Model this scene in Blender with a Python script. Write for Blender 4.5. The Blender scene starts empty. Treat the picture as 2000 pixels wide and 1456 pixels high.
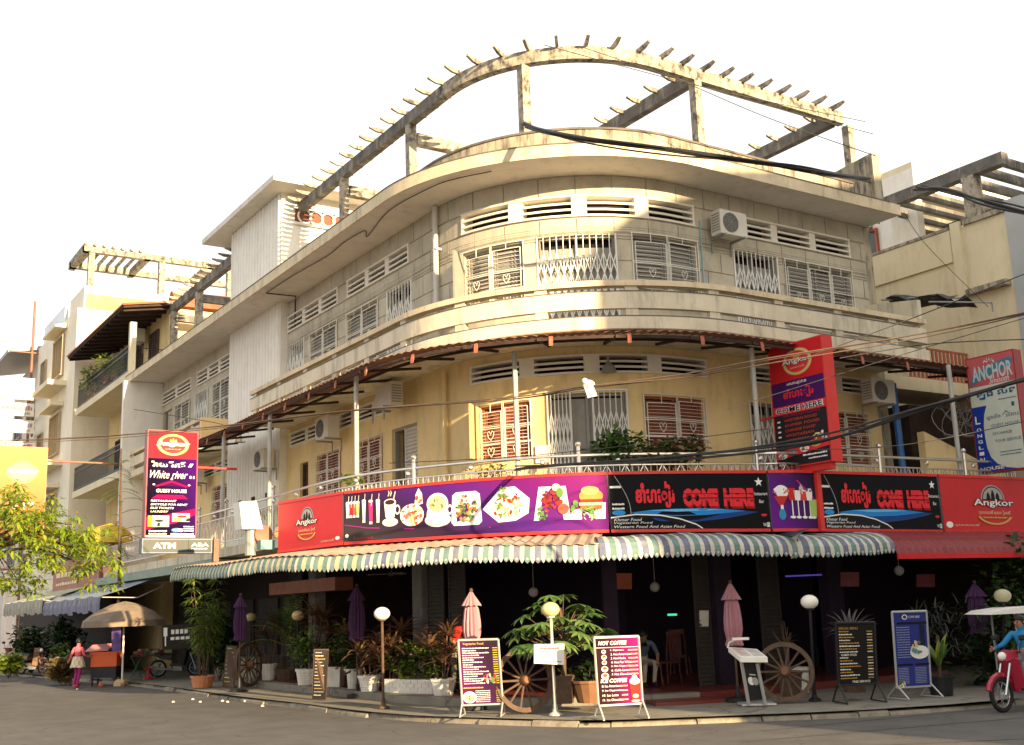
import bpy, math, random
from mathutils import Vector, Matrix
random.seed(7)
sc = bpy.context.scene
COL = sc.collection
R_ = math.radians

# ------------------------------------------------------------------ camera (world X runs along the right-hand street, Y along the left-hand one)
FPX, CXP, CYP, EYE = 2195.0, 1000.0, 728.0, 2.0
YAW = R_(33.1)
_p, _r = math.atan(462 / FPX), 0.034
def _rot(v):
    return Vector((v[0]*math.cos(YAW)+v[1]*math.sin(YAW), -v[0]*math.sin(YAW)+v[1]*math.cos(YAW), v[2]))
_f = _rot((0, math.cos(_p), math.sin(_p)))
_r0 = _rot((1, 0, 0)); _u0 = _rot((0, -math.sin(_p), math.cos(_p)))
_R = _r0*math.cos(_r) - _u0*math.sin(_r); _U = _u0*math.cos(_r) + _r0*math.sin(_r)
cam_data = bpy.data.cameras.new('camera'); cam = bpy.data.objects.new('camera', cam_data); COL.objects.link(cam)
cam_data.sensor_width = 36.0; cam_data.lens = FPX/2000*36; cam_data.clip_start = 0.1; cam_data.clip_end = 2000
M = Matrix((_R, _U, -_f)).transposed().to_4x4(); M.translation = (0, 0, EYE); cam.matrix_world = M
sc.camera = cam

# ------------------------------------------------------------------ sky and sun
SUN_AZ, SUN_EL = R_(35.5), R_(12.8)
to_sun = _rot((math.sin(SUN_AZ)*math.cos(SUN_EL), -math.cos(SUN_AZ)*math.cos(SUN_EL), math.sin(SUN_EL)))
world = bpy.data.worlds.new('World'); sc.world = world; world.use_nodes = True
wn = world.node_tree.nodes; wl = world.node_tree.links
bg = wn['Background']; sky = wn.new('ShaderNodeTexSky'); sky.sky_type = 'NISHITA'; sky.sun_disc = False
sky.sun_elevation = SUN_EL; sky.sun_rotation = math.atan2(to_sun.x, to_sun.y)
sky.dust_density = 4.0; sky.air_density = 1.0; sky.ozone_density = 1.0; sky.altitude = 0
mixn = wn.new('ShaderNodeMix'); mixn.data_type = 'RGBA'; mixn.inputs[0].default_value = 0.78
wl.new(sky.outputs[0], mixn.inputs[6]); mixn.inputs[7].default_value = (9.6, 9.45, 9.2, 1)   # hazy white veil over the whole sky
wl.new(mixn.outputs[2], bg.inputs[0]); bg.inputs[1].default_value = 0.05
sd = bpy.data.lights.new('sun', 'SUN'); sun = bpy.data.objects.new('sun', sd); COL.objects.link(sun)
sd.energy = 4.5; sd.angle = R_(0.6); sd.color = (1.0, 0.75, 0.43)
sun.rotation_euler = to_sun.to_track_quat('Z', 'Y').to_euler(); sun.location = (0, 0, 40)
vs = sc.view_settings; vs.view_transform = 'Standard'; vs.look = 'None'; vs.exposure = 1.75; vs.gamma = 1; vs.use_curve_mapping = False
sc.cycles.max_bounces = 6; sc.cycles.diffuse_bounces = 3; sc.cycles.glossy_bounces = 3; sc.cycles.use_denoising = True

# ------------------------------------------------------------------ from a pixel of the survey photograph to a point in the place
def ray(px, py):
    return _f + _R*((px-CXP)/FPX) - _U*((py-CYP)/FPX)
def on_z(px, py, z=0.0):
    d = ray(px, py); t = (z-EYE)/d.z; return Vector((d.x*t, d.y*t, z))
def on_x(px, py, x):
    d = ray(px, py); t = x/d.x; return Vector((x, d.y*t, EYE+d.z*t))
def on_y(px, py, y):
    d = ray(px, py); t = y/d.y; return Vector((d.x*t, y, EYE+d.z*t))
def on_d(px, py, dist):      # distance along the view axis
    d = ray(px, py); return Vector((d.x*dist, d.y*dist, EYE+d.z*dist))
def depth(p): return (Vector(p)-Vector((0, 0, EYE))).dot(_f)
FACE = math.atan2(_f.x, _f.y)        # turn of a thing that faces the camera squarely: rotation z = -FACE

class Surf:
    """an upright surface over a plan polyline, addressed by arc length s, height z and offset outward"""
    def __init__(s, pts):
        s.p = [Vector((a, b)) for a, b in pts]; s.L = [0.0]
        for a, b in zip(s.p, s.p[1:]): s.L.append(s.L[-1]+(b-a).length)
        n = len(s.p); s.n = []
        for i in range(n):
            t = (s.p[min(i+1, n-1)]-s.p[max(i-1, 0)]).normalized(); s.n.append(Vector((t.y, -t.x))*SIDE)
        s.len = s.L[-1]
    def _loc(s, d):
        d = max(0.0, min(s.len, d)); lo, hi = 0, len(s.L)-1
        while hi-lo > 1:
            m = (lo+hi)//2
            if s.L[m] <= d: lo = m
            else: hi = m
        k = (d-s.L[lo])/max(1e-9, s.L[hi]-s.L[lo])
        return lo, k
    def at(s, d, z, off=0.0):
        i, k = s._loc(d); q = s.p[i].lerp(s.p[i+1], k); n = s.n[i].lerp(s.n[i+1], k).normalized()
        return Vector((q.x+n.x*off, q.y+n.y*off, z))
    def hit(s, px, py):
        d = ray(px, py); best = None
        for i, (A, B) in enumerate(zip(s.p, s.p[1:])):
            e = B-A; det = d.x*(-e.y)-d.y*(-e.x)
            if abs(det) < 1e-9: continue
            t = (A.x*(-e.y)+e.x*A.y)/det; k = (d.x*A.y-d.y*A.x)/det
            if t > 0 and -1e-6 <= k <= 1+1e-6 and (best is None or t < best[0]): best = (t, s.L[i]+k*e.length, EYE+d.z*t)
        return (best[1], best[2]) if best else None
    def steps(s, a, b, step=0.34):
        out = [a]
        for i, l in enumerate(s.L):
            if a+0.02 < l < b-0.02 and l-out[-1] >= step: out.append(l)
        out.append(b); return out
SIDE = 1
UC, VC, RW = 16.6, 22.45, 4.0
def wall_path(du, dv, vmax=45.6, umax=23.1):
    pts = [(UC-RW-du, vmax), (UC-RW-du, VC+0.4)]
    for i in range(41):
        a = math.pi/2*i/40; d = du+(dv-du)*i/40
        pts.append((UC-(RW+d)*math.cos(a), VC-(RW+d)*math.sin(a)))
    pts += [(UC+0.4, VC-RW-dv), (umax, VC-RW-dv)]
    return pts
def smooth(pts, n=8):
    out = []
    for i in range(len(pts)-1):
        p0, p1, p2, p3 = [Vector(pts[max(0, min(len(pts)-1, j))]) for j in (i-1, i, i+1, i+2)]
        for k in range(n):
            t = k/n; out.append(tuple(0.5*((2*p1)+(p2-p0)*t+(2*p0-5*p1+4*p2-p3)*t*t+(3*p1-p0-3*p2+p3)*t**3)))
    return out+[tuple(pts[-1])]

# ------------------------------------------------------------------ mesh collecting
class MB:
    def __init__(s): s.v = []; s.f = []; s.m = []; s.k = 0
    def add(s, vs, fs, k=None):
        b = len(s.v); s.v += [tuple(v) for v in vs]; s.f += [tuple(i+b for i in f) for f in fs]; s.m += [s.k if k is None else k]*len(fs); return s
    def box(s, x0, x1, y0, y1, z0, z1, k=None):
        return s.add([(x0,y0,z0),(x1,y0,z0),(x1,y1,z0),(x0,y1,z0),(x0,y0,z1),(x1,y0,z1),(x1,y1,z1),(x0,y1,z1)],
                     [(0,3,2,1),(4,5,6,7),(0,1,5,4),(1,2,6,5),(2,3,7,6),(3,0,4,7)], k)
    def cbox(s, c, d, rz=0.0, k=None, tilt=0.0):
        vs = []
        for z in (-.5, .5):
            for x, y in ((-.5,-.5),(.5,-.5),(.5,.5),(-.5,.5)):
                v = Matrix.Rotation(rz, 3, 'Z') @ (Matrix.Rotation(tilt, 3, 'X') @ Vector((x*d[0], y*d[1], z*d[2]))); vs.append(v+Vector(c))
        return s.add(vs, [(0,3,2,1),(4,5,6,7),(0,1,5,4),(1,2,6,5),(2,3,7,6),(3,0,4,7)], k)
    def hexa(s, a, b, k=None):      # two matching rings of corners
        n = len(a); return s.add(list(a)+list(b), [tuple(range(n))[::-1], tuple(range(n, 2*n))]+[(i, (i+1) % n, n+(i+1) % n, n+i) for i in range(n)], k)
    def tube(s, pts, r, n=6, k=None, cap=True):
        pts = [Vector(p) for p in pts]; rs = r if isinstance(r, (list, tuple)) else [r]*len(pts); b = len(s.v); vs = []; up = None
        for i, p in enumerate(pts):
            t = (pts[min(i+1, len(pts)-1)]-pts[max(i-1, 0)])
            t = t.normalized() if t.length > 1e-9 else Vector((0, 0, 1))
            if up is None: up = Vector((0, 0, 1)) if abs(t.z) < 0.95 else Vector((1, 0, 0))
            a = t.cross(up); a = a.normalized() if a.length > 1e-6 else t.orthogonal().normalized()
            c = a.cross(t).normalized(); up = c
            for j in range(n):
                w = 2*math.pi*(j+.5)/n; vs.append(p+a*(math.cos(w)*rs[i])+c*(math.sin(w)*rs[i]))
        fs = [(i*n+j, i*n+(j+1) % n, (i+1)*n+(j+1) % n, (i+1)*n+j) for i in range(len(pts)-1) for j in range(n)]
        if cap: fs += [tuple(range(n))[::-1], tuple(range((len(pts)-1)*n, len(pts)*n))]
        return s.add(vs, fs, k)
    def lathe(s, prof, c=(0, 0, 0), n=16, k=None, sx=1, sy=1):
        vs = [(c[0]+r*math.cos(2*math.pi*j/n)*sx, c[1]+r*math.sin(2*math.pi*j/n)*sy, c[2]+z) for r, z in prof for j in range(n)]
        m = len(prof); fs = [(i*n+j, i*n+(j+1) % n, (i+1)*n+(j+1) % n, (i+1)*n+j) for i in range(m-1) for j in range(n)]
        if prof[0][0] > 1e-4: fs.append(tuple(range(n))[::-1])
        if prof[-1][0] > 1e-4: fs.append(tuple(range((m-1)*n, m*n)))
        return s.add(vs, fs, k)
    def ball(s, c, r, n=12, m=7, sz=1.0, k=None):
        return s.lathe([(r*math.sin(math.pi*i/m), -r*sz*math.cos(math.pi*i/m)) for i in range(m+1)], c, n, k)
    def quad(s, a, b, c, d, k=None): return s.add([a, b, c, d], [(0, 1, 2, 3)], k)
    def sweep(s, S, a, b, sec, k=None, step=0.34):
        """a closed cross-section [(off, z)...] carried along surface S from a to b"""
        st = S.steps(a, b, step); n = len(sec)
        vs = [S.at(d, z, o) for d in st for o, z in sec]
        fs = [(i*n+j, (i+1)*n+j, (i+1)*n+(j+1) % n, i*n+(j+1) % n) for i in range(len(st)-1) for j in range(n)]
        fs += [tuple(range(n)), tuple(range((len(st)-1)*n, len(st)*n))[::-1]]
        return s.add(vs, fs, k)
    def sbar(s, S, a, z0, b, z1, off, r, n=4, k=None):
        st = S.steps(a, b) if b > a else [a, b]
        if abs(b-a) < 1e-6: return s.tube([S.at(a, z0, off), S.at(a, z1, off)], r, n, k)
        return s.tube([S.at(d, z0+(z1-z0)*(d-a)/(b-a), off) for d in st], r, n, k)
    def mesh(s, name, mats, smooth_=False):
        me = bpy.data.meshes.new(name); me.from_pydata(s.v, [], s.f)
        for m in (mats if isinstance(mats, (list, tuple)) else [mats]): me.materials.append(m)
        me.polygons.foreach_set('material_index', s.m)
        if smooth_: me.polygons.foreach_set('use_smooth', [True]*len(s.f))
        me.update(); me.validate()
        return me

def off_surf(S, o, a=0): return Surf([(S.p[i].x+S.n[i].x*o, S.p[i].y+S.n[i].y*o) for i in range(a, len(S.p))])
def recalc(me):
    import bmesh
    bm = bmesh.new(); bm.from_mesh(me); bmesh.ops.recalc_face_normals(bm, faces=bm.faces[:]); bm.to_mesh(me); bm.free()
def thing(name, label, cat, loc=(0, 0, 0), rz=0.0, group=None):
    o = bpy.data.objects.new(name, None); COL.objects.link(o); o.empty_display_size = .2
    o.location = loc; o.rotation_euler = (0, 0, rz); o['label'] = label; o['category'] = cat
    if group: o['group'] = group
    return o
def tag(o, label, cat, group=None):
    o['label'] = label; o['category'] = cat
    if group: o['group'] = group
    return o
def part(name, mb, mats, parent=None, local=False, sm=False, kind=None, fix=True, label=None):
    """one mesh object; vertices are world coordinates unless local"""
    me = mb if isinstance(mb, bpy.types.Mesh) else mb.mesh(name, mats, sm)
    if fix and not isinstance(mb, bpy.types.Mesh): recalc(me)
    o = bpy.data.objects.new(name, me); COL.objects.link(o)
    if parent is not None:
        o.parent = parent
        if not local:
            q = parent; off = Vector((0, 0, 0))
            while q is not None: off += q.location; q = q.parent
            o.location = -off
    if kind: o['kind'] = kind
    if label: o['label'] = label
    return o
def base_tag(o, label, cat, group=None): return tag(o, label, cat, group)
def dup(root, loc, rz=0.0, label=None, scale=None, group=None):
    r = root.copy(); COL.objects.link(r); r.location = loc; r.rotation_euler = (0, 0, rz)
    if scale: r.scale = scale if isinstance(scale, (tuple, list)) else (scale,)*3
    if label: r['label'] = label
    if group: r['group'] = group
    for ch in list(root.children):
        c = ch.copy(); COL.objects.link(c); c.parent = r
        for g in list(ch.children):
            d = g.copy(); COL.objects.link(d); d.parent = c
    return r

# ------------------------------------------------------------------ materials
def mat(name, col, rough=0.7, var=0.12, scale=3.0, bump=0.0, bscale=None, metal=0.0, spec=0.3, stain=None, stain_amt=0.5, stain_scale=(1.2, 1.2, .35), trans=0.0, emit=0.0, fine=0.0):
    m = bpy.data.materials.new(name); m.use_nodes = True; nt = m.node_tree; N = nt.nodes; L = nt.links; b = N['Principled BSDF']
    b.inputs['Roughness'].default_value = rough; b.inputs['Metallic'].default_value = metal; b.inputs['Specular IOR Level'].default_value = spec
    tc = N.new('ShaderNodeTexCoord'); c0 = (*col, 1)
    no = N.new('ShaderNodeTexNoise'); no.inputs['Scale'].default_value = scale; no.inputs['Detail'].default_value = 6; no.inputs['Roughness'].default_value = .62
    L.new(tc.outputs['Object'], no.inputs['Vector'])
    rp = N.new('ShaderNodeValToRGB'); rp.color_ramp.elements[0].position = .3; rp.color_ramp.elements[1].position = .72
    rp.color_ramp.elements[0].color = (*[max(0, x*(1-var)) for x in col], 1); rp.color_ramp.elements[1].color = (*[min(1, x*(1+var)) for x in col], 1)
    L.new(no.outputs['Fac'], rp.inputs[0]); out = rp.outputs[0]
    if stain:
        mp = N.new('ShaderNodeMapping'); mp.inputs['Scale'].default_value = stain_scale; L.new(tc.outputs['Object'], mp.inputs[0])
        n2 = N.new('ShaderNodeTexNoise'); n2.inputs['Scale'].default_value = 2.2; n2.inputs['Detail'].default_value = 9; n2.inputs['Roughness'].default_value = .7
        L.new(mp.outputs[0], n2.inputs['Vector']); r2 = N.new('ShaderNodeValToRGB'); r2.color_ramp.elements[0].position = .5; r2.color_ramp.elements[1].position = .68
        r2.color_ramp.elements[1].color = (stain_amt,)*3+(1,); L.new(n2.outputs['Fac'], r2.inputs[0])
        mx = N.new('ShaderNodeMix'); mx.data_type = 'RGBA'; L.new(r2.outputs[0], mx.inputs[0]); L.new(out, mx.inputs[6]); mx.inputs[7].default_value = (*stain, 1); out = mx.outputs[2]
    L.new(out, b.inputs['Base Color'])
    if bump:
        nb = N.new('ShaderNodeTexNoise'); nb.inputs['Scale'].default_value = bscale or scale*6; nb.inputs['Detail'].default_value = 5; L.new(tc.outputs['Object'], nb.inputs['Vector'])
        bp = N.new('ShaderNodeBump'); bp.inputs['Strength'].default_value = bump; bp.inputs['Distance'].default_value = .02; L.new(nb.outputs['Fac'], bp.inputs['Height']); L.new(bp.outputs[0], b.inputs['Normal'])
    if emit: b.inputs['Emission Color'].default_value = c0; b.inputs['Emission Strength'].default_value = emit
    return m
def leafmat(name, c1, c2, trans=.35, scale=2.5):
    m = bpy.data.materials.new(name); m.use_nodes = True; nt = m.node_tree; N = nt.nodes; L = nt.links; b = N['Principled BSDF']
    b.inputs['Roughness'].default_value = .45
    tc = N.new('ShaderNodeTexCoord'); no = N.new('ShaderNodeTexNoise'); no.inputs['Scale'].default_value = scale*3; L.new(tc.outputs['Object'], no.inputs['Vector'])
    rp = N.new('ShaderNodeValToRGB'); rp.color_ramp.elements[0].position = .35; rp.color_ramp.elements[1].position = .65
    rp.color_ramp.elements[0].color = (*c1, 1); rp.color_ramp.elements[1].color = (*c2, 1); L.new(no.outputs['Fac'], rp.inputs[0]); L.new(rp.outputs[0], b.inputs['Base Color'])
    tr = N.new('ShaderNodeBsdfTranslucent'); L.new(rp.outputs[0], tr.inputs[0]); ms = N.new('ShaderNodeMixShader'); ms.inputs[0].default_value = trans
    L.new(b.outputs[0], ms.inputs[1]); L.new(tr.outputs[0], ms.inputs[2]); L.new(ms.outputs[0], N['Material Output'].inputs[0])
    return m
def grad(name, stops, axis=0, scale=1.0, rough=.5):
    """flat print that runs through colours along one local axis (UV not needed: uses the attribute 'fx')"""
    m = bpy.data.materials.new(name); m.use_nodes = True; N = m.node_tree.nodes; L = m.node_tree.links; b = N['Principled BSDF']; b.inputs['Roughness'].default_value = max(rough, .65); b.inputs['Specular IOR Level'].default_value = .15
    at = N.new('ShaderNodeAttribute'); at.attribute_name = 'fx'; sx = N.new('ShaderNodeSeparateXYZ'); L.new(at.outputs['Vector'], sx.inputs[0])
    rp = N.new('ShaderNodeValToRGB'); cr = rp.color_ramp
    while len(cr.elements) < len(stops): cr.elements.new(.5)
    for e, (p, c) in zip(cr.elements, stops): e.position = p; e.color = (*c, 1)
    L.new(sx.outputs[axis], rp.inputs[0]); L.new(rp.outputs[0], b.inputs['Base Color'])
    return m
C_ = {}
def flatm(col, rough=.5, name=None):
    key = tuple(round(x, 3) for x in col)+(rough,)
    if key not in C_: C_[key] = mat(name or 'print_ink', col, max(rough, .6), .04, 8, spec=.15)
    return C_[key]
m_panel = mat('stucco_panel', (.49, .44, .34), .85, .16, 1.4, .25, 18, stain=(.2, .19, .16), stain_amt=.45)
m_band = mat('balcony_render', (.64, .575, .43), .8, .14, 1.2, .12, 14, stain=(.24, .21, .165), stain_amt=.65, stain_scale=(1.6, 1.6, .3))
m_cap = mat('cap_render', (.66, .55, .37), .8, .15, 2, .1, stain=(.2, .17, .12), stain_amt=.6)
m_soffit = mat('soffit_paint', (.7, .66, .59), .85, .08, .6, .05, stain=(.4, .36, .3), stain_amt=.4)
m_yellow = mat('yellow_render', (.76, .58, .29), .85, .1, .9, .12, 14, stain=(.42, .31, .15), stain_amt=.45)
m_cream = mat('cream_render', (.74, .65, .45), .85, .08, .7, .1, stain=(.5, .42, .27), stain_amt=.35)
m_white = mat('white_paint', (.78, .75, .68), .6, .06, 2, .04, stain=(.5, .46, .38), stain_amt=.3)
m_vent = mat('vent_paint', (.75, .70, .60), .6, .06, 3)
m_conc = mat('weathered_concrete', (.4, .35, .27), .9, .35, 1.5, .3, 12, stain=(.06, .055, .05), stain_amt=.95, stain_scale=(2.2, 2.2, 1.6))
m_conc_dark = mat('stained_shaded_concrete', (.14, .13, .12), .92, .45, 1.6, .3, 12, stain=(.5, .44, .34), stain_amt=.6)
m_stained = mat('stained_parapet', (.4, .345, .25), .9, .3, 1.2, .25, 12, stain=(.09, .08, .07), stain_amt=.95, stain_scale=(2.2, 2.2, .4))
m_grille = mat('grille_paint', (.72, .69, .6), .5, .08, 4)
m_gate = mat('gate_paint', (.8, .79, .74), .5, .06, 4)
m_shut = mat('grey_shutter', (.27, .255, .225), .65, .1, 4)
m_redshut = mat('red_brown_shutter', (.27, .085, .05), .6, .15, 4)
m_dark = mat('dark_interior', (.018, .015, .017), .8, .3, 2)
m_glass = mat('dark_glass', (.05, .055, .06), .15, .2, 2, spec=.6)
m_steel = mat('stainless_steel', (.6, .58, .55), .28, .05, 5, metal=.9)
m_grey_steel = mat('grey_steel', (.28, .28, .27), .5, .1, 5, metal=.3)
m_polemetal = mat('pole_paint', (.42, .42, .38), .5, .12, 3, stain=(.25, .16, .09), stain_amt=.4)
m_rust = mat('rusty_sheet', (.27, .13, .09), .75, .25, 2.5, .1, stain=(.12, .07, .05), stain_amt=.7)
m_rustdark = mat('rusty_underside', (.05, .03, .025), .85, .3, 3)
m_redtie = mat('red_lead_steel', (.4, .12, .07), .6, .15, 4)
m_black = mat('black_paint', (.02, .02, .022), .45, .2, 4)
m_cable = mat('cable_rubber', (.018, .018, .02), .55, .2, 6)
m_red = mat('sign_red', (.52, .018, .022), .35, .06, 3)
m_redlit = mat('sign_red_side', (.62, .035, .03), .35, .05, 3)
m_wood = mat('old_wood', (.1, .06, .038), .75, .3, 6, .15, stain=(.08, .045, .03), stain_amt=.5)
m_potwhite = mat('pot_white', (.72, .68, .6), .7, .1, 4, .15, stain=(.42, .36, .27), stain_amt=.5)
m_terra = mat('terracotta', (.55, .22, .1), .8, .15, 4, .1)
m_soil = mat('soil', (.05, .032, .02), .95, .3, 12, .4)
m_asphalt = mat('asphalt', (.1, .092, .085), .9, .2, 1.2, .5, 70, stain=(.14, .125, .11), stain_amt=.5, stain_scale=(.35, .08, 1))
m_pave = mat('pavement_concrete', (.21, .19, .155), .9, .18, 2, .35, 25, stain=(.17, .14, .1), stain_amt=.6, stain_scale=(1, 1, 1))
m_kerb = mat('kerb_stone', (.25, .215, .165), .9, .2, 2.5, .35, 20, stain=(.1, .08, .06), stain_amt=.8, stain_scale=(2, 2, 2))
for m_ in (m_conc, m_stained):
    rp_ = [n for n in m_.node_tree.nodes if n.type == 'VALTORGB'][1].color_ramp; rp_.elements[0].position = .46; rp_.elements[1].position = .62
def add_cracks(m, scale, width, col):
    nt = m.node_tree; N = nt.nodes; L = nt.links; b = N['Principled BSDF']; src = b.inputs['Base Color'].links[0].from_socket
    tc = N.new('ShaderNodeTexCoord'); no = N.new('ShaderNodeTexNoise'); no.inputs['Scale'].default_value = 1.1; no.inputs['Detail'].default_value = 5; L.new(tc.outputs['Object'], no.inputs['Vector'])
    va = N.new('ShaderNodeVectorMath'); va.operation = 'MULTIPLY_ADD'; L.new(no.outputs['Color'], va.inputs[0]); va.inputs[1].default_value = (1.6, 1.6, 0); L.new(tc.outputs['Object'], va.inputs[2])
    vo = N.new('ShaderNodeTexVoronoi'); vo.feature = 'DISTANCE_TO_EDGE'; vo.inputs['Scale'].default_value = scale; L.new(va.outputs[0], vo.inputs['Vector'])
    n2 = N.new('ShaderNodeTexNoise'); n2.inputs['Scale'].default_value = .35; L.new(tc.outputs['Object'], n2.inputs['Vector'])
    mm = N.new('ShaderNodeMath'); mm.operation = 'MULTIPLY'; L.new(n2.outputs['Fac'], mm.inputs[0]); mm.inputs[1].default_value = width*2
    lt = N.new('ShaderNodeMath'); lt.operation = 'LESS_THAN'; L.new(vo.outputs['Distance'], lt.inputs[0]); L.new(mm.outputs[0], lt.inputs[1])
    fa = N.new('ShaderNodeMath'); fa.operation = 'MULTIPLY'; L.new(lt.outputs[0], fa.inputs[0]); fa.inputs[1].default_value = .55
    mx = N.new('ShaderNodeMix'); mx.data_type = 'RGBA'; L.new(fa.outputs[0], mx.inputs[0]); L.new(src, mx.inputs[6]); mx.inputs[7].default_value = (*col, 1); L.new(mx.outputs[2], b.inputs['Base Color'])
add_cracks(m_asphalt, .35, .006, (.05, .045, .04)); add_cracks(m_pave, .6, .012, (.07, .06, .045))
m_tile_red = mat('red_floor_tile', (.16, .035, .03), .35, .15, 3)
m_acwhite = mat('ac_casing', (.62, .58, .5), .5, .06, 4)
m_globe = mat('lamp_globe', (.82, .78, .68), .25, .04, 4)
m_globe_y = mat('yellowed_globe', (.66, .5, .24), .25, .1, 4)
m_pipe = mat('pipe_pvc', (.55, .53, .48), .5, .1, 3)
# ================================================================== setting: road, pavement, kerb
mb = MB(); mb.quad((-250, -250, 0), (250, -250, 0), (250, 250, 0), (-250, 250, 0))
road = part('road', mb, m_asphalt, kind='structure')
mb = MB()                                     # worn tar seam and old patch lines on the carriageway
for pts in (((-6, 28), (-2, 24.5), (3, 19.5), (8, 13), (14, 8.6)), ((-4, 30), (1, 24), (5.5, 18.4), (9, 13.4), (18, 8.2)), ((12, 12.6), (16, 11.8), (22, 10.5)), ((13.2, 13.4), (17.5, 12.9), (24, 11.4))):
    q = smooth(pts, 6); w = .03
    for a, b in zip(q, q[1:]):
        mb.quad((a[0], a[1]-w, .004), (b[0], b[1]-w, .004), (b[0], b[1]+w, .004), (a[0], a[1]+w, .004))
part('road_marking', mb, mat('tar_seam', (.075, .07, .065), .9, .2, 4), kind='structure')
KERB = smooth([(7, 66), (8.3, 53.5), (9.6, 40.8), (9.9, 34), (9.85, 28.4), (10.0, 24.5), (10.0, 21.9), (10.25, 19.5), (10.9, 17.8), (11.45, 16.6), (12.05, 15.75), (13, 15.15), (14.2, 14.45), (15.6, 13.7), (16.9, 13.25), (18, 13.0), (20, 12.8), (30, 12), (44, 11)], 6)
mb = MB(); inner = [(a+14, b+14) for a, b in KERB]
for i in range(len(KERB)-1):
    a, b, c, d = KERB[i], KERB[i+1], inner[i+1], inner[i]
    mb.quad((*a, .118), (*d, .118), (*c, .118), (*b, .118))
pav = part('pavement', mb, m_pave, kind='structure')
kerb_s = Surf(KERB); kerb = bpy.data.objects.new('kerb', None); COL.objects.link(kerb); kerb['kind'] = 'structure'
d = 6.0; rr = random.Random(3)
while d < kerb_s.len-4:
    l = rr.uniform(.55, 1.5); h = .095+rr.uniform(-.045, .025); o = rr.uniform(-.05, .04)
    mb = MB(); mb.sweep(kerb_s, d+.012, d+l-.012, [(.02+o, -.02), (.0+o, h-.03), (-.04+o, h), (-.24, h+.002), (-.24, -.02)], step=.3)
    part('kerb_stone', mb, m_kerb, kerb); d += l
# ================================================================== the corner building
bld = thing('corner_building', 'three storey cream corner building with rounded facade and rooftop concrete pergola', 'building', (UC-RW, VC-RW, 0))
W0 = Surf(wall_path(0, 0)); PAR = Surf(wall_path(1.2, 1.6)); EAV = Surf(wall_path(1.3, 1.05, 46.1, 23.3)); EAV2 = Surf(wall_path(.75, .6, 46.1, 23.2)); RPAR = Surf(wall_path(.2, .2, 45.5, 23.1))
OUT = Surf(wall_path(2.05, 2.0, 45.5, 24.7)); PER = Surf(wall_path(-.4, -.4, 46, 23.6))
def sv(px, py, S=W0): return S.hit(px, py)[0]
def s_of_v(v, S=W0): return S.p[0].y-v
def s_of_u(u, S=W0): return S.len-(S.p[-1].x-u)
sT0, sT1 = s_of_v(36.6), s_of_v(31.9)           # the stair tower interrupts the left facade
# kind, pixel x of left and right jamb, y there, z bottom, z top
WIN2 = [('door', 320, 336, 800, 7.65, 10.25), ('grille', 343, 372, 786, 8.5, 10.2), ('gate', 383, 407, 762, 7.7, 10.25), ('grille', 417, 451, 744, 8.5, 10.2),
        ('gate', 560, 595, 664, 7.7, 10.1), ('grille', 608, 660, 640, 8.5, 10.05), ('grille', 680, 740, 605, 8.5, 10.02), ('gate', 758, 805, 560, 7.7, 10.05),
        ('grille', 907, 1021, 490, 8.5, 10.04), ('gate', 1048, 1201, 460, 7.7, 10.1), ('grille', 1234, 1357, 465, 8.5, 10.12), ('gate', 1431, 1514, 494, 7.7, 10.15), ('grille3', 1532, 1658, 522, 8.5, 10.13)]
VENT2 = [(320, 375, 748, 2), (388, 453, 708, 3), (565, 661, 597, 3), (681, 800, 520, 3), (904, 1351, 415, 4), (1431, 1652, 446, 3)]
WIN1 = [('grille', 416, 454, 945, 5.25, 6.5), ('dark', 586, 602, 905, 4.02, 6.38), ('grille', 619, 666, 884, 5.2, 6.42), ('grille', 700, 747, 860, 5.2, 6.42), ('door', 765, 815, 832, 4.02, 6.48),
        ('grille', 937, 1035, 792, 5.2, 6.42), ('gateopen', 1068, 1223, 769, 4.02, 6.52), ('grille', 1257, 1373, 775, 5.2, 6.45), ('gate', 1462, 1545, 785, 4.02, 6.5), ('grille', 1600, 1693, 811, 5.2, 6.45)]
VENT1 = [(392, 454, 898, 2), (570, 633, 834, 2), (640, 690, 815, 2), (701, 765, 788, 2), (921, 1376, 710, 4), (1464, 1560, 722, 2), (1590, 1680, 735, 2)]
def rects(ws): return [(sv(a, y), sv(b, y), z0, z1) for k, a, b, y, z0, z1 in ws]
def vrects(vs, z0, z1): return [(sv(a, y), sv(b, y), z0, z1) for a, b, y, n in vs]
R2, V2 = rects(WIN2), vrects(VENT2, 10.56, 11.0)
R1, V1 = rects(WIN1), vrects(VENT1, 6.98, 7.34)
def cells(s0, s1, z0, z1, holes):
    zs = sorted({z0, z1, *[min(z1, max(z0, h[i])) for h in holes for i in (2, 3)]}); out = []
    for a, b in zip(zs, zs[1:]):
        if b-a < 1e-4: continue
        hs = sorted((h[0], h[1]) for h in holes if h[2] < b-1e-4 and h[3] > a+1e-4); c = s0
        for x, y in hs:
            if y <= s0 or x >= s1: continue
            if x > c+1e-3: out.append((c, min(x, s1), a, b))
            c = max(c, y)
        if c < s1-1e-3: out.append((c, s1, a, b))
    return out
DEEP = -.32
def wall_mesh(runs, holes, z0, z1):
    mb = MB()
    for s0, s1 in runs:
        for a, b, c, d_ in cells(s0, s1, z0, z1, holes): mb.sweep(W0, a, b, [(0, c), (0, d_), (DEEP, d_), (DEEP, c)])
    return mb
runs = [(0.25, sT0-.002), (sT1+.002, W0.len)]
part('upper_wall', wall_mesh(runs, R2+V2, 7.55, 11.5), m_panel, bld)
part('first_floor_wall', wall_mesh(runs, R1+V1, 4.0, 7.55), m_yellow, bld)
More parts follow.
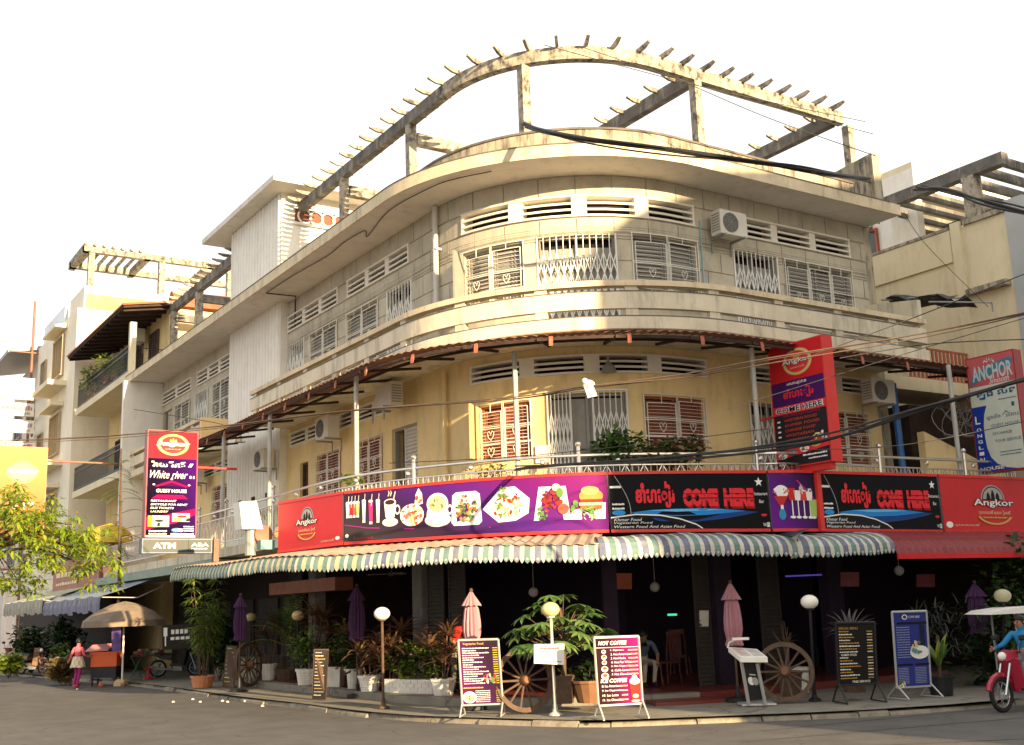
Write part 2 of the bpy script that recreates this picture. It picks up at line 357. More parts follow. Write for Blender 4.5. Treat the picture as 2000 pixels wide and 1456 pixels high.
# cladding panels of the upper storey, courses broken like the photograph's
rr = random.Random(11); ROW = .5; s0p = sT1+.05
mats_p = [m_panel]
for r in range(6):
    zt = 11.5-r*ROW; zb = zt-ROW; s = s0p-(.4 if r % 2 else 0)
    while s < W0.len-.02:
        e = min(s+.83, W0.len-.005); a0 = max(s, s0p)
        if e-a0 > .06:
            mb = MB()
            for a, b, c, d_ in cells(a0+.012, e-.012, zb+.011, zt-.011, [(h[0]-.03, h[1]+.03, h[2]-.03, h[3]+.03) for h in R2+V2]):
                o = .022+rr.uniform(-.003, .003); mb.sweep(W0, a, b, [(.002, c), (o, c+.004), (o, d_-.004), (.002, d_)], step=.25)
            if mb.v: part('panel', mb, m_panel, bld)
        s += .83
# dark core behind the openings; closes the building to light
def ring(off, z): 
    q = [W0.at(d_, z, off) for d_ in W0.steps(0, W0.len, .3)]
    return q+[Vector((23.1-.02, 45.6, z))]
core = MB(); core.hexa(ring(DEEP-.005, 4.02), ring(DEEP-.005, 11.49)); part('room_core', core, m_dark, bld)
mb = MB(); mb.box(23.08, 23.4, 18.45, 45.6, 3.6, 11.5); part('party_wall', mb, m_stained, bld)
mb = MB(); mb.hexa([(23.1, 17.9, 11.75), (23.4, 17.9, 11.75), (23.4, 22.4, 11.75), (23.1, 22.4, 11.75)], [(23.1, 17.9, 13.35), (23.4, 17.9, 13.35), (23.4, 22.4, 13.0), (23.1, 22.4, 13.0)]); part('roof_end_wall', mb, m_stained, bld)
# windows, gates, doors
def strip_box(mb, S, a, b, z0, z1, o0, o1, k=None): mb.sweep(S, a, b, [(o0, z0), (o0, z1), (o1, z1), (o1, z0)], k)
def louvre(S, a, b, z0, z1, off, n):
    mb = MB(); strip_box(mb, S, a, b, z0, z1, off-.02, off-.015)
    for i in range(n):
        z = z0+(z1-z0)*(i+.5)/n; h = (z1-z0)/n*.36; mb.sweep(S, a+.04, b-.04, [(off-.01, z+h), (off+.02, z-h), (off+.012, z-h-.01), (off-.018, z+h-.01)])
    strip_box(mb, S, a, a+.045, z0, z1, off-.012, off+.022); strip_box(mb, S, b-.045, b, z0, z1, off-.012, off+.022); return mb
def heart(mb, S, s, z, off, r):
    pts = [(.0, -.5), (.32, -.12), (.42, .3), (.2, .48), (.1, .3), (0, .12), (-.1, .3), (-.2, .48), (-.42, .3), (-.32, -.12), (0, -.5)]
    mb.tube([S.at(s+x*r, z+y*r*1.1, off) for x, y in pts], .008, 4)
def grille(S, a, b, z0, z1, halves=2):
    mb = MB(); o = .05
    for z in (z0, z1): mb.sbar(S, a-.05, z, b+.05, z, o, .014)
    for s in (a-.02, b+.02): mb.sbar(S, s, z0, s, z1, o, .014)
    w = (b-a)/halves
    for i in range(halves):
        x0, x1 = a+i*w+.05, a+(i+1)*w-.05; top = z1-(.14 if i % 2 else .2)
        for s in (x0, x1): mb.sbar(S, s, z0, s, top, o, .012)
        mb.sbar(S, x0, top, x1, top, o, .012); m = (x0+x1)/2
        mb.sbar(S, m, top, m, z1, o, .01); n = 15
        for j in range(1, n):
            z = z0+(top-z0)*j/n; th = .012 if j in (5, 6, 10) else .0055
            mb.sbar(S, x0 if j not in (5, 10) else a-.03, z, x1 if j not in (5, 10) else b+.03, z, o-.012, th)
        heart(mb, S, m, z0+(top-z0)*.52, o+.01, .2); heart(mb, S, m, z0+(top-z0)*.18, o+.01, .2)
    for i in range(1, halves):
        for q in (-.018, .018): mb.sbar(S, a+i*w+q, z0, a+i*w+q, z1, o, .009)
    return mb
def lattice(S, a, b, z0, z1, n):
    mb = MB(); o = .03; h = z1-z0; st = (b-a)/n
    for i in range(n+1): mb.sbar(S, a+i*st, z0, a+i*st, z1, o, .012 if i not in (0, n) else .022)
    rows = [z0+h*.2, z0+h*.42, z0+h*.62, z0+h*.82]
    for i in range(n):
        for j in range(3):
            q0, q1 = rows[j], rows[j+1]
            if (i+j) % 2: q0, q1 = q1, q0
            mb.tube([S.at(a+i*st, q0, o+.014), S.at(a+(i+1)*st, q1, o+.014)], .013, 4); mb.tube([S.at(a+i*st, q1, o-.012), S.at(a+(i+1)*st, q0, o-.012)], .013, 4)
    return mb
def frame(S, a, b, z0, z1, m, w=.05, o0=-.2, o1=-.08):
    mb = MB(); strip_box(mb, S, a, b, z1-w, z1, o0, o1); strip_box(mb, S, a, b, z0, z0+w, o0, o1)
    strip_box(mb, S, a, a+w, z0+w, z1-w, o0, o1); strip_box(mb, S, b-w, b, z0+w, z1-w, o0, o1); mm = (a+b)/2; strip_box(mb, S, mm-w/2, mm+w/2, z0+w, z1-w, o0+.01, o1-.01)
    return part('window', mb, m, bld)
def window(kind, r, fl):
    a, b, z0, z1 = r; sh = m_redshut if fl == 1 else m_shut
    if kind.startswith('grille'):
        w = frame(W0, a, b, z0, z1, sh)
        if fl == 2:
            q = part('pane', MB(), m_glass, w) if 0 else None
        m = (a+b)/2
        part('shutter', louvre(W0, a+.06, m-.03, z0+.05, z1-.07, -.15, 16), sh, w); part('shutter', louvre(W0, m+.03, b-.06, z0+.05, z1-.07, -.15, 16), sh, w)
        part('grille', grille(W0, a, b, z0-.02, z1+.04, 3 if kind[-1] == '3' else 2), m_grille, w)
    elif kind == 'gate':
        w = frame(W0, a, b, z0, z1, m_shut); part('shutter', louvre(W0, a+.05, b-.05, z0, z1-.25, -.15, 8), m_shut, w)
        part('folding_gate', lattice(W0, a, b, z0, z1+.02, max(6, int((b-a)/.14)//2*2)), m_gate, w)
    elif kind == 'gateopen':
        w = frame(W0, a, b, z0, z1, m_shut, .06); mb = MB(); strip_box(mb, W0, a+.07, b-.07, z0+.06, z1-.1, -.18, -.14)
        for q in (.36, .5, .64): strip_box(mb, W0, a+(b-a)*q-.012, a+(b-a)*q+.012, z0+.06, z1-.1, -.14, -.125)
        part('door_leaf', mb, m_shut, w)
        part('folding_gate', lattice(W0, a, a+(b-a)*.29, z0, z1+.04, 6), m_gate, w); part('folding_gate', lattice(W0, a+(b-a)*.57, b, z0, z1+.04, 6), m_gate, w)
        mb = MB(); mb.sbar(W0, a-.03, z1+.05, b+.03, z1+.05, .03, .025); part('gate_track', mb, m_gate, w)
    elif kind == 'door':
        w = frame(W0, a, b, z0, z1, m_shut); m = a+(b-a)*.45
        part('door_leaf', louvre(W0, m, b-.03, z0+.05, z1-.06, -.06, 26), mat('pale_shutter', (.55, .5, .42), .6, .08, 4) if 'dl' not in C_ else C_['dl'], w)
    else:
        frame(W0, a, b, z0, z1, m_wood)
for w, r in zip(WIN2, R2): window(w[0], r, 2)
for w, r in zip(WIN1, R1): window(w[0], r, 1)
def opened_shutter(px, py, ang, z0, z1, w_, m):          # a leaf standing open beside its window
    s = sv(px, py); t0 = W0.at(s, 0, .06); n = (W0.at(s, 0, 1)-W0.at(s, 0, 0)); t = Vector((n.y, -n.x, 0))*-1
    e = t0+(n*math.sin(ang)-t*math.cos(ang)*-1)*w_
    S = Surf([(t0.x, t0.y), (e.x, e.y)]); part('open_shutter', louvre(S, 0, S.len, z0, z1, 0, 18), m, bld)
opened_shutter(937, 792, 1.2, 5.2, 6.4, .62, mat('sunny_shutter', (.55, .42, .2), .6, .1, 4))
opened_shutter(907, 490, 1.2, 8.5, 10.0, .55, m_shut)
# louvred vents: each its frame with its own slats
def vent(r, n, m, lo):
    a, b, z0, z1 = r; mb = MB(); t = .035
    strip_box(mb, W0, a-.03, b+.03, z1-.012, z1+t, -.28, .06); strip_box(mb, W0, a-.03, b+.03, z0-t, z0+.012, -.28, .06)
    strip_box(mb, W0, a-.03, a+.03, z0+.012, z1-.012, -.28, .05); strip_box(mb, W0, b-.03, b+.03, z0+.012, z1-.012, -.28, .05)
    L = (b-a); mw = .34 if n == 4 else .22
    for i in range(1, n): 
        c = a+L*i/n; strip_box(mb, W0, c-mw/2, c+mw/2, z0+.012, z1-.012, -.28, .035)
    v = part('vent', mb, m, bld)
    for i in range(n):
        x0 = a+L*i/n+(mw/2 if i else .03); x1 = a+L*(i+1)/n-(mw/2 if i < n-1 else .03)
        for j in (1, 2):
            z = z0+(z1-z0)*j/3; q = MB(); q.sweep(W0, x0, x1, [(.055, z-.045), (.055, z+.005), (-.16, z+.06), (-.16, z+.03)]); part('slat', q, m, v)
for r, w in zip(V2, VENT2): vent(r, w[3], m_vent, 0)
for r, w in zip(V1, VENT1): vent(r, w[3], m_vent, 0)
# upper balcony: slab, two banded rails with spacer blocks, end wall
def band(name, S, a, b, sec, m): mb = MB(); mb.sweep(S, a, b, sec, step=.2); return part(name, mb, m, bld)
for a, b in ((.1, s_of_v(36.7, PAR)), (s_of_v(31.8, PAR), PAR.len)):
    band('balcony_slab', PAR, a, b, [(-.01, 7.55), (.02, 7.57), (.02, 7.82), (-1.75, 7.84), (-1.75, 7.56)], m_band)
    band('balcony_band', PAR, a, b, [(0, 8.0), (0, 8.36), (-.13, 8.36), (-.13, 8.0)], m_band)
    band('balcony_cap', PAR, a, b, [(.03, 8.48), (.03, 8.6), (-.2, 8.61), (-.2, 8.48)], m_cap)
    s = a+.2; i = 0
    while s < b-.2:
        mb = MB(); strip_box(mb, PAR, s, s+.26, 7.82, 8.0, -.14, -.02); part('spacer_block', mb, m_band, bld); mb = MB(); strip_box(mb, PAR, s, s+.26, 8.36, 8.48, -.14, -.02); part('spacer_block', mb, m_band, bld); s += 1.9
mb = MB(); mb.box(11.42, 12.6, 36.55, 36.7, 7.84, 8.6); part('balcony_end_wall', mb, m_yellow, bld)
mb = MB(); mb.hexa([(22.95, 16.9, 7.84), (23.07, 16.9, 7.84), (23.07, 18.5, 7.84), (22.95, 18.5, 7.84)], [(22.95, 16.9, 9.1), (23.07, 16.9, 9.1), (23.07, 18.5, 9.35), (22.95, 18.5, 9.35)]); part('balcony_end_wall', mb, m_band, bld)
# eaves and stepped roof parapet
band('eave', EAV, 0, EAV.len, [(0, 11.5), (.01, 11.73), (-3.4, 11.79), (-3.4, 11.5)], m_soffit)
band('eave_fascia', EAV, 0, EAV.len, [(.05, 11.48), (.05, 11.76), (.012, 11.76), (.012, 11.48)], m_cap)
band('roof_ledge', EAV2, 0, EAV2.len, [(0, 11.78), (.0, 11.98), (-3, 12.0), (-3, 11.78)], m_band)
band('roof_parapet', RPAR, s_of_v(31.5, RPAR), RPAR.len-.4, [(0, 11.99), (0, 12.52), (-.18, 12.54), (-.18, 11.99)], m_stained)
m_shade_line = mat('shade_line_paint', (.13, .115, .095), .8, .3, 3)  # dark strips: shadow lines painted along fascia, ledge, parapet and balcony edges
for S_, o_, z0_, z1_, a_ in ((EAV, .06, 11.762, 11.79, 0), (EAV2, .02, 11.98, 12.01, 0), (RPAR, .03, 12.525, 12.575, s_of_v(31.5, RPAR)), (PAR, .012, 7.822, 7.85, s_of_v(31.8, PAR)), (PAR, .012, 8.362, 8.38, s_of_v(31.8, PAR))): band('painted_shade_line', S_, a_, S_.len-.4, [(o_, z0_), (o_, z1_), (o_-.14, z1_), (o_-.14, z0_)], m_shade_line)
mb = MB(); mb.hexa(ring(-2.9, 11.9), ring(-2.9, 12.0)); part('roof_deck', mb, m_conc, bld)
fin = MB(); fin.box(11.05, 12.6, 45.45, 45.7, 4.0, 11.49); part('end_fin', fin, m_white, bld)
# rooftop pergola
def fins(S, a, b, z, step, m=None):
    d_ = a
    while d_ <= b:
        q = MB(); L = .52; h = .11; t = (S.at(min(S.len, d_+.05), 0)-S.at(max(0, d_-.05), 0)).normalized()*.035
        A = []; B = []
        for off, hh in ((-L, .04), (-.3, h), (.3, h), (L, .04)): A.append(S.at(d_, z+h-hh, off)-t); B.append(S.at(d_, z+h-hh, off)+t)
        A += [S.at(d_, z+h, L)-t, S.at(d_, z+h, -L)-t]; B += [S.at(d_, z+h, L)+t, S.at(d_, z+h, -L)+t]
        q.hexa(A, B); part('rafter', q, m_conc, bld); d_ += step
pa, pb = s_of_v(32.6, PER), PER.len-.4
for a_, b_, m__ in ((pa, PER.L[1]-.01, m_conc_dark), (PER.L[1], pb, m_conc)): band('pergola_beam', PER, a_, b_, [(.11, 14.52), (.11, 14.84), (-.11, 14.84), (-.11, 14.52)], m__)  # left run darker: shade of its unlit face put into the stained colour
fins(PER, pa+.2, pb-.1, 14.82, .66)
for px, py in ((672, 400), (803, 300), (1025, 220), (1362, 230), (1660, 300)):
    s = PER.hit(px, py)[0]; mb = MB(); c = PER.at(s, 0, 0); mb.box(c.x-.11, c.x+.11, c.y-.11, c.y+.11, 12.0, 14.52); part('pergola_post', mb, m_conc, bld)
def straight(x0, y0, x1, y1, z0=14.5, z1=14.84, fin=True, m=None):
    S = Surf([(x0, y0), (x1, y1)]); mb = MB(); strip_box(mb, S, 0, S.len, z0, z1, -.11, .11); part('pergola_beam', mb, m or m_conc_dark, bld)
    if fin: fins(S, .5, S.len-.3, z1-.06, .7)
c = PER.at(PER.hit(1362, 200)[0], 0); straight(c.x, c.y+.14, c.x, c.y+9.5)
c = PER.at(PER.len-.5, 0); straight(c.x-.1, c.y+.14, c.x-.1, c.y+7.5)
for px, py in ((803, 290), (672, 390)):
    c = PER.at(PER.hit(px, py)[0], 0); straight(c.x+.14, c.y, c.x+6.5, c.y, 14.0, 14.3, False, m_conc)
# the pergola's other run beyond the tower
e1 = on_x(318, 612, 12.9); straight(12.9, 45.6, 12.9, 36.7, 14.5, 14.86)
for v in (45.2, 41.9): mb = MB(); mb.box(12.77, 13.03, v-.13, v+.13, 11.9, 14.5); part('pergola_post', mb, m_conc, bld)
for v in (45.2, 41.9): straight(13.05, v, 18, v, 14.1, 14.4, False)
# stair tower with vertical flutes
mb = MB(); mb.box(12.36, 17.2, 31.9, 36.6, 3.8, 15.1); tower = part('stair_tower', mb, m_white, bld)
n = 17
for i in range(n):
    v0 = 31.98+i*(4.55/n); mb = MB(); mb.hexa([(12.355, v0, 3.9), (12.30, v0+.05, 3.9), (12.30, v0+.17, 3.9), (12.355, v0+.22, 3.9)], [(12.355, v0, 15.08), (12.30, v0+.05, 15.08), (12.30, v0+.17, 15.08), (12.355, v0+.22, 15.08)])
    part('flute', mb, m_white, tower)
mb = MB(); mb.box(11.75, 18.3, 31.0, 38.0, 15.1, 15.28); part('tower_roof', mb, m_soffit, bld)
mb = MB(); mb.box(12.8, 16.6, 31.86, 31.9, 14.12, 14.68); rp_ = part('openwork_screen', mb, mat('screen_back', (.22, .08, .05), .8), tower)
mb = MB()
for i in range(9):
    cx = 13.1+i*.4; mb.tube([(cx+.22*math.cos(t*math.pi/8), 31.82, 14.4+.22*math.sin(t*math.pi/8)) for t in range(17)], .035, 5, cap=False)
for z in (14.14, 14.66): mb.box(12.75, 16.65, 31.79, 31.855, z-.035, z+.035)
part('screen_ring', mb, m_white, tower)
for i in range(2):
    for j in range(3):
        v = 32.6+j*1.2; mb = MB(); mb.box(12.27, 12.33, v, v+.22, 4.9+i*.6, 5.1+i*.6); part('air_hole', mb, m_dark, tower)
# first-floor balcony slab
RAIL = Surf([(10.5, 45.5), (10.5, 26.5)]+smooth([(10.5, 26.5), (10.62, 22.9), (12.05, 19.85), (13.95, 18.1), (16.97, 16.85), (18.2, 16.5), (24.6, 15.95)], 8)[1:])
st = [RAIL.at(d_, 3.72, -.06) for d_ in RAIL.steps(0, RAIL.len, .25)]+[Vector((24.6, 20, 3.72)), Vector((14, 24, 3.72)), Vector((14, 45.5, 3.72))]
mb = MB(); mb.hexa(st, [v+Vector((0, 0, .25)) for v in st]); part('first_floor_slab', mb, m_band, bld)
# ================================================================== printed boards
_gl = {}
def glyphs(body, bold=0.0, shear=0.0):
    key = (body, bold, shear)
    if key not in _gl:
        c = bpy.data.curves.new('lettering', 'FONT'); c.body = body; c.resolution_u = 2; c.offset = bold; c.shear = shear; c.fill_mode = 'FRONT'
        ob = bpy.data.objects.new('lettering', c); me = bpy.data.meshes.new_from_object(ob)
        vs = [tuple(v.co[:2]) for v in me.vertices]; fs = [tuple(p.vertices) for p in me.polygons]
        bpy.data.objects.remove(ob); bpy.data.curves.remove(c); bpy.data.meshes.remove(me)
        if vs:
            x0, x1 = min(v[0] for v in vs), max(v[0] for v in vs); y0, y1 = min(v[1] for v in vs), max(v[1] for v in vs)
            vs = [((v[0]-x0)/max(1e-6, x1-x0), (v[1]-y0)/max(1e-6, y1-y0)) for v in vs]
        _gl[key] = (vs, fs)
    return _gl[key]
class Board:
    """a printed face addressed in fractions: x 0..1 along, z 0..1 up, k layers (each 3 mm proud of the last)"""
    def __init__(s, root, at, w, h): s.root, s.at, s.w, s.h, s.parts = root, at, w, h, {}
    @classmethod
    def quad(c, root, bl, br, tl, tr):
        bl, br, tl, tr = map(Vector, (bl, br, tl, tr)); n = (br-bl).cross(tl-bl).normalized()
        return c(root, lambda x, z, k: bl.lerp(br, x).lerp(tl.lerp(tr, x), z)+n*(.003*k), (br-bl).length, (tl-bl).length)
    @classmethod
    def surf(c, root, S, s0, s1, zb0, zb1, zt0, zt1, off=.02):
        return c(root, lambda x, z, k: S.at(s0+(s1-s0)*x, (zb0+(zb1-zb0)*x)*(1-z)+(zt0+(zt1-zt0)*x)*z, off+.003*k), s1-s0, zt0-zb0)
    def g(s, name): s.n_ = getattr(s, 'n_', 0)+1; s.cur = '%s#%d' % (name, s.n_)
    def _mb(s, part_, m):
        part_ = getattr(s, 'cur', part_) if part_ == 'print' else part_
        mb, ms = s.parts.setdefault(part_, (MB(), []))
        if m not in ms: ms.append(m)
        mb.k = ms.index(m); return mb
    def poly(s, pts, m, k=1, part_='print'):
        s._mb(part_, m).add([s.at(x, z, k) for x, z in pts], [tuple(range(len(pts)))])
    def rect(s, x0, z0, x1, z1, m, k=1, part_='print', n=0):
        n = n or max(1, int((x1-x0)*s.w/.4)); mb = s._mb(part_, m)
        mb.add([s.at(x0+(x1-x0)*i/n, z, k) for i in range(n+1) for z in (z0, z1)], [(2*i, 2*i+2, 2*i+3, 2*i+1) for i in range(n)])
    def ell(s, x, z, rx, rz, m, k=1, n=20, part_='print', a0=0, a1=2*math.pi, rot=0):
        pts = []
        for i in range(n):
            t = a0+(a1-a0)*i/(n if a1-a0 > 6.28 else n-1); a, b = rx*math.cos(t), rz*math.sin(t); pts.append((x+a*math.cos(rot)-b*math.sin(rot)*s.h/s.w, z+b*math.cos(rot)+a*math.sin(rot)*s.w/s.h))
        s.poly(pts, m, k, part_)
    def ring(s, x, z, rx, rz, t, m, k=1, n=28, a0=0, a1=2*math.pi, part_='print'):
        mb = s._mb(part_, m); vs = []
        for i in range(n+1):
            w = a0+(a1-a0)*i/n
            for q in (1, 1-t): vs.append(s.at(x+rx*q*math.cos(w), z+rz*q*math.sin(w), k))
        mb.add(vs, [(2*i, 2*i+1, 2*i+3, 2*i+2) for i in range(n)])
    def text(s, x0, z0, x1, z1, body, m, k=2, bold=0.0, shear=0.0, part_='lettering', slope=0.0):
        vs, fs = glyphs(body, bold, shear); s.tn = getattr(s, 'tn', 0)+1; part_ = 'lettering#%d' % (s.tn if (x1-x0)*s.w > .35 else 0)
        s._mb(part_, m).add([s.at(x0+(x1-x0)*a, z0+(z1-z0)*b+slope*a, k) for a, b in vs], fs)
    def halo(s, x0, z0, x1, z1, body, m, mh, k=2, bold=.01, grow=.05, shear=0.0):
        gx, gz = (x1-x0)*.02, (z1-z0)*.06
        s.text(x0-gx, z0-gz, x1+gx, z1+gz, body, mh, k, bold+grow, shear); s.text(x0, z0, x1, z1, body, m, k+1, bold, shear)
    def bars(s, x0, z, x1, h, m, k=2, seed=0, fill=1.0):          # a line of print too small to read
        r = random.Random(seed); x = x0; end = x0+(x1-x0)*fill
        while x < end-1e-4:
            w = r.uniform(.05, .13)*(x1-x0); e = min(x+w, end); s.rect(x, z, e, z+h*r.uniform(.7, 1), m, k, 'small_print', 1); x = e+.018*(x1-x0)
    def star(s, x, z, r, m, k=2):
        s.poly([(x+(r if i % 2 == 0 else r*.42)*math.sin(i*math.pi/5), z+(r if i % 2 == 0 else r*.42)*math.cos(i*math.pi/5)*s.w/s.h) for i in range(10)], m, k)
    def blobs(s, x, z, rx, rz, cols, n, k, seed, br=.28, inside=1.0):
        r = random.Random(seed)
        for i in range(n):
            a, q = r.uniform(0, 6.28), math.sqrt(r.random())*inside; b = br*r.uniform(.5, 1.2)
            s.ell(x+rx*q*math.cos(a), z+rz*q*math.sin(a), rx*b, rz*b*r.uniform(.5, 1), flatm(r.choice(cols)), k+i % 4, 7, rot=r.uniform(0, 3))
    def fill(s, m, x0=0, z0=0, x1=1, z1=1, k=0, name='printed_sheet', nx=None, nz=4):
        nx = nx or max(2, int(s.w*(x1-x0)/.25)); vs = []; fx = []
        for i in range(nx+1):
            for j in range(nz+1):
                x, z = x0+(x1-x0)*i/nx, z0+(z1-z0)*j/nz; vs.append(s.at(x, z, k)); fx.append(((x-x0)/(x1-x0), (z-z0)/(z1-z0), .7*(x-x0)/(x1-x0)+.3*(z-z0)/(z1-z0)))
        mb = MB(); mb.add(vs, [(i*(nz+1)+j, (i+1)*(nz+1)+j, (i+1)*(nz+1)+j+1, i*(nz+1)+j+1) for i in range(nx) for j in range(nz)])
        me = mb.mesh(name, m); a = me.attributes.new('fx', 'FLOAT_VECTOR', 'POINT')
        a.data.foreach_set('vector', [c for v in fx for c in v]); return part(name, me, m, s.root)
    def flush(s):
        for n, (mb, ms) in s.parts.items(): part(n.split('#')[0], mb, ms, s.root, fix=False, kind='stuff' if n in ('small_print', 'lettering#0') else None)
        s.parts = {}
WHT, BLK, GLD, RED_, LRED = (.8, .78, .74), (.012, .012, .014), (.55, .36, .1), (.55, .015, .02), (.7, .03, .04)
mW, mK, mG, mR, mLR = flatm(WHT), flatm(BLK), flatm(GLD), flatm(RED_), flatm(LRED)
m_cream_ink = flatm((.72, .6, .36)); m_grey_ink = flatm((.38, .36, .34)); m_pink_ink = flatm((.2, .002, .07), .9)
def temple(b, x, z, w, h, m, k):          # three pointed towers over a plinth
    for dx, s in ((-.32, .72), (0, 1), (.32, .72)):
        b.poly([(x+(dx-.13)*w, z), (x+(dx+.13)*w, z), (x+(dx+.12)*w, z+h*.45*s), (x+(dx+.06)*w, z+h*.8*s), (x+dx*w, z+h*s), (x+(dx-.06)*w, z+h*.8*s), (x+(dx-.12)*w, z+h*.45*s)], m, k)
    b.rect(x-w*.5, z-h*.12, x+w*.5, z, m, k, n=1)
def round_emblem(b, x, z, rx, rz, dark=True):
    b.g('emblem')
    b.ell(x, z, rx, rz, mG, 2, 36); b.ell(x, z, rx*.93, rz*.93, m_cream_ink, 3, 36); b.ell(x, z, rx*.87, rz*.87, mG, 4, 36); b.ell(x, z, rx*.78, rz*.78, mLR, 5, 36)
    temple(b, x, z+rz*.3, rx*.5, rz*.34, mG, 6)
    b.halo(x-rx*1.02, z-rz*.2, x+rx*1.02, z+rz*.28, 'Angkor', mW, mK if dark else m_cream_ink, 7, .02, .06)
    b.text(x-rx*.5, z-rz*.5, x+rx*.5, z-rz*.34, 'ប្រទេសយើង', m_cream_ink, 7); b.g('print')
def beer_panel(b, x, z, w, h):            # arch with towers, name, motto, laurel arc
    b.g('emblem')
    b.ell(x, z+h*.12, w*.3, h*.36, m_grey_ink, 2, 24, a0=0, a1=math.pi); b.ell(x, z+h*.12, w*.27, h*.33, mK, 3, 24, a0=0, a1=math.pi); b.ell(x, z+h*.13, w*.25, h*.29, m_grey_ink, 4, 24, a0=0, a1=math.pi)
    temple(b, x, z+h*.14, w*.36, h*.23, mK, 5)
    b.halo(x-w*.5, z-h*.08, x+w*.5, z+h*.13, 'Angkor', mW, mK, 6, .015, .05)
    b.text(x-w*.4, z-h*.26, x+w*.4, z-h*.14, 'ប្រទេសយើង ស្រាបៀរយើង', m_cream_ink, 6)
    b.bars(x-w*.3, z-h*.34, x+w*.3, h*.04, mG, 6, 3); b.ring(x, z-h*.2, w*.46, h*.3, .14, mG, 6, a0=math.pi*1.12, a1=math.pi*1.88); b.g('print')
# the fascia line the boards hang on
SIGN = Surf([(9.69, 29.3), (9.69, 24.99), (10.2, 22.54)]+smooth([(10.2, 22.54), (11.82, 19.6), (13.81, 17.83), (16.92, 16.61), (18.12, 16.24), (24.5, 15.68), (27.1, 15.45)], 8)[1:])
def pos(px, pt, pb): s, zt = SIGN.hit(px, pt); return s, zt, SIGN.hit(px, pb)[1]
def fascia(name, label, pl, pr, cat='signboard', group=None):
    s0, t0, b0 = pos(*pl); s1, t1, b1 = pos(*pr); s0 += .012; s1 -= .012
    root = thing(name, label, cat, SIGN.at((s0+s1)/2, b0), group=group)
    def slab(za, zb, o0, o1):
        st = SIGN.steps(s0, s1, .2); mb = MB(); vs = []
        for d in st:
            x = (d-s0)/(s1-s0); lo, hi = b0+(b1-b0)*x, t0+(t1-t0)*x
            for o, z in ((o0, za), (o0, zb), (o1, zb), (o1, za)): vs.append(SIGN.at(d, lo+z[1] if z[0] == 0 else hi+z[1], o))
        n = len(st); mb.add(vs, [(4*i+j, 4*i+4+j, 4*i+4+(j+1) % 4, 4*i+(j+1) % 4) for i in range(n-1) for j in range(4)]+[(0, 1, 2, 3), (4*n-4, 4*n-1, 4*n-2, 4*n-3)]); return mb
    part('backing', slab((0, 0), (1, 0), -.1, 0), m_grey_steel, root)
    for n_, a, c in (('frame_rail', (1, -.03), (1, .03)), ('frame_rail', (0, -.03), (0, .03))): part(n_, slab(a, c, -.11, .035), m_redlit, root)
    return root, Board.surf(root, SIGN, s0, s1, b0+.03, b1+.03, t0-.03, t1-.03)
r_, b = fascia('beer_signboard', 'red signboard with arch and towers emblem beside the long board of dishes', (545, 983, 1078), (671, 963, 1062))
b.fill(m_red); beer_panel(b, .47, .5, .33, .72); b.ell(.93, .1, .035, .04, mW, 2, 14); b.text(.68, .04, .88, .1, 'ប្រទេសយើង', m_cream_ink); b.flush()
# long board with dishes
r_, b = fascia('dish_signboard', 'long curved purple signboard showing drinks, coffee, soup, platters and a burger', (673, 963, 1062), (1185, 925, 1038))
b.fill(grad('print_violet', [(0, (.045, .04, .035)), (.32, (.03, .012, .035)), (.55, (.07, .012, .17)), (.78, (.13, .006, .13)), (1, (.2, .01, .13))], 2))
b.poly([(0, .36), (.1, .27), (.3, .19), (.6, .13), (1, .1), (1, .085), (.6, .11), (.3, .17), (.1, .25), (0, .34)], flatm((.3, .02, .2)), 1)
cr, br, gr, rd, wh, pk, or_ = (.7, .55, .32), (.25, .1, .04), (.1, .2, .05), (.5, .03, .02), (.8, .78, .74), (.7, .2, .25), (.7, .3, .08)
def glass(x, z0, z1, w, col, foot=True):
    b.poly([(x-w*.32, z0), (x+w*.32, z0), (x+w*.5, z1), (x-w*.5, z1)], flatm(col), 2); b.poly([(x-w*.36, z0-.03), (x+w*.36, z0-.03), (x+w*.3, z0+.02), (x-w*.3, z0+.02)], mW, 3)
    b.poly([(x+w*.05, z1-.1), (x+w*.16, z1-.1), (x+w*.42, z1+.14), (x+w*.3, z1+.14)], mW, 4); b.ell(x, z1, w*.5, .03, mW, 3, 12)
b.g('drink_print')
for i, (x, c) in enumerate(((.016, wh), (.03, rd), (.045, (.6, .1, .1)), (.061, (.35, .55, .15)))): glass(x, .52, .8, .017, c)
b.g('drink_print'); glass(.089, .4, .82, .018, (.5, .6, .65)); b.g('drink_print'); glass(.12, .36, .8, .02, (.7, .04, .2)); b.g('drink_print'); glass(.152, .38, .8, .018, (.68, .7, .7))
b.g('coffee_cup_print'); b.ell(.205, .34, .034, .085, mW, 2); b.ell(.205, .36, .026, .05, flatm((.55, .5, .45)), 3); b.poly([(.18, .74), (.232, .74), (.226, .45), (.214, .37), (.198, .37), (.186, .45)], mW, 4)
b.ell(.206, .74, .026, .07, mW, 5); b.ell(.206, .74, .021, .05, flatm((.05, .02, .015)), 6); b.ring(.238, .58, .012, .1, .35, mW, 4, 14)
for x in (.196, .206): b.poly([(x, .86), (x+.004, .86), (x+.009, .93), (x+.002, .99), (x+.004, .93)], m_cream_ink, 4)
b.poly([(.218, .78), (.224, .78), (.232, .95), (.227, .95)], flatm((.6, .5, .4)), 4)
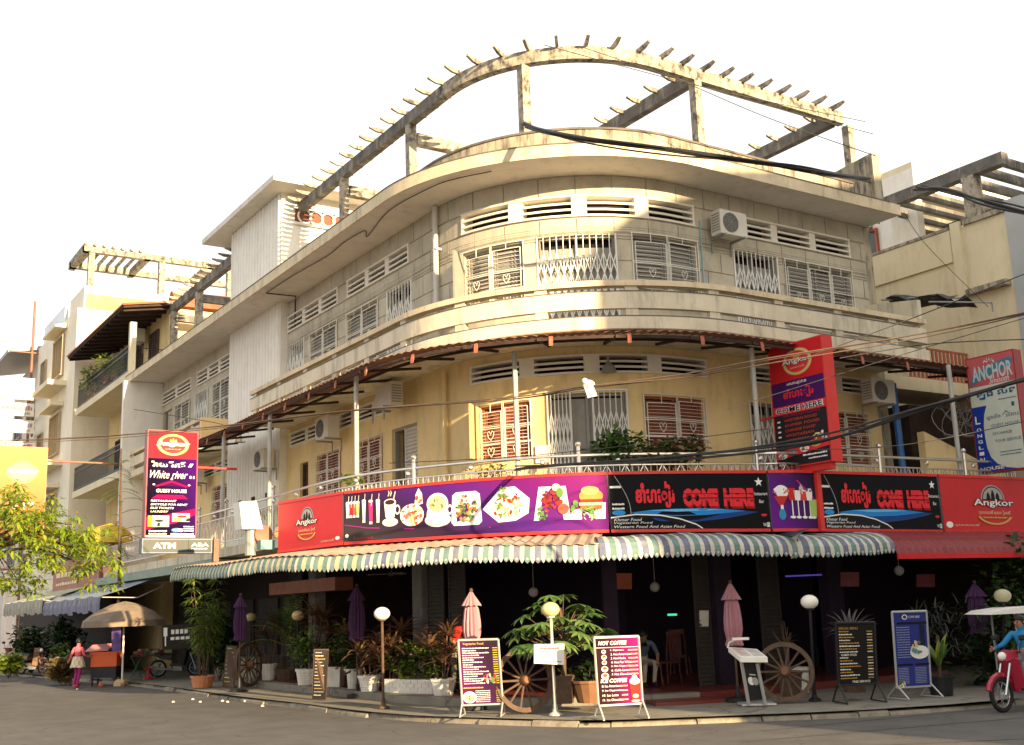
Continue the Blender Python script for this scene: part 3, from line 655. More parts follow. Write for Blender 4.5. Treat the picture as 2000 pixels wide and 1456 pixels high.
b.g('pasta_plate_print'); b.ell(.298, .45, .05, .22, flatm(wh), 2, 24); b.blobs(.298, .45, .044, .19, [rd, cr, (.7, .45, .2), wh, (.65, .15, .08)], 60, 3, 1, .2); b.poly([(.31, .62), (.345, .66), (.342, .86), (.328, .97), (.315, .84)], flatm(wh), 3); b.blobs(.33, .77, .012, .1, [rd, (.6, .1, .1), cr], 12, 4, 2, .4)
b.g('soup_bowl_print'); b.ell(.404, .32, .052, .14, flatm((.62, .6, .57)), 2, 24); b.ell(.404, .42, .044, .24, mW, 3, 24); b.ell(.404, .63, .043, .21, mW, 4, 24); b.ell(.404, .63, .036, .16, flatm((.72, .5, .28)), 5, 20); b.blobs(.404, .63, .026, .1, [or_, gr, wh, cr], 14, 6, 3, .3); b.ring(.452, .5, .012, .1, .4, mW, 3, 12)
b.g('food_plate_print'); b.poly([(.463, .76), (.478, .82), (.552, .82), (.566, .76), (.572, .24), (.56, .18), (.468, .18), (.458, .24)], mW, 2); b.blobs(.515, .5, .04, .25, [br, gr, (.08, .08, .04), cr, (.45, .2, .06), (.06, .1, .03)], 75, 3, 4, .16)
b.g('food_platter_print'); b.poly([(.576, .46), (.64, .84), (.69, .86), (.74, .62), (.735, .35), (.69, .22), (.63, .2)], mW, 2); b.blobs(.66, .5, .055, .2, [cr, or_, rd, gr, wh, (.7, .5, .3)], 75, 3, 5, .16); b.blobs(.655, .76, .022, .1, [gr, (.2, .3, .08)], 14, 7, 6, .3)
b.g('food_plate_print'); b.poly([(.752, .2), (.772, .82), (.862, .82), (.876, .2)], mW, 2); b.blobs(.815, .55, .032, .22, [(.12, .02, .015), (.3, .03, .03), rd], 40, 3, 7, .22); b.blobs(.778, .32, .02, .12, [gr, (.05, .12, .03)], 16, 4, 8, .3); b.ell(.852, .4, .019, .1, flatm((.7, .08, .06)), 7, 16); b.ell(.83, .8, .014, .07, m_cream_ink, 7, 12); b.ell(.842, .7, .012, .09, flatm(gr), 8, 12)
b.g('burger_print'); b.poly([(.876, .2), (.99, .2), (.993, .5), (.88, .36)], mW, 2); b.blobs(.935, .28, .05, .07, [cr, (.75, .5, .15), wh], 30, 3, 9, .2); b.ell(.945, .62, .04, .13, flatm((.5, .22, .06)), 6, 20); b.ell(.942, .72, .03, .08, flatm((.62, .33, .12)), 7, 20)
b.rect(.908, .5, .982, .56, flatm(rd), 8); b.rect(.904, .45, .985, .5, flatm(cr), 8); b.rect(.908, .38, .98, .45, flatm(br), 9); b.blobs(.945, .36, .045, .04, [gr, (.15, .3, .05)], 14, 9, 10, .4); b.blobs(.895, .4, .015, .1, [gr], 8, 8, 11, .5)
b.ell(.012, .12, .008, .04, mW, 2, 10); b.text(.04, .03, .13, .09, 'Restaurant', flatm((.35, .03, .03))); b.flush()
def cinema(root, b, seed):
    """black board, blue planet glow, red lettering"""
    b.fill(mat('print_black', (.006, .006, .008), .6, .1, 4, spec=.1))
    blue = grad('print_blue', [(0, (.01, .03, .12)), (.45, (.02, .22, .6)), (.7, (.03, .12, .42)), (1, (.012, .03, .1))], 1)
    b.poly([(.1, .27), (.2, .33), (.35, .365), (.5, .375), (.65, .365), (.8, .335), (.93, .3), (.85, .25), (.7, .18), (.5, .12), (.3, .14)], flatm((.012, .05, .2)), 1)
    b.poly([(.12, .3), (.25, .345), (.4, .365), (.55, .37), (.7, .355), (.85, .32), (.75, .29), (.6, .25), (.4, .23), (.22, .27)], flatm((.02, .22, .58)), 2); b.poly([(.22, .335), (.4, .358), (.55, .363), (.72, .345), (.58, .325), (.4, .31)], flatm((.12, .45, .8)), 3)
    b.ell(.05, .3, .04, .05, flatm((.03, .25, .6)), 2, 14)
    b.poly([(0, .2), (.15, .255), (.3, .235), (.42, .17), (.52, .07), (.56, 0), (0, 0)], mK, 4); pts = [(0, .2), (.15, .255), (.3, .235), (.42, .17), (.52, .07), (.56, 0)]
    for p, q in zip(pts, pts[1:]): b.poly([p, q, (q[0], q[1]+.022), (p[0], p[1]+.022)], mW, 5)
    b.text(.018, .145, .185, .2, 'Khmer Food', mW, 6, 0, .25); b.text(.018, .085, .25, .135, 'Vegetarian Food', mW, 6, 0, .25); b.text(.018, .02, .45, .07, 'Western Food And Asian Food', mW, 6, 0, .25)
    b.text(.155, .38, .395, .86, 'ខាំហៀរ', mLR, 3, .03); b.text(.155, .38, .395, .86, 'ខាំហៀរ', mLR, 4, .05)
    for x0, x1, w in ((.446, .672, 'COME'), (.708, .905, 'HERE')):
        b.text(x0, .4, x1, .73, w, mLR, 4, .065); b.text(x0+.008, .36, x1+.006, .69, w, flatm((.28, .01, .012)), 3, .065)
        b.rect(x0, .545, x1, .562, mK, 6); b.rect(x0, .63, x1, .638, mK, 6)
    b.star(.945, .84, .028, mW, 3); b.text(.905, .6, .998, .66, 'Restaurant', mW, 3); b.text(.94, .46, .972, .52, 'Bar', mW, 3)
    for i, r in enumerate((.03, .02, .01)): b.ring(.965, .2, r, r*2.2, .3, mLR, 4, 12, math.pi*.25, math.pi*.75)
    b.text(.955, .04, .978, .1, 'Wi', mW, 4); b.rect(.98, .03, .998, .11, mW, 4); b.text(.982, .045, .996, .095, 'Fi', mK, 5)
    b.rect(.003, .75, .07, .79, mW, 2); b.bars(.012, .44, .085, .035, mW, 2, seed); b.bars(.012, .36, .085, .035, mW, 2, seed+1)
    p0 = [(.03+.09*math.sin(t), .98-.7*t/1.6) for t in [i*.2 for i in range(9)]]
    for p, q in zip(p0, p0[1:]): b.poly([p, q, (q[0]+.004, q[1]), (p[0]+.004, p[1])], m_grey_ink, 2)
    b.flush()
r_, b = fascia('restaurant_signboard', 'black signboard with red lettering and blue glow right of the dish board', (1187, 925, 1038), (1496, 922, 1036)); cinema(r_, b, 1)
r_, b = fascia('drinks_signboard', 'narrow purple signboard with a goblet and cocktail glasses between two black boards', (1498, 922, 1036), (1588, 922, 1036))
b.fill(grad('print_purple', [(0, (.14, .012, .24)), (.5, (.07, .01, .12)), (1, (.012, .012, .02))], 2)); b.ell(.22, .66, .16, .12, mW, 2, 16); b.blobs(.22, .66, .12, .08, [pk, wh, rd], 12, 3, 5, .3); b.poly([(.08, .58), (.36, .58), (.26, .42), (.18, .42)], flatm(rd), 3); b.ell(.23, .25, .07, .1, flatm((.03, .25, .4)), 3, 14); b.rect(.2, .32, .26, .42, mW, 2)
for x, c, z1 in ((.43, rd, .72), (.56, wh, .68), (.7, (.7, .05, .05), .66), (.84, wh, .66), (.92, (.35, .5, .12), .52)):
    b.poly([(x-.06, .5), (x+.06, .5), (x+.08, z1), (x-.08, z1)] if c != (.35, .5, .12) else [(x-.07, .22), (x+.07, .22), (x+.09, z1), (x-.09, z1)], flatm(c), 3); b.rect(x-.012, .22, x+.012, .5, mW, 2); b.ell(x, .2, .06, .025, mW, 2, 12)
b.blobs(.75, .7, .15, .05, [wh, (.7, .6, .5)], 10, 6, 2, .4); b.poly([(.3, 1), (.6, .86), (.9, .62), (1, .5), (1, .48), (.88, .6), (.58, .84), (.26, 1)], flatm((.5, .02, .2)), 1); b.flush()
mb = MB(); q = SIGN.at(pos(1592, 922, 1036)[0], 0); mb.box(q.x-.06, q.x+.06, q.y-.09, q.y+.06, 3.36, 4.7); tag(part('signboard_post', mb, m_redlit), 'red steel upright between the drinks board and second black board', 'post')
r_, b = fascia('restaurant_signboard', 'black signboard with red lettering beside the far red emblem board', (1598, 923, 1036), (1828, 929, 1038)); cinema(r_, b, 4)
s1 = SIGN.len-.05
r_, b = fascia('beer_signboard', 'large bright red signboard with towers emblem above the maroon awning', (1831, 929, 1038), (2085, 939, 1042))
b.fill(m_red); beer_panel(b, .38, .5, .3, .78); b.ell(.04, .1, .025, .06, mW, 2, 14); b.text(.08, .07, .26, .12, 'ប្រទេសយើង', m_cream_ink); b.flush()
# ------------------------------------------------------------------ hanging lightboxes
def lightbox(name, label, bl, br, h, th, back, side_m, n=(0, 0, 0)):
    """face from bl to br, h tall, th deep away from the viewer"""
    bl, br = Vector(bl), Vector(br); up = Vector((0, 0, h)); d = back*th; root = thing(name, label, 'sign', (bl+br)/2+d/2)
    mb = MB(); mb.hexa([bl+d, br+d, br+d+up, bl+d+up], [bl, br, br+up, bl+up]); part('sign_box', mb, side_m, root)
    f = -back*.004; e = (br-bl).normalized()*.03; z = Vector((0, 0, .03))
    return root, Board.quad(root, bl+f+e+z, br+f-e+z, bl+f+e+up-z, br+f-e+up-z)
m_sidered = mat('lightbox_casing', (.3, .03, .03), .4, .05, 3)
r_, b = lightbox('guest_house_sign', 'tall red and purple guest house lightbox on the left street', (7.95, 30, 4.16), (9.31, 30, 4.16), 2.84, .28, Vector((0, 1, 0)), m_sidered)
b.fill(mat('print_coral', (.17, .008, .022), .8, .04, 3), 0, .735, 1, 1, 0, 'emblem_sheet'); round_emblem(b, .5, .872, .33, .105, False)
b.fill(grad('print_night_violet', [(0, (.002, .0005, .006)), (.35, (.005, .0006, .016)), (.7, (.022, .001, .06)), (1, (.05, .001, .13))], 2, rough=.9), 0, 0, 1, .735)
b.text(.07, .655, .76, .71, 'វ៉ាយ រីវើ', mW, 3, .03); b.text(.82, .66, .93, .695, 'II', mW, 3, .02, .4)
b.text(.05, .545, .82, .62, 'White river', mW, 3, 0, .42); b.text(.86, .55, .96, .575, 'II', mW, 3, .01)
b.poly([(.14, .47), (.2, .462), (.49, .505), (.78, .462), (.85, .47), (.79, .482), (.49, .53), (.2, .482)], m_pink_ink, 3); b.poly([(.26, .472), (.49, .508), (.72, .472)], flatm((.05, .002, .05), .9), 2)
for x, z in ((.13, .485), (.49, .54), (.85, .485)): b.ell(x, z, .025, .007, mW, 4, 10)
b.text(.18, .41, .8, .443, 'GUEST HOUSE', mW, 3, .03); b.poly([(.09, .35), (.84, .35), (.74, .39), (.2, .39)], m_pink_ink, 3)
for i, t in enumerate(('RESTAURANT', 'BICYCLE FOR RENT', 'BUS TICKETS', 'LAUNDRY')): b.text(.08, .322-i*.034, (.6, .83, .55, .44)[i], .34-i*.034, t, mW, 3, .015, .2)
b.poly([(0, .17), (.4, .2), (1, .265), (1, .2), (.6, .12), (0, .055)], m_pink_ink, 2)
b.rect(.03, .085, .46, .19, flatm((.55, .52, .35)), 3); b.rect(.03, .085, .12, .19, flatm((.5, .25, .02)), 4); b.poly([(.12, .1), (.42, .1), (.36, .135), (.2, .135)], mW, 4); b.ell(.26, .14, .1, .012, mK, 5, 12); b.rect(.22, .09, .28, .125, mK, 5)
b.rect(.52, .135, .88, .215, flatm((.5, .48, .42)), 3); b.rect(.55, .135, .7, .17, flatm((.2, .3, .1)), 4); b.ell(.72, .185, .1, .012, flatm(rd), 5, 12); b.ell(.75, .155, .1, .014, mW, 4, 12); b.rect(.8, .14, .88, .17, mK, 4)
b.ell(.62, .055, .11, .02, flatm((.05, .2, .6)), 3, 16); b.text(.54, .045, .62, .065, 'Wi', mW, 4); b.rect(.64, .042, .74, .068, mW, 4); b.text(.655, .046, .725, .064, 'Fi', flatm((.05, .2, .6)), 5)
for i in range(2): b.bars(.06, .04-i*.026, .42, .013, mW, 3, i)
for i in range(3): b.bars(.76, .085-i*.02, .97, .01, mW, 3, i+5)
b.bars(.5, .012, .97, .016, mW, 3, 9); b.rect(0, -.012, 1, .004, mW, 2); b.flush()
mb = MB(); mb.tube([(9.31, 30.15, 6.05), (10.45, 30.15, 6.05)], .035, 6); part('bracket', mb, m_redlit, r_)
r_, b = lightbox('cash_machine_sign', 'grey lightbox lettered in white under the purple guest house sign', (7.82, 29.7, 3.72), (9.66, 29.7, 3.72), .38, .3, Vector((0, 1, 0)), mat('blue_grey_casing', (.16, .2, .25), .5, .1, 3))
b.fill(mat('print_grey', (.06, .07, .068), .5, .08, 3)); b.text(.14, .28, .47, .76, 'ATM', mW, 2, .04); b.text(.7, .46, .96, .76, 'ABA', mW, 2, .02); b.bars(.7, .24, .94, .1, mW, 2, 3); b.ell(.5, .74, .012, .06, mLR, 3, 10); b.rect(.655, .0, .66, 1, mK, 2, n=1); b.flush()
mb = MB(); mb.box(9.72, 9.86, 29.75, 29.9, 3.5, 4.1); tag(part('bracket_post', mb, m_rust), 'short rusty post at the right end of the grey cash machine sign', 'post')
# the tilted red lightbox over the corner
X0 = 17.9; A0, A1 = on_x(1499, 680, X0), on_x(1603, 653, X0)
r_, b = lightbox('restaurant_lightbox', 'tall red lightbox with round emblem and menu projecting above the black boards', (X0, A0.y, 4.74), (X0, A1.y, 4.74), 2.66, .32, Vector((1, 0, 0)), m_redlit)
b.fill(mR, 0, .7, 1, 1, 0, 'emblem_sheet'); round_emblem(b, .54, .845, .28, .112)
b.fill(flatm((.06, .008, .1)), 0, .5, 1, .7, 0, 'violet_sheet', nz=1); b.fill(mLR, 0, .43, 1, .5, 0, 'red_sheet', nz=1); b.fill(flatm((.022, .016, .022)), 0, 0, 1, .43, 0, 'black_sheet', nz=1)
b.text(.3, .655, .68, .685, 'អាហារដ្ឋាន', mW, 2, .01); b.text(.22, .535, .8, .64, 'ខាំហៀរ', mLR, 2, .04)
b.halo(.06, .443, .94, .488, 'COME HERE', mK, mW, 2, .02, .06); b.text(.18, .405, .9, .427, 'BAR AND RESTAURANT', flatm((.35, .01, .05)), 2, .01)
for i, t in enumerate(('WESTERN FOOD', 'KHMER FOOD', 'CHINESE FOOD', 'VEGETARIAN', 'COCKTAILS')):
    b.text(.2, .365-i*.042, (.82, .86, .78, .75, .64)[i], .388-i*.042, t, flatm((.5, .06, .03)), 2, .012, .15); b.ell(.09, .375-i*.042, .035, .008, mW, 2, 10)
b.poly([(0, .06), (1, .12), (1, .21), (0, .12)], mLR, 2)
for x, z, c in ((.12, .09, wh), (.32, .105, (.1, .14, .22)), (.54, .125, wh), (.76, .15, (.6, .35, .08))): b.ell(x, z, .09, .026, flatm(c), 3, 14); b.blobs(x, z, .06, .016, [br, rd, or_, gr] if c != wh else [br, rd], 8, 4, int(x*50), .4)
b.blobs(.84, .2, .11, .04, [wh, gr, (.6, .5, .1), rd], 16, 4, 4, .35); b.bars(.5, .065, .95, .014, mW, 3, 2); b.bars(.6, .035, .95, .012, mW, 3, 4); b.ell(.08, .02, .05, .012, mW, 3, 12); b.flush()
mb = MB(); mb.tube([(X0+.1, A0.y-.05, 5.9), (X0+.1, A0.y+.5, 5.9)], .03, 5); mb.box(X0+.06, X0+.2, A1.y+.1, A0.y-.3, 4.6, 4.74); part('bracket', mb, m_redlit, r_)
X1 = 23.8; A0, A1 = on_x(1884, 699, X1), on_x(1978, 682, X1)
r_, b = lightbox('inn_lightbox', 'pink, white and blue lightbox at the far end of the signboards', (X1, A0.y, 4.76), (X1, A1.y, 4.76), 2.8, .3, Vector((1, 0, 0)), m_sidered)
b.fill(mat('print_pink', (.5, .1, .11), .4, .1, 3), 0, .745, 1, 1, 0, 'emblem_sheet'); b.fill(mat('print_pale', (.55, .6, .5), .3, .06, 3), 0, 0, 1, .745); bl_ = flatm((.012, .04, .3)); dk = flatm((.03, .1, .22))
b.poly([(.02, .76), (.5, .83), (.95, .88), (1, .925), (.92, .955), (.5, .92), (.12, .86)], flatm((.06, .2, .28)), 2); b.text(.1, .79, .97, .925, 'ANCHOR', flatm((.5, .55, .55)), 3, .03, 0, slope=0.0); b.text(.45, .752, .88, .8, 'Smooth', mW, 3, 0, .4); b.blobs(.5, .955, .12, .015, [wh, (.3, .25, .25)], 12, 3, 3, .4)
b.text(.14, .625, .5, .7, 'ឡុង', dk, 2, .03); b.text(.6, .645, .98, .71, 'លីន', dk, 2, .03)
b.poly([(0, 0), (.85, 0), (.6, .02), (.42, .06), (.3, .12), (.24, .2), (.22, .3), (.22, .4), (.26, .5), (.33, .57), (0, .57)], bl_, 2); b.text(.05, .42, .16, .49, 'L', mW, 3, .01)
for i, c in enumerate('ONGLIN'): b.text(.06, .355-i*.052, .16, .385-i*.052, c, mW, 3, .02)
b.text(.04, .012, .55, .042, 'HOUSE', m_cream_ink, 3, .03); b.text(.86, .53, .92, .565, 'I', dk, 3, .02); b.text(.3, .44, .6, .485, 'ឡុងលីន', dk, 3); b.poly([(.62, .455), (.72, .5), (.84, .465), (.72, .49)], dk, 3); b.text(.72, .445, .98, .47, 'អគារ', dk, 3)
for z, t, x in ((.375, 'GUEST HOUSE', .38), (.305, 'EXCHANGE', .4), (.24, 'TOUR SERVICE', .42)): b.text(x, z, .97 if t[0] != 'E' else .8, z+.024, t, dk, 3)
b.bars(.5, .15, .95, .008, dk, 3, 3); b.bars(.5, .125, .95, .008, dk, 3, 4); b.bars(.6, .6, .98, .008, dk, 3, 6); b.flush()
# ================================================================== things fixed to the facade
CAN = Surf(wall_path(2.1, 2.05, 36.4, 26.3)); 
can = thing('sheet_canopy', 'rusty corrugated sheet canopy on poles over the first floor balcony', 'canopy', CAN.at(12, 4))
mb = MB(); d_ = 0.0; n = int(CAN.len/.055); vs = []
for i in range(n+1):
    s = CAN.len*i/n; w = .016*math.sin(i*math.pi/2); zz = 7.36+.05*math.sin(s*.9)*.4
    for off, z in ((.12, zz-.02), (-.55, zz+.13), (-1.35, zz+.26)): vs.append(CAN.at(s, z+w, off))
mb.add(vs, [(3*i+j, 3*i+3+j, 3*i+4+j, 3*i+1+j) for i in range(n) for j in range(2)]); part('roof_sheet', mb, m_rust, can)
for off, z in ((.02, 7.28), (-.7, 7.4)):
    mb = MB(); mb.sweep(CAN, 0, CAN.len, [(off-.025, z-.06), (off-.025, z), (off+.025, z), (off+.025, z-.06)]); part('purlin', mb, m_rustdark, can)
s = .3
while s < CAN.len:
    mb = MB(); A, B = CAN.at(s, 7.27, .1), CAN.at(s, 7.5, -1.5); t = (CAN.at(min(s+.1, CAN.len), 0)-CAN.at(max(0, s-.1), 0)).normalized()*.025
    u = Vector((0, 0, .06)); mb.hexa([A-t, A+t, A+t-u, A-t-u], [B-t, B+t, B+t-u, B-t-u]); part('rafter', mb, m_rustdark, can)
    mb = MB(); q = CAN.at(s+.25, 7.2, .06); mb.hexa([q-t*1.6, q+t*1.6, q+t*1.6+Vector((0, 0, .1)), q-t*1.6+Vector((0, 0, .1))], [v+(CAN.at(s, 0, 1)-CAN.at(s, 0, 0))*.03-Vector((0, 0, .1)) for v in (q-t*1.6, q+t*1.6, q+t*1.6+Vector((0, 0, .1)), q-t*1.6+Vector((0, 0, .1)))]); part('sheet_bracket', mb, m_redtie, can)
    s += 1.55
for px, py in ((430, 930), (520, 900), (690, 860), (1006, 800), (1480, 800), (1868, 800)):
    q = RAIL.hit(px, py)
    if q: c = RAIL.at(q[0], 0, -.09); mb = MB(); mb.tube([(c.x, c.y, 3.97), (c.x, c.y, 7.3)], .055, 8); part('pole', mb, m_polemetal, can)
# stainless balcony railing
rl = thing('balcony_railing', 'curved stainless balcony railing with ball finials above the signboards', 'railing', RAIL.at(20, 3.97))
for z, r in ((5.02, .032), (4.8, .02), (4.12, .02)):
    mb = MB(); mb.tube([RAIL.at(d_, z, 0) for d_ in RAIL.steps(.2, RAIL.len, .2)], r, 6); part('rail', mb, m_steel, rl)
mb = MB(); s = .2; i = 0
while s < RAIL.len:
    q = RAIL.at(s, 0); mb.tube([(q.x, q.y, 4.12), (q.x, q.y, 4.8)], .012, 4)
    if i % 6 in (0, 3): mb.tube([RAIL.at(s, 4.15), RAIL.at(min(RAIL.len, s+.36), 4.78)], .01, 4); mb.tube([RAIL.at(s, 4.78), RAIL.at(min(RAIL.len, s+.36), 4.15)], .01, 4)
    s += .13; i += 1
part('railing_bars', mb, m_steel, rl, kind='stuff')
for px, py in ((442, 985), (534, 960), (808, 905), (1130, 890), (1477, 880), (1717, 890), (1884, 905), (390, 1000)):
    q = RAIL.hit(px, py)
    if not q: continue
    c = RAIL.at(q[0], 0); mb = MB(); mb.tube([(c.x, c.y, 3.97), (c.x, c.y, 5.2)], .04, 8); mb.ball((c.x, c.y, 5.25), .062, 10, 6); part('post', mb, m_steel, rl)
s = 1.0
while s < RAIL.len:
    mb = MB(); mb.ball(RAIL.at(s, 4.91), .06, 8, 5); part('ball', mb, m_steel, rl); s += 1.55
# tin skirt and striped awning under the boards
AWN = off_surf(SIGN, 1.15); awn_end = AWN.hit(1740, 1090)[0]
def az(s): return 3.28-.17*min(1, s/AWN.len*1.5)+.03*math.sin(s*1.3)     # crease height
m_tin = mat('tin_skirt', (.34, .25, .19), .7, .2, 2, .1, stain=(.14, .09, .06), stain_amt=.6)
mb = MB(); tin_end = 13.7; n = int(tin_end/.06); vs = []
for i in range(n+1):
    s = tin_end*i/n; k = s/AWN.len; w = .014*math.sin(i*math.pi/2); a = AWN.at(s, az(s)+w+.01, .05); b_ = SIGN.at(min(SIGN.len, k*SIGN.len), 3.44-.05*k, -.05); vs += [a, a.lerp(b_, .5)+Vector((0, 0, w)), b_+Vector((0, 0, w))]
mb.add(vs, [(3*i+j, 3*i+3+j, 3*i+4+j, 3*i+1+j) for i in range(n) for j in range(2)]); tag(part('tin_skirt_roof', mb, m_tin), 'brown corrugated tin roof skirt between the signboards and striped valance', 'roof')
aw = thing('striped_awning', 'blue, green and cream striped awning with scalloped edge over the restaurant front', 'awning', AWN.at(awn_end*.5, 2.7))
cols = [mat('awning_cream', (.5, .47, .4), .7, .1, 4, stain=(.35, .3, .22), stain_amt=.5), mat('awning_blue', (.13, .145, .21), .8, .3, 2, stain=(.26, .25, .24), stain_amt=.5), mat('awning_green', (.13, .21, .19), .8, .3, 2, stain=(.27, .29, .25), stain_amt=.5), mat('awning_ochre', (.44, .4, .25), .8, .2, 3)]
mb = MB(); s = 0.0; i = 0; W_ = .105
prof = [(-.62, .16), (-.28, .1), (0, .015), (.09, -.1), (.12, -.2)]
while s < awn_end-W_:
    left = s < 8.8; seq = (0, 2, 3, 1) if left else (0, 1, 0, 2); k = seq[i % 4] if not left else (0, 2, 3, 2)[i % 4]
    pr = [(-1.1, .2), (-.6, .17), (-.2, .1), (0, .015), (.11, -.1), (.13, -.19)] if s > 13.6 else [(-.2, .04), (0, .015), (.06, -.1), (.09, -.2)]
    W_ = .12 if k else .08; e = s+W_; dz = .012*math.sin(s*7)
    vs = [AWN.at(q, az(q)+z+dz, o) for o, z in pr for q in (s, e)]; m_ = len(pr); mb.add(vs, [(2*j, 2*j+1, 2*j+3, 2*j+2) for j in range(m_-1)], k)
    o, z = pr[-1]; tip = [AWN.at(s, az(s)+z+dz, o), AWN.at(s, az(s)+z-.05+dz, o), AWN.at(s+W_*.2, az(s)+z-.095+dz, o), AWN.at(s+W_/2, az(s)+z-.125+dz, o), AWN.at(s+W_*.8, az(s)+z-.095+dz, o), AWN.at(e, az(e)+z-.05+dz, o), AWN.at(e, az(e)+z+dz, o)]
    mb.add(tip, [tuple(range(7))], k)
    if not left and k: 
        c = AWN.at(s+W_/2, az(s)+z-.05, o+.004); mb.add([c+Vector((0, 0, .03)), c+(AWN.at(e, 0)-AWN.at(s, 0))*.25, c-Vector((0, 0, .03)), c-(AWN.at(e, 0)-AWN.at(s, 0))*.25], [(0, 1, 2, 3)], 0)
    s += W_; i += 1
part('striped_cloth', mb, cols, aw, fix=False, kind='stuff')
mb = MB(); mb.tube([AWN.at(q, az(q)-.03, .0) for q in AWN.steps(0, awn_end, .3)], .02, 5); part('front_bar', mb, m_grey_steel, aw)
# maroon corrugated awning to the right
ra = thing('maroon_awning', 'maroon corrugated awning under the large bright red signboard', 'awning', AWN.at(awn_end+3, 2.7))
m_maroon = mat('maroon_sheet', (.2, .028, .03), .5, .15, 3)
mb = MB(); L = AWN.len-awn_end; n = int(L/.05); vs = []
for i in range(n+1):
    s = awn_end+.02+(L-.02)*i/n; w = .014*math.sin(i*math.pi/2)
    for o, z in ((-1.1, 3.36), (-.6, 3.25), (-.15, 3.1), (.1, 2.95), (.16, 2.82)): vs.append(AWN.at(s, z+w*.7, o+w))
mb.add(vs, [(5*i+j, 5*i+5+j, 5*i+6+j, 5*i+1+j) for i in range(n) for j in range(4)]); part('corrugated_sheet', mb, m_maroon, ra)
mb = MB(); mb.sweep(AWN, awn_end+.02, AWN.len, [(.15, 2.72), (.15, 2.83), (.18, 2.83), (.18, 2.72)]); part('front_board', mb, m_red, ra)
# air conditioners
ac = thing('air_conditioner', 'beige air conditioner unit on the upper right wall beside a vent', 'air conditioner', group='air conditioners on the facades')
mb = MB(); mb.box(-.42, .42, -.16, .16, 0, .58); part('casing', mb, m_acwhite, ac, True)
mb = MB()
for i in range(5): mb.tube([(-.1+r*math.cos(t*math.pi/8), -.175, .29+r*math.sin(t*math.pi/8)) for t in range(17) for r in [.05+.045*i]], .007, 4, cap=False)
for i in range(4): a = i*math.pi/4; mb.tube([(-.1+.24*math.cos(a), -.178, .29+.24*math.sin(a)), (-.1-.24*math.cos(a), -.178, .29-.24*math.sin(a))], .006, 4)
part('fan_grille', mb, m_grey_steel, ac, True)
mb = MB(); mb.lathe([(.24, 0), (.24, .012)], (0, 0, 0), 20); me = mb.mesh('fan_recess', flatm((.12, .115, .1))); 
for v in me.vertices: v.co = Vector((v.co.x-.1, -.161-v.co.z*.5, v.co.y+.29))
part('fan_recess', me, None, ac, True)
mb = MB()
for i in range(7): mb.box(-.43, -.421, -.13, .13, .08+i*.065, .11+i*.065)
part('side_louvre', mb, m_grey_steel, ac, True)
for x in (-.3, .3): mb = MB(); mb.box(x-.02, x+.02, -.2, .3, -.05, 0); mb.box(x-.02, x+.02, .27, .3, -.35, -.05); part('bracket', mb, m_grey_steel, ac, True)
def on_wall(o_or_none, px, py, label, z=None, off=.36, turn=0.0, scale=1.0, first=[True]):
    s, zz = W0.hit(px, py); p = W0.at(s, (z or zz)-.28, off); n = W0.at(s, 0, 1)-W0.at(s, 0, 0); rz = math.atan2(n.x, -n.y)+turn
    if first[0]: first[0] = False; ac.location = p; ac.rotation_euler = (0, 0, rz); ac['label'] = label; return ac
    return dup(ac, p, rz, label, scale)
on_wall(ac, 1403, 450, 'beige air conditioner on the upper right wall beside a louvred vent')
on_wall(ac, 1678, 775, 'air conditioner beside the blue pipe behind the tall red lightbox', off=.6)
on_wall(ac, 672, 840, 'air conditioner between two vents over the left shuttered windows', off=.5)
on_wall(ac, 795, 778, 'air conditioner with louvred back over the half open balcony door', off=.5, turn=math.pi)
on_wall(ac, 552, 900, 'air conditioner on the balcony corner next to the fluted tower', off=.6)
on_wall(ac, 410, 930, 'air conditioner on the wall behind the purple guest house sign', off=.5)
# drain pipes, lamps, notice
mb = MB(); s = sv(860, 500); mb.tube([W0.at(s, 11.48, .13), W0.at(s, 7.9, .13)], .065, 10)
for z in (8.9, 10.4): mb.cbox(W0.at(s, z, .08), (.2, .2, .05))
tag(part('drain_pipe', mb, m_pipe), 'beige vertical drain pipe on the upper wall where the curve begins', 'pipe')
mb = MB(); s = W0.len-.05; mb.tube([W0.at(s, 7.2, .5), W0.at(s, 3.98, .55)], .085, 8); tag(part('blue_pipe', mb, mat('blue_pvc', (.03, .13, .36), .4, .1, 4)), 'thick blue pipe running down beside the first floor balcony', 'pipe')
mb = MB(); s = sv(1367, 480); mb.tube([W0.at(s, 10.7, .05), W0.at(s, 8.6, .05)], .02, 5); tag(part('water_pipe', mb, mat('pale_blue_pvc', (.25, .42, .45), .5, .1, 4)), 'thin pale blue pipe down the upper wall beside the air conditioner', 'pipe')
mb = MB(); s = sv(1367, 850); mb.tube([W0.at(sv(875, 800), 7.4, .1), W0.at(sv(875, 800), 4.0, .1)], .06, 8); tag(part('drain_pipe', mb, m_yellow), 'yellow painted drain pipe on the first floor wall left of the arched bay', 'pipe')
def wlamp(S, px, py, label, off=.3):
    s, z = S.hit(px, py); q = S.at(s, z, off); t = thing('wall_lamp', label, 'lamp', q, group='conical lamps on the first floor')
    mb = MB(); mb.lathe([(.17, -.12), (.13, 0), (.05, .08), (.03, .12)], q, 12); part('lamp_shade', mb, m_grey_steel, t); mb = MB(); mb.tube([q+Vector((0, 0, .1)), q+Vector((0, 0, .22)), S.at(s, z+.2, .02)], .018, 5); part('arm', mb, m_grey_steel, t)
wlamp(W0, 1184, 722, 'conical lamp on the vent above the open folding gate'); wlamp(W0, 766, 765, 'conical lamp beside the air conditioner above the balcony door'); wlamp(Surf([(12.3, 36.6), (12.3, 31.9)]), 487, 858, 'conical lamp on the fluted tower face')
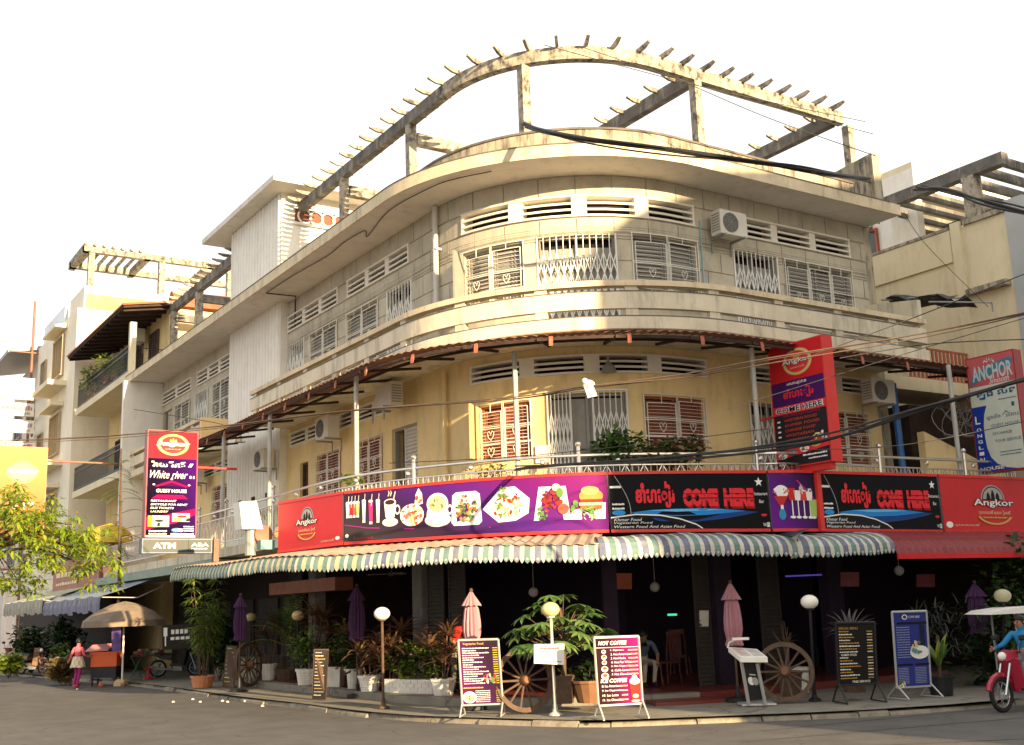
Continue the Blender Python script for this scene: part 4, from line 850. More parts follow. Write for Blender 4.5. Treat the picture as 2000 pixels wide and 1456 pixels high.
s, z = sv(1058, 880), 5.2; mb = MB(); strip_box(mb, W0, sv(1047, 880), sv(1070, 880), 5.05, 5.42, .02, .05); tag(part('notice_board', mb, m_white), 'small blank white notice board left of the open folding gate', 'notice')
# ------------------------------------------------------------------ cables
def cable(name, label, pts, r, strands=1, seed=0, m=None, jit=.05):
    rr = random.Random(seed); P = [on_d(*p) for p in pts]; mb = MB()
    for k in range(strands):
        o = Vector((rr.uniform(-1, 1), rr.uniform(-1, 1), rr.uniform(-1, 1)))*jit if k else Vector((0, 0, 0)); n = len(P)
        q = smooth([tuple(p) for p in P], 6) if n > 2 else [P[0], P[0].lerp(P[1], .5), P[1]]
        L = len(q); mb.tube([Vector(v)+o*(.4+math.sin(i/L*9+k)) for i, v in enumerate(q)], r*rr.uniform(.7, 1.1), 5)
    return tag(part(name, mb, m or m_cable), label, 'cable')
cable('cable_bundle', 'thick black cable bundle sagging across the curved eave to the right', [(1024, 244, 24.3), (1100, 263, 22.5), (1300, 293, 21.6), (1500, 320, 22.6), (1620, 338, 23.8), (1698, 349, depth((23.1, 17.88, 12.8)))], .026, 8, 1, jit=.06)
cable('cable_bundle', 'dark cable bundle sagging from the pale house roof beam to the right', [(1792, 366, 26), (1850, 376, 24), (1930, 394, 22), (2060, 430, 20)], .03, 6, 8, jit=.06)
tan = mat('faded_cable', (.12, .08, .055), .6, .2, 6)
cable('overhead_wire', 'pair of tan wires crossing the first floor from the left street to the right', [(-30, 862, 26), (200, 852, 25), (440, 832, 23.5), (700, 802, 21), (1000, 780, 19), (1145, 755, 18), (1330, 732, 17.5), (1500, 700, 16.5), (1800, 652, 16), (2040, 605, 15)], .0095, 3, 2, tan, .06)
cable('cable_bundle', 'brown and black cable bundle rising to the right across the red lightbox', [(1008, 918, depth(RAIL.at(RAIL.hit(1006, 800)[0], 4.9, 0))), (1100, 909, 20.5), (1250, 897, 19), (1500, 873, 17), (1640, 853, 16), (1820, 795, 15), (2040, 728, 14)], .02, 5, 3, None, .07)
for i, (lab, pts) in enumerate((('thin wire rising from the red lightbox to the pale wall', [(1560, 705, 17), (1800, 615, 17), (2040, 520, 17)]), ('thin wire below the balcony end crossing the pale wall', [(1420, 800, 17), (1740, 700, 17), (2040, 610, 17)]),
        ('thin wire running level past the orange railing', [(1640, 700, 17), (1820, 672, 17), (2040, 662, 17)]), ('thin wire low over the right end of the balcony', [(1480, 880, 17), (1760, 870, 16), (2040, 815, 16)]), ('thin wire slanting down the pale wall', [(1765, 415, 24), (1810, 480, 24), (1930, 600, 24)]),
        ('lowest thin wire draped along the balcony railing', [(760, 905, 22), (1000, 893, 20), (1250, 868, 19), (1500, 838, 18)]), ('black wire looping between the left poles', [(262, 800, 28), (420, 826, 26), (455, 835, 25), (560, 790, 25)]))):
    cable('overhead_wire', lab, pts, .008, 1, i)
for i, (a, b_) in enumerate((((1062, 88), (1690, 238)), ((1130, 90), (1705, 262)), ((1290, 140), (1710, 305)))):
    cable('overhead_wire', ('topmost thin wire along the rooftop pergola', 'middle thin wire along the rooftop pergola', 'lowest thin wire hanging under the rooftop pergola')[i], [(*a, 24), ((a[0]+b_[0])/2, (a[1]+b_[1])/2+8, 25), (*b_, 26)], .01, 1, 40+i)
p = on_d(1150, 752, 18); mb = MB(); mb.ball(p, .1, 8, 6, .8); mb.hexa([p+Vector(v) for v in ((-.1, 0, -.02), (0, .06, -.02), (.1, 0, -.02), (0, -.06, -.02))], [p+Vector(v) for v in ((-.03, 0, -.22), (.03, .05, -.2), (.16, 0, -.17), (.02, -.05, -.2))]); mb.ball(p+Vector((-.09, -.02, .05)), .05, 7, 5)
tag(part('cloth_bundle', mb, m_white), 'small white cloth bundle knotted on the tan wires', 'bundle')
q = [on_z(x, y, 11.46) for x, y in ((520, 573), (577, 536), (640, 500), (672, 474), (712, 451), (718, 462), (760, 412), (830, 372), (880, 352), (960, 335))]
mb = MB(); mb.tube(smooth([tuple(v) for v in q], 5), .012, 5); mb.tube([q[0], on_z(578, 579, 11.44), W0.at(*[(sv(579, 600))], 11.4, .04), W0.at(sv(579, 600), 10.6, .04)], .02, 5); tag(part('eave_cable', mb, m_cable), 'black cable drooping along the underside of the left eave', 'cable')
# ================================================================== buildings next door
yb = thing('balcony_house', 'yellow balcony house with red tiled roof left of the corner building', 'building', (11.3, 46.2, 0))
def bp(mb, name, m, root, **k): return part(name, mb, m, root, **k)
mb = MB(); mb.box(12.9, 22, 45.95, 55.6, 0, 14.86); bp(mb, 'wall', m_yellow, yb)
for z in (7.75, 11.7): mb = MB(); mb.box(11.3, 12.9, 45.9, 55.5, z, z+.3); bp(mb, 'balcony_slab', m_cream, yb)
mb = MB(); mb.box(11.35, 11.6, 46.0, 46.25, 3.9, 14.1); bp(mb, 'pillar', m_cream, yb)
def rail(root, x, y0, y1, z, h=1.1):
    m = m_black; r = MB()
    for zz in (z+.08, z+h*.8, z+h): r.box(x-.025, x+.025, y0, y1, zz-.025, zz+.025)
    r.box(x, x+1.4, y0, y0+.04, z+h-.03, z+h); p_ = bp(r, 'railing', m, root); y = y0; r = MB()
    while y < y1: r.box(x-.012, x+.012, y, y+.025, z, z+h); y += .17
    part('railing_bars', r, m, p_, kind='stuff')
for z in (8.05, 12.0): rail(yb, 11.36, 46.2, 55.4, z)
rr = random.Random(5)
mb = MB(); mb.hexa([(10.9, 45.4, 14.5), (10.9, 55.9, 14.5), (13.0, 55.9, 14.85), (13.0, 45.4, 14.85)], [(10.9, 45.4, 14.58), (10.9, 55.9, 14.58), (13.0, 55.9, 14.93), (13.0, 45.4, 14.93)]); rf = bp(mb, 'roof', mat('roof_underside', (.05, .032, .024), .9, .3, 3), yb)
for i in range(14): y = 45.6+i*.78; mb = MB(); mb.hexa([(10.95, y, 14.4), (10.95, y+.08, 14.4), (12.9, y+.08, 14.72), (12.9, y, 14.72)], [(10.95, y, 14.5), (10.95, y+.08, 14.5), (12.9, y+.08, 14.83), (12.9, y, 14.83)]); part('rafter', mb, m_rustdark, rf)
m_rt = mat('roof_tile', (.36, .12, .06), .8, .25, 2)
for (x, y, w, h) in ((10.85, 50.65, 2.2, 0), (13.3, 47.2, 3.2, .95), (13.3, 54.2, 1.6, .8)):
    mb = MB()
    if not h: mb.hexa([(x, 45.35, 14.6), (x, 55.95, 14.6), (x+w, 55.95, 14.97), (x+w, 45.35, 14.97)], [(x, 45.35, 14.68), (x, 55.95, 14.68), (x+w, 55.95, 15.05), (x+w, 45.35, 15.05)])
    else: mb.hexa([(x, y-1.2, 15.0), (x, y+1.2, 15.0), (x+w, y+1.2, 15.1), (x+w, y-1.2, 15.1)], [(x, y-.06, 15.0+h), (x, y+.06, 15.0+h), (x+w, y+.06, 15.1+h), (x+w, y-.06, 15.1+h)])
    bp(mb, 'tiled_roof', m_rt, yb)
def plainwin(root, plane, c, w, h, fm, depth=.1, bars=3, shut=m_glass):
    """window in a wall facing -X ('x') or -Y ('y')"""
    a, z, p_ = c
    def bx(mb, a0, a1, z0, z1, d0, d1):
        if plane == 'x': mb.box(p_-d1, p_-d0, a0, a1, z0, z1)
        else: mb.box(a0, a1, p_-d1, p_-d0, z0, z1)
    f = MB(); t = .07
    bx(f, a-w/2-t, a+w/2+t, z+h, z+h+t, 0, depth); bx(f, a-w/2-t, a+w/2+t, z-t, z, 0, depth+.05); bx(f, a-w/2-t, a-w/2, z, z+h, 0, depth); bx(f, a+w/2, a+w/2+t, z, z+h, 0, depth)
    for i in range(1, bars): bx(f, a-w/2+w*i/bars-.02, a-w/2+w*i/bars+.02, z, z+h, 0, depth*.8)
    wdw = bp(f, 'window', fm, root); g = MB(); bx(g, a-w/2, a+w/2, z, z+h, .004, .03); part('pane', g, shut, wdw)
for z in (8.1, 12.05):
    for y in (48, 50.5, 53.3): plainwin(yb, 'x', (y, z+.05, 12.9), 1.2, 2.1, m_wood)
plainwin(yb, 'x', (49, 4.6, 12.9), 1.3, 2.2, m_wood); plainwin(yb, 'x', (52, 4.6, 12.9), 1.3, 2.2, m_wood)
for (y, z, l) in ((53.6, 14.0, 'air conditioner under the tiled eave nearest the white house'), (49.2, 14.2, 'air conditioner under the tiled eave near the corner building'), (47.6, 10.6, 'air conditioner above the middle balcony of the yellow house'), (47.5, 6.9, 'lowest air conditioner on the yellow balcony house')): dup(ac, (12.5, y, z-.2), -math.pi/2, l)
mb = MB(); mb.box(11.4, 12.9, 46, 57, 3.5, 4.0); bp(mb, 'balcony_slab', m_cream, yb); rail(yb, 11.05, 46.2, 55.6, 4.0, 1.0)
wb = thing('white_house', 'tall white plastered house with rooftop frame beyond the yellow balconies', 'building', (11.3, 57.3, 0))
mb = MB(); mb.box(11.3, 24, 56.2, 66, 0, 17.2); mb.box(11.6, 24, 56.3, 59.5, 17.2, 18.4); bp(mb, 'wall', mat('bleached_render', (.82, .75, .6), .85, .08, .6, .05, stain=(.55, .5, .42), stain_amt=.35), wb)
m_tan = mat('tan_frame', (.42, .33, .22), .7, .1, 3)
for z in (6.3, 10.4, 14.4): 
    plainwin(wb, 'x', (60, z, 11.3), 2.2, 2.0, m_tan, .14, 4, mat('ochre_shutter', (.5, .36, .14), .6, .1, 3) if z > 9 else m_glass); mb = MB(); mb.hexa([(10.7, 58.4, z+2.3), (10.7, 61.6, z+2.3), (11.3, 61.6, z+2.3), (11.3, 58.4, z+2.3)], [(10.7, 58.4, z+2.4), (10.7, 61.6, z+2.4), (11.3, 61.6, z+2.55), (11.3, 58.4, z+2.55)]); bp(mb, 'window_hood', m_cream, wb)
    plainwin(wb, 'x', (64, z, 11.3), 1.2, 1.6, m_tan); mb = MB(); mb.box(10.4, 11.3, 58, 62, z-.75, z-.5); bp(mb, 'ledge', m_cream, wb)
mb = MB(); mb.box(11.45, 11.6, 60, 65.5, 17.2, 18.3); bp(mb, 'terrace_glass', mat('pale_glass', (.5, .58, .6), .2, .1, 2), wb)
mb = MB(); mb.box(11.7, 16, 56.25, 56.4, 17.2, 18.0); bp(mb, 'stained_band', mat('orange_stain', (.5, .3, .16), .85, .3, 2), wb)
for x in (11.9, 15.4, 19): mb = MB(); mb.box(x-.14, x+.14, 56.4, 56.7, 17.2, 20.2); bp(mb, 'frame_post', m_conc, wb)
for (x0, x1, y0, y1) in ((11.5, 21, 56.35, 56.65), (11.5, 21, 59.4, 59.7), (11.5, 11.8, 56.3, 60), (14.5, 14.8, 56.3, 60), (17.8, 18.1, 56.3, 60)): mb = MB(); mb.box(x0, x1, y0, y1, 20.2, 20.5); bp(mb, 'frame_beam', m_conc, wb)
for i in range(7): mb = MB(); mb.box(11.5+i*.45, 11.62+i*.45, 56.2, 60, 20.5, 20.62); bp(mb, 'rafter', m_conc, wb)
fb = thing('far_house', 'pale far house with flat roof slab and dark windows at the street end', 'building', (11, 72, 0))
mb = MB(); mb.box(11.5, 24, 66.3, 74.5, 0, 16.8); bp(mb, 'wall', mat('distant_render', (.72, .6, .5), .85, .15, .5), fb); mb = MB(); mb.hexa([(9.8, 66.5, 17.0), (9.8, 74, 17.0), (13, 74, 17.6), (13, 66.5, 17.6)], [(9.8, 66.5, 17.2), (9.8, 74, 17.2), (13, 74, 17.8), (13, 66.5, 17.8)]); bp(mb, 'roof', m_grey_steel, fb)
for z in (5.5, 9.2, 13):
    for y in (68.5, 72.3): plainwin(fb, 'x', (y, z, 11.5), 2.0, 1.8, m_grey_steel)
mb = MB(); mb.tube([(11.0, 66.2, 0), (11.0, 66.2, 20.0)], .07, 6)
for z in (5, 9, 13, 17): mb.tube([(9.8, 66.2, z), (12, 66.2, z)], .06, 5)
tag(part('antenna_mast', mb, m_rust), 'tall rusty mast with cross arms beside the far white house', 'mast')
tw = thing('tower_block', 'distant pale block closing the left street', 'building', (5, 95, 0))
mb = MB(); mb.box(9, 30, 95, 110, 0, 15.5); part('wall', mb, mat('hazy_render', (.6, .58, .55), .85, .1, .4), tw)
for i in range(4):
    for x in (9.6, 12.2): plainwin(tw, 'y', (x, 2.5+i*3.2, 95), 1.5, 1.5, m_grey_steel)
for i, (y0, y1, lab) in enumerate(((738, 780, 'topmost white shop sign of the stack hung over the far left street'), (787, 812, 'second white shop sign from the top over the far left street'), (820, 845, 'third white shop sign from the top over the far left street'), (862, 884, 'lowest white shop sign of the stack over the far left street'))):
    a, b_, c = on_y(-20, y1, 63), on_y(66, y1+2, 63), on_y(66, y0+2, 63); t = thing('shop_sign', lab, 'sign', (b_.x, 63, b_.z), group='white shop signs over the far street'); mb = MB(); mb.box(a.x, b_.x, 63, 63.2, b_.z, c.z); part('sign_box', mb, m_white, t)
    bb = Board.quad(t, (a.x, 62.99, b_.z), (b_.x, 62.99, b_.z), (a.x, 62.99, c.z), (b_.x, 62.99, c.z)); bb.bars(.05, .45, .95, .35, flatm((.4, .2, .25) if i % 2 else (.32, .3, .36)), 1, i); bb.bars(.1, .12, .9, .2, m_grey_ink, 1, i+5); bb.flush()
    mb = MB(); mb.tube([(b_.x, 63.1, (b_.z+c.z)/2), (11.2, 66.2, (b_.z+c.z)/2)], .06, 5); part('bracket', mb, m_rust, t)
# the pale yellow house on the right
RX = 27.3
yr = thing('pale_house', 'pale yellow house with rooftop pergola right of the corner building', 'building', (RX, 16.6, 0))
m_py = mat('pale_yellow_render', (.72, .62, .41), .85, .08, .5, .08, stain=(.45, .38, .24), stain_amt=.4)
mb = MB(); mb.box(RX, 40, 16.7, 42, 0, 12.15); bp(mb, 'wall', m_py, yr)
mb = MB(); mb.box(RX-.05, RX+.6, 16.45, 17.0, 0, 12.45); bp(mb, 'corner_pilaster', mat('grey_blue_render', (.42, .44, .43), .85, .1, 1), yr)
mb = MB(); mb.box(RX-.08, RX+.15, 17.0, 18.3, 12.15, 12.28); mb.box(RX-.08, RX+.15, 18.8, 42, 12.15, 12.24); bp(mb, 'coping', m_stained, yr)
mb = MB(); mb.box(RX-.1, RX, 18.4, 18.7, 0, 12.3); bp(mb, 'pilaster', m_py, yr)
mb = MB(); mb.box(RX-.06, RX, 18.75, 40, 11.2, 12.14); bp(mb, 'raised_band', m_py, yr)
mb = MB(); mb.box(RX-.25, RX, 17.1, 18.35, 10.1, 10.25); bp(mb, 'ledge', m_stained, yr)
def rp(px, py, x=RX+.3): return on_x(px, py, x)
p0, p1 = rp(1720, 392), rp(1962, 303); zb = p0.z
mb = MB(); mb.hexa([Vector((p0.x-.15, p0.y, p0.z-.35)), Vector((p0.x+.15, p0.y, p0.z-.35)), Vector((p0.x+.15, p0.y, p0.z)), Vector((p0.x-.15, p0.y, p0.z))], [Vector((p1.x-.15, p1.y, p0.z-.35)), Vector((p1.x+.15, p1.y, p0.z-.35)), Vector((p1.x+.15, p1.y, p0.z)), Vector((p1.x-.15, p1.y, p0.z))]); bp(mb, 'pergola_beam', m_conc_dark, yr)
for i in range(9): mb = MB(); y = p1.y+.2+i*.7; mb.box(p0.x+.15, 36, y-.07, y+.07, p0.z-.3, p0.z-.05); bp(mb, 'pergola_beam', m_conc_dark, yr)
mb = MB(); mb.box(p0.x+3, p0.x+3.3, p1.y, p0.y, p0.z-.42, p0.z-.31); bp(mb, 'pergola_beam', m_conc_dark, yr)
q = rp(1905, 420); mb = MB(); mb.box(q.x-.18, q.x+.18, q.y-.2, q.y+.2, 12.1, zb-.35); bp(mb, 'pergola_post', m_conc, yr)
q = rp(1735, 420); mb = MB(); mb.box(q.x-.18, q.x+.18, q.y-.2, q.y+.2, 12.1, zb-.35); bp(mb, 'pergola_post', m_white, yr)
mb = MB(); mb.box(29, 29.3, 21, 26, 12.2, 15.2); mb.box(29, 36, 25.8, 26, 12.2, 15.2); mb.box(29.3, 36, 21, 21.2, 14.2, 15.2); mb.box(34, 36, 21, 21.2, 12.2, 14.2); bp(mb, 'penthouse_wall', m_white, yr)
mb = MB(); mb.box(29, 36, 21, 26, 15.2, 15.4); bp(mb, 'penthouse_roof', m_cream, yr)
plainwin(yr, 'x', (23.4, 12.4, 29), 1.6, 1.2, m_redtie)
r = MB(); bx = on_x(1800, 690, 26.6)
for z in (7.6, 8.45): r.box(24.6, 27.25, 18.6, 18.65, z, z+.05)
rg = tag(part('orange_railing', r, m_redtie), 'orange metal railing between the balcony end and the pale house', 'railing'); r = MB()
for i in range(16): r.box(24.65+i*.165, 24.73+i*.165, 18.61, 18.64, 7.6, 8.45)
part('railing_bars', r, m_redtie, rg, kind='stuff')
mb = MB(); mb.box(23.42, RX, 18.5, 20, 7.25, 7.6); mb.box(23.42, RX, 22.5, 22.7, 3.9, 7.25); tag(part('link_wall', mb, m_py), 'pale yellow lintel and wall closing the gap between the houses', 'wall')
mb = MB(); mb.hexa([(23.45, 17.5, 3.98), (26.6, 17.5, 3.98), (26.6, 17.7, 3.98), (23.45, 17.7, 3.98)], [(23.45, 17.5, 5.95), (26.6, 17.5, 5.0), (26.6, 17.7, 5.0), (23.45, 17.7, 5.95)]); tag(part('stair_wall', mb, m_yellow), 'sloping yellow stair wall at the right end of the balcony', 'wall')
mb = MB(); mb.box(24, RX-.05, 18.3, 22.4, 3.9, 6.8); tag(part('dark_filler', mb, m_rustdark), 'dark shed front behind the yellow stair wall', 'filler')  # plain dark box added in place of the unlit yard gap
for i in range(2):
    rr = random.Random(i+20); mb = MB(); c = Vector((24.0+i*.4, 17.3, 6.2+.4*i)); q = []
    for t in range(150): a = t*.55; q.append(c+Vector((t*.02+.32*math.cos(a), .2*math.sin(a*.7), .34*math.sin(a)+rr.uniform(-.05, .05)-t*.006*i)))
    mb.tube(q, .012, 4); tag(part('razor_wire', mb, m_grey_steel), ('coil of razor wire across the yard gap, upper one', 'coil of razor wire across the yard gap, lower one')[i], 'wire')
net = thing('torn_net_awning', 'torn dark net awning on steel arms beside the upper right wall', 'awning', (23.6, 18.6, 9.3))
for y, z, l in ((18.3, 9.75, 2.3), (17.5, 9.6, 2.4), (16.9, 9.35, 2.6)): mb = MB(); mb.tube([(23.4, y, z-.25), (23.4+l, y, z+.05), (23.4+l, y, z-.2)], .025, 5); part('steel_arm', mb, m_grey_steel, net)
mb = MB(); rr = random.Random(8); nx, ny = 9, 6; vs = [(23.45+i*.24, 16.9+j*.3, 9.32+.05*j-.12*math.sin(i*.9+j)+rr.uniform(-.06, .06)) for i in range(nx) for j in range(ny)]
mb.add(vs, [(i*ny+j, (i+1)*ny+j, (i+1)*ny+j+1, i*ny+j+1) for i in range(nx-1) for j in range(ny-1) if rr.random() > .12]); part('torn_net', mb, mat('dark_net', (.05, .05, .05), .8, .3, 3), net)
# the house across the right-hand street, whose shade falls on the restaurant's right half
oc = thing('opposite_house', 'grey terraced house across the street that shades the corner', 'building', (26, -6, 0))
prof = [(14.5, 0), (14.5, 8.3), (15.2, 9.3), (15.65, 9.96), (16.1, 10.34), (16.8, 10.7), (17.9, 11.1), (20.3, 11.55), (24, 12.4), (34, 14.5), (62, 16), (62, 0)]
def ocp(w, z, back): v = -9.0-back*.999; return Vector(((w-.042*-9.0)/.999+back*.042, v, z+6.45 if z else 0))
mb = MB(); mb.hexa([ocp(w, z, 0) for w, z in prof], [ocp(w, z, 8) for w, z in prof]); part('wall', mb, m_band, oc)
for i in range(8):
    for z in (1, 5, 9):
        x = 20+i*4.5; mb = MB(); mb.box(x, x+1.5, -9.0, -8.88, z, z+2.2); w_ = part('window', mb, m_shut, oc); mb = MB(); mb.box(x+.1, x+1.4, -8.878, -8.86, z+.1, z+2.1); part('pane', mb, m_glass, w_)
for z in (4.6, 8.4):
    for x in (29.5, 33, 36.5): plainwin(yr, 'y', (x, z, 16.7), 1.5, 1.9, m_wood)
# ================================================================== restaurant at street level
PLF = Surf(wall_path(1.15, 1.15, 31.6, 23.1)); FZ = .27
rest = thing('open_restaurant', 'dark open restaurant front under the striped awning with raised tiled floor', 'restaurant', (13, 19, .12))
q = [PLF.at(d_, .05) for d_ in PLF.steps(0, PLF.len, .3)]+[Vector((23.1, 31.6, .05))]
mb = MB(); mb.hexa(q, [v+Vector((0, 0, FZ-.05)) for v in q]); part('raised_floor', mb, m_tile_red, rest)
mb = MB(); mb.sweep(PLF, 0, PLF.len-7.6, [(.0, .1), (.035, .1), (.02, FZ+.004), (-.3, FZ+.006), (-.3, .1)]); part('plinth_edge', mb, m_pave, rest)
mb = MB(); s0 = PLF.hit(1262, 1385)[0]; s1 = PLF.hit(1445, 1380)[0]; mb.sweep(PLF, s0, s1, [(.75, .1), (.75, .185), (.02, .19), (.02, .1)]); part('tiled_step', mb, m_tile_red, rest)
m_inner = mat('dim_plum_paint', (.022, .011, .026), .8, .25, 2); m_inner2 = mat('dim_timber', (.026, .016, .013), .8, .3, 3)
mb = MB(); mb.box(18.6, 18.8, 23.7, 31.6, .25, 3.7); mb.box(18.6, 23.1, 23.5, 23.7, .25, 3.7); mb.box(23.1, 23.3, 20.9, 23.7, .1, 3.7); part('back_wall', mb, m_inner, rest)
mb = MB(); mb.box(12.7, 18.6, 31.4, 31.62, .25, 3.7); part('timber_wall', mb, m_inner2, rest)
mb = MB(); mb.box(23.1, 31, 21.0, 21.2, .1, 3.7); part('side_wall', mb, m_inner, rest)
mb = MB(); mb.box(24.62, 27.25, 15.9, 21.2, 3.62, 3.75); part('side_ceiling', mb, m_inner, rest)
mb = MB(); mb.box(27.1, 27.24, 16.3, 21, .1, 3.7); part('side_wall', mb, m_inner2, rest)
def column(px, py, w, m, off=-.1):
    s = W0.hit(px, py)[0]; mb = MB(); strip_box(mb, W0, s-w/2, s+w/2, FZ, 3.7, off-.25, off+.05); return part('column', mb, m, rest), s
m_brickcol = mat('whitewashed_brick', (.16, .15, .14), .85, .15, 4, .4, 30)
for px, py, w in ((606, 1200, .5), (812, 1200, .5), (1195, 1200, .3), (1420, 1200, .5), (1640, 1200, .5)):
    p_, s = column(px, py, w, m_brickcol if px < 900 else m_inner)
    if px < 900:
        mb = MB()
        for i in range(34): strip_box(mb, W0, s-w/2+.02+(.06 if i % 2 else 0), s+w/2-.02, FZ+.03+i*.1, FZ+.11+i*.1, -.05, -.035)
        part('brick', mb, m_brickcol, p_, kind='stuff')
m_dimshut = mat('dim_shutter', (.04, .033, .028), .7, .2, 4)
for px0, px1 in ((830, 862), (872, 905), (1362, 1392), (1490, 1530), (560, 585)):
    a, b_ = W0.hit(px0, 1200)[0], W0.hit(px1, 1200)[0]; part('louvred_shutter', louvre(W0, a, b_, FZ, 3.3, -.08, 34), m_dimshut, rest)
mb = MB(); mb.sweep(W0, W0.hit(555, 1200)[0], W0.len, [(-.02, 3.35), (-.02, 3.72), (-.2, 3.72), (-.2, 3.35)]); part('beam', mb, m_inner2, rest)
mb = MB(); a = W0.hit(445, 1150); mb.box(11.9, 12.4, 26.8, 31.4, 2.62, 2.95); tag(part('timber_board', mb, mat('red_timber', (.2, .07, .035), .7, .2, 3)), 'reddish timber board hanging under the left end of the striped awning', 'board')
def fan(px, py, z, label):
    p = on_z(px, py, z); t = thing('ceiling_fan', label, 'fan', p, group='ceiling fans in the restaurant')
    mb = MB(); mb.tube([p, (p.x, p.y, 3.7)], .02, 6); mb.lathe([(.02, .06), (.1, .04), (.12, -.02), (.06, -.07)], p, 10); part('motor', mb, m_grey_steel, t)
    for i in range(3):
        a = i*2.094+px; d = Vector((math.cos(a), math.sin(a), 0)); n = Vector((-d.y, d.x, 0)); mb = MB(); z_ = Vector((0, 0, .012))
        mb.hexa([p+d*.12-n*.05, p+d*.7-n*.075, p+d*.7+n*.075-z_*2, p+d*.12+n*.05-z_*2], [p+d*.12-n*.05+z_, p+d*.7-n*.075+z_, p+d*.7+n*.075-z_, p+d*.12+n*.05-z_]); part('blade', mb, m_acwhite, t)
fan(765, 1121, 3.12, 'ceiling fan above the purple parasol'); fan(1045, 1117, 3.12, 'ceiling fan above the broad green plant')
def flat_in(px0, py0, px1, py1, d, name, label, cat, m, th=.04, root=None):
    a, b_, c, e = on_d(px0, py1, d), on_d(px1, py1, d), on_d(px1, py0, d), on_d(px0, py0, d); n = _f*th; n = Vector((n.x, n.y, 0)); mb = MB(); mb.hexa([a, b_, c, e], [a+n, b_+n, c+n, e+n])
    return tag(part(name, mb, m), label, cat)
flat_in(1191, 1120, 1234, 1151, 25.5, 'poster', 'orange poster hanging inside the dark restaurant', 'poster', mat('orange_poster', (.45, .13, .06), .6, .2, 3))
flat_in(1642, 1118, 1678, 1146, 24.5, 'poster', 'dim red and white poster behind the black menu board', 'poster', mat('dim_poster', (.16, .04, .045), .6, .3, 8))
flat_in(1790, 1122, 1826, 1147, 24.8, 'poster', 'dim red poster behind the blue menu board', 'poster', mat('dim_poster_red', (.12, .02, .025), .6, .3, 8))
flat_in(1366, 1193, 1384, 1224, 24, 'meter_box', 'pale electricity meter box on the dark column', 'box', m_acwhite, .12)
mb = MB(); mb.tube([on_d(1534, 1126, 25), on_d(1605, 1123, 25)], .018, 6); tag(part('tube_light', mb, mat('violet_tube', (.12, .08, .5), .4, emit=.12)), 'thin violet tube light under the awning', 'lamp')
mb = MB(); mb.cbox(on_d(1313, 1201, 27), (.22, .06, .05), -FACE); tag(part('exit_light', mb, mat('green_glow', (.05, .5, .25), .4, emit=.5)), 'small green glowing light deep inside the restaurant', 'lamp')
for px, py, l in ((1042, 1157, 'pale hanging bulb lamp over the broad green plant'), (1279, 1147, 'pale hanging bulb lamp right of the orange poster'), (1756, 1115, 'pale hanging bulb lamp above the blue menu board')):
    p = on_d(px, py, 24.5); mb = MB(); mb.ball(p, .11, 10, 6); mb.tube([p, (p.x, p.y, 3.7)], .008, 4); tag(part('hanging_lamp', mb, mat('dim_globe', (.35, .33, .33), .4)), l, 'lamp')
def chair(p, rz, label, m):
    t = thing('wooden_chair', label, 'chair', p, rz, 'chairs inside the restaurant')
    mb = MB(); mb.box(-.22, .22, -.22, .22, .42, .47); part('seat', mb, m, t, True)
    mb = MB(); 
    for x in (-.2, .2): mb.tube([(x, .2, .45), (x, .23, .8), (x*.9, .27, 1.08)], .022, 6)
    mb.box(-.2, .2, .22, .26, 1.0, 1.1)
    for x in (-.08, 0, .08): mb.box(x-.025, x+.025, .22, .245, .47, 1.02)
    part('backrest', mb, m, t, True)
    for x in (-.19, .19):
        for y in (-.19, .19): mb = MB(); mb.tube([(x, y, .43), (x*1.05, y*1.05, .2), (x*1.12, y*1.15, 0)], [.025, .02, .024], 6); part('leg', mb, m, t, True)
    return t
m_redwood = mat('red_stained_wood', (.11, .02, .014), .4, .2, 5)
ch = chair(on_z(1305, 1333, FZ), -FACE-.9, 'red carved wooden chair beside the seated man', m_redwood)
dup(ch, on_z(1268, 1340, FZ)+Vector((.1, .1, 0)), -FACE+1.9, 'wooden chair under the seated man behind the coffee board'); dup(ch, on_z(1330, 1318, FZ), 2.2, 'wooden chair deepest inside the restaurant')
# shop fronts along the left street
sh = thing('left_shop', 'dark shop front under the blue awning left of the restaurant', 'shop', (13.4, 38, 0))
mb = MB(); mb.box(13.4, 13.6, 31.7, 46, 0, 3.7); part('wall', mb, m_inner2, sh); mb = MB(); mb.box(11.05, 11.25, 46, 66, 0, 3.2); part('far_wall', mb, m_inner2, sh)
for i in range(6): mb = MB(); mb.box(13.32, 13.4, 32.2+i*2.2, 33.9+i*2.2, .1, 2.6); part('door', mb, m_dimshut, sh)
mb = MB(); mb.box(12.2, 13.3, 33.2, 37.0, .12, .85); rr = random.Random(4)
ld = part('stone_ledge', mb, mat('dark_stone', (.14, .125, .1), .85, .3, 4, .3), sh)
for i in range(12):
    mb = MB(); y = 33.3+i % 6*.61; z = .2+(i//6)*.33; k = 5; mb.hexa([(12.17, y+.28+.26*math.cos(t*6.283/k+i)*rr.uniform(.8, 1.1), z+.14+.15*math.sin(t*6.283/k+i)) for t in range(k)], [(12.205, y+.28+.26*math.cos(t*6.283/k+i), z+.14+.15*math.sin(t*6.283/k+i)) for t in range(k)]); part('stone', mb, mat('ledge_stone', (.28, .24, .16), .9, .3, 3) if i == 0 else bpy.data.materials['ledge_stone'], ld)
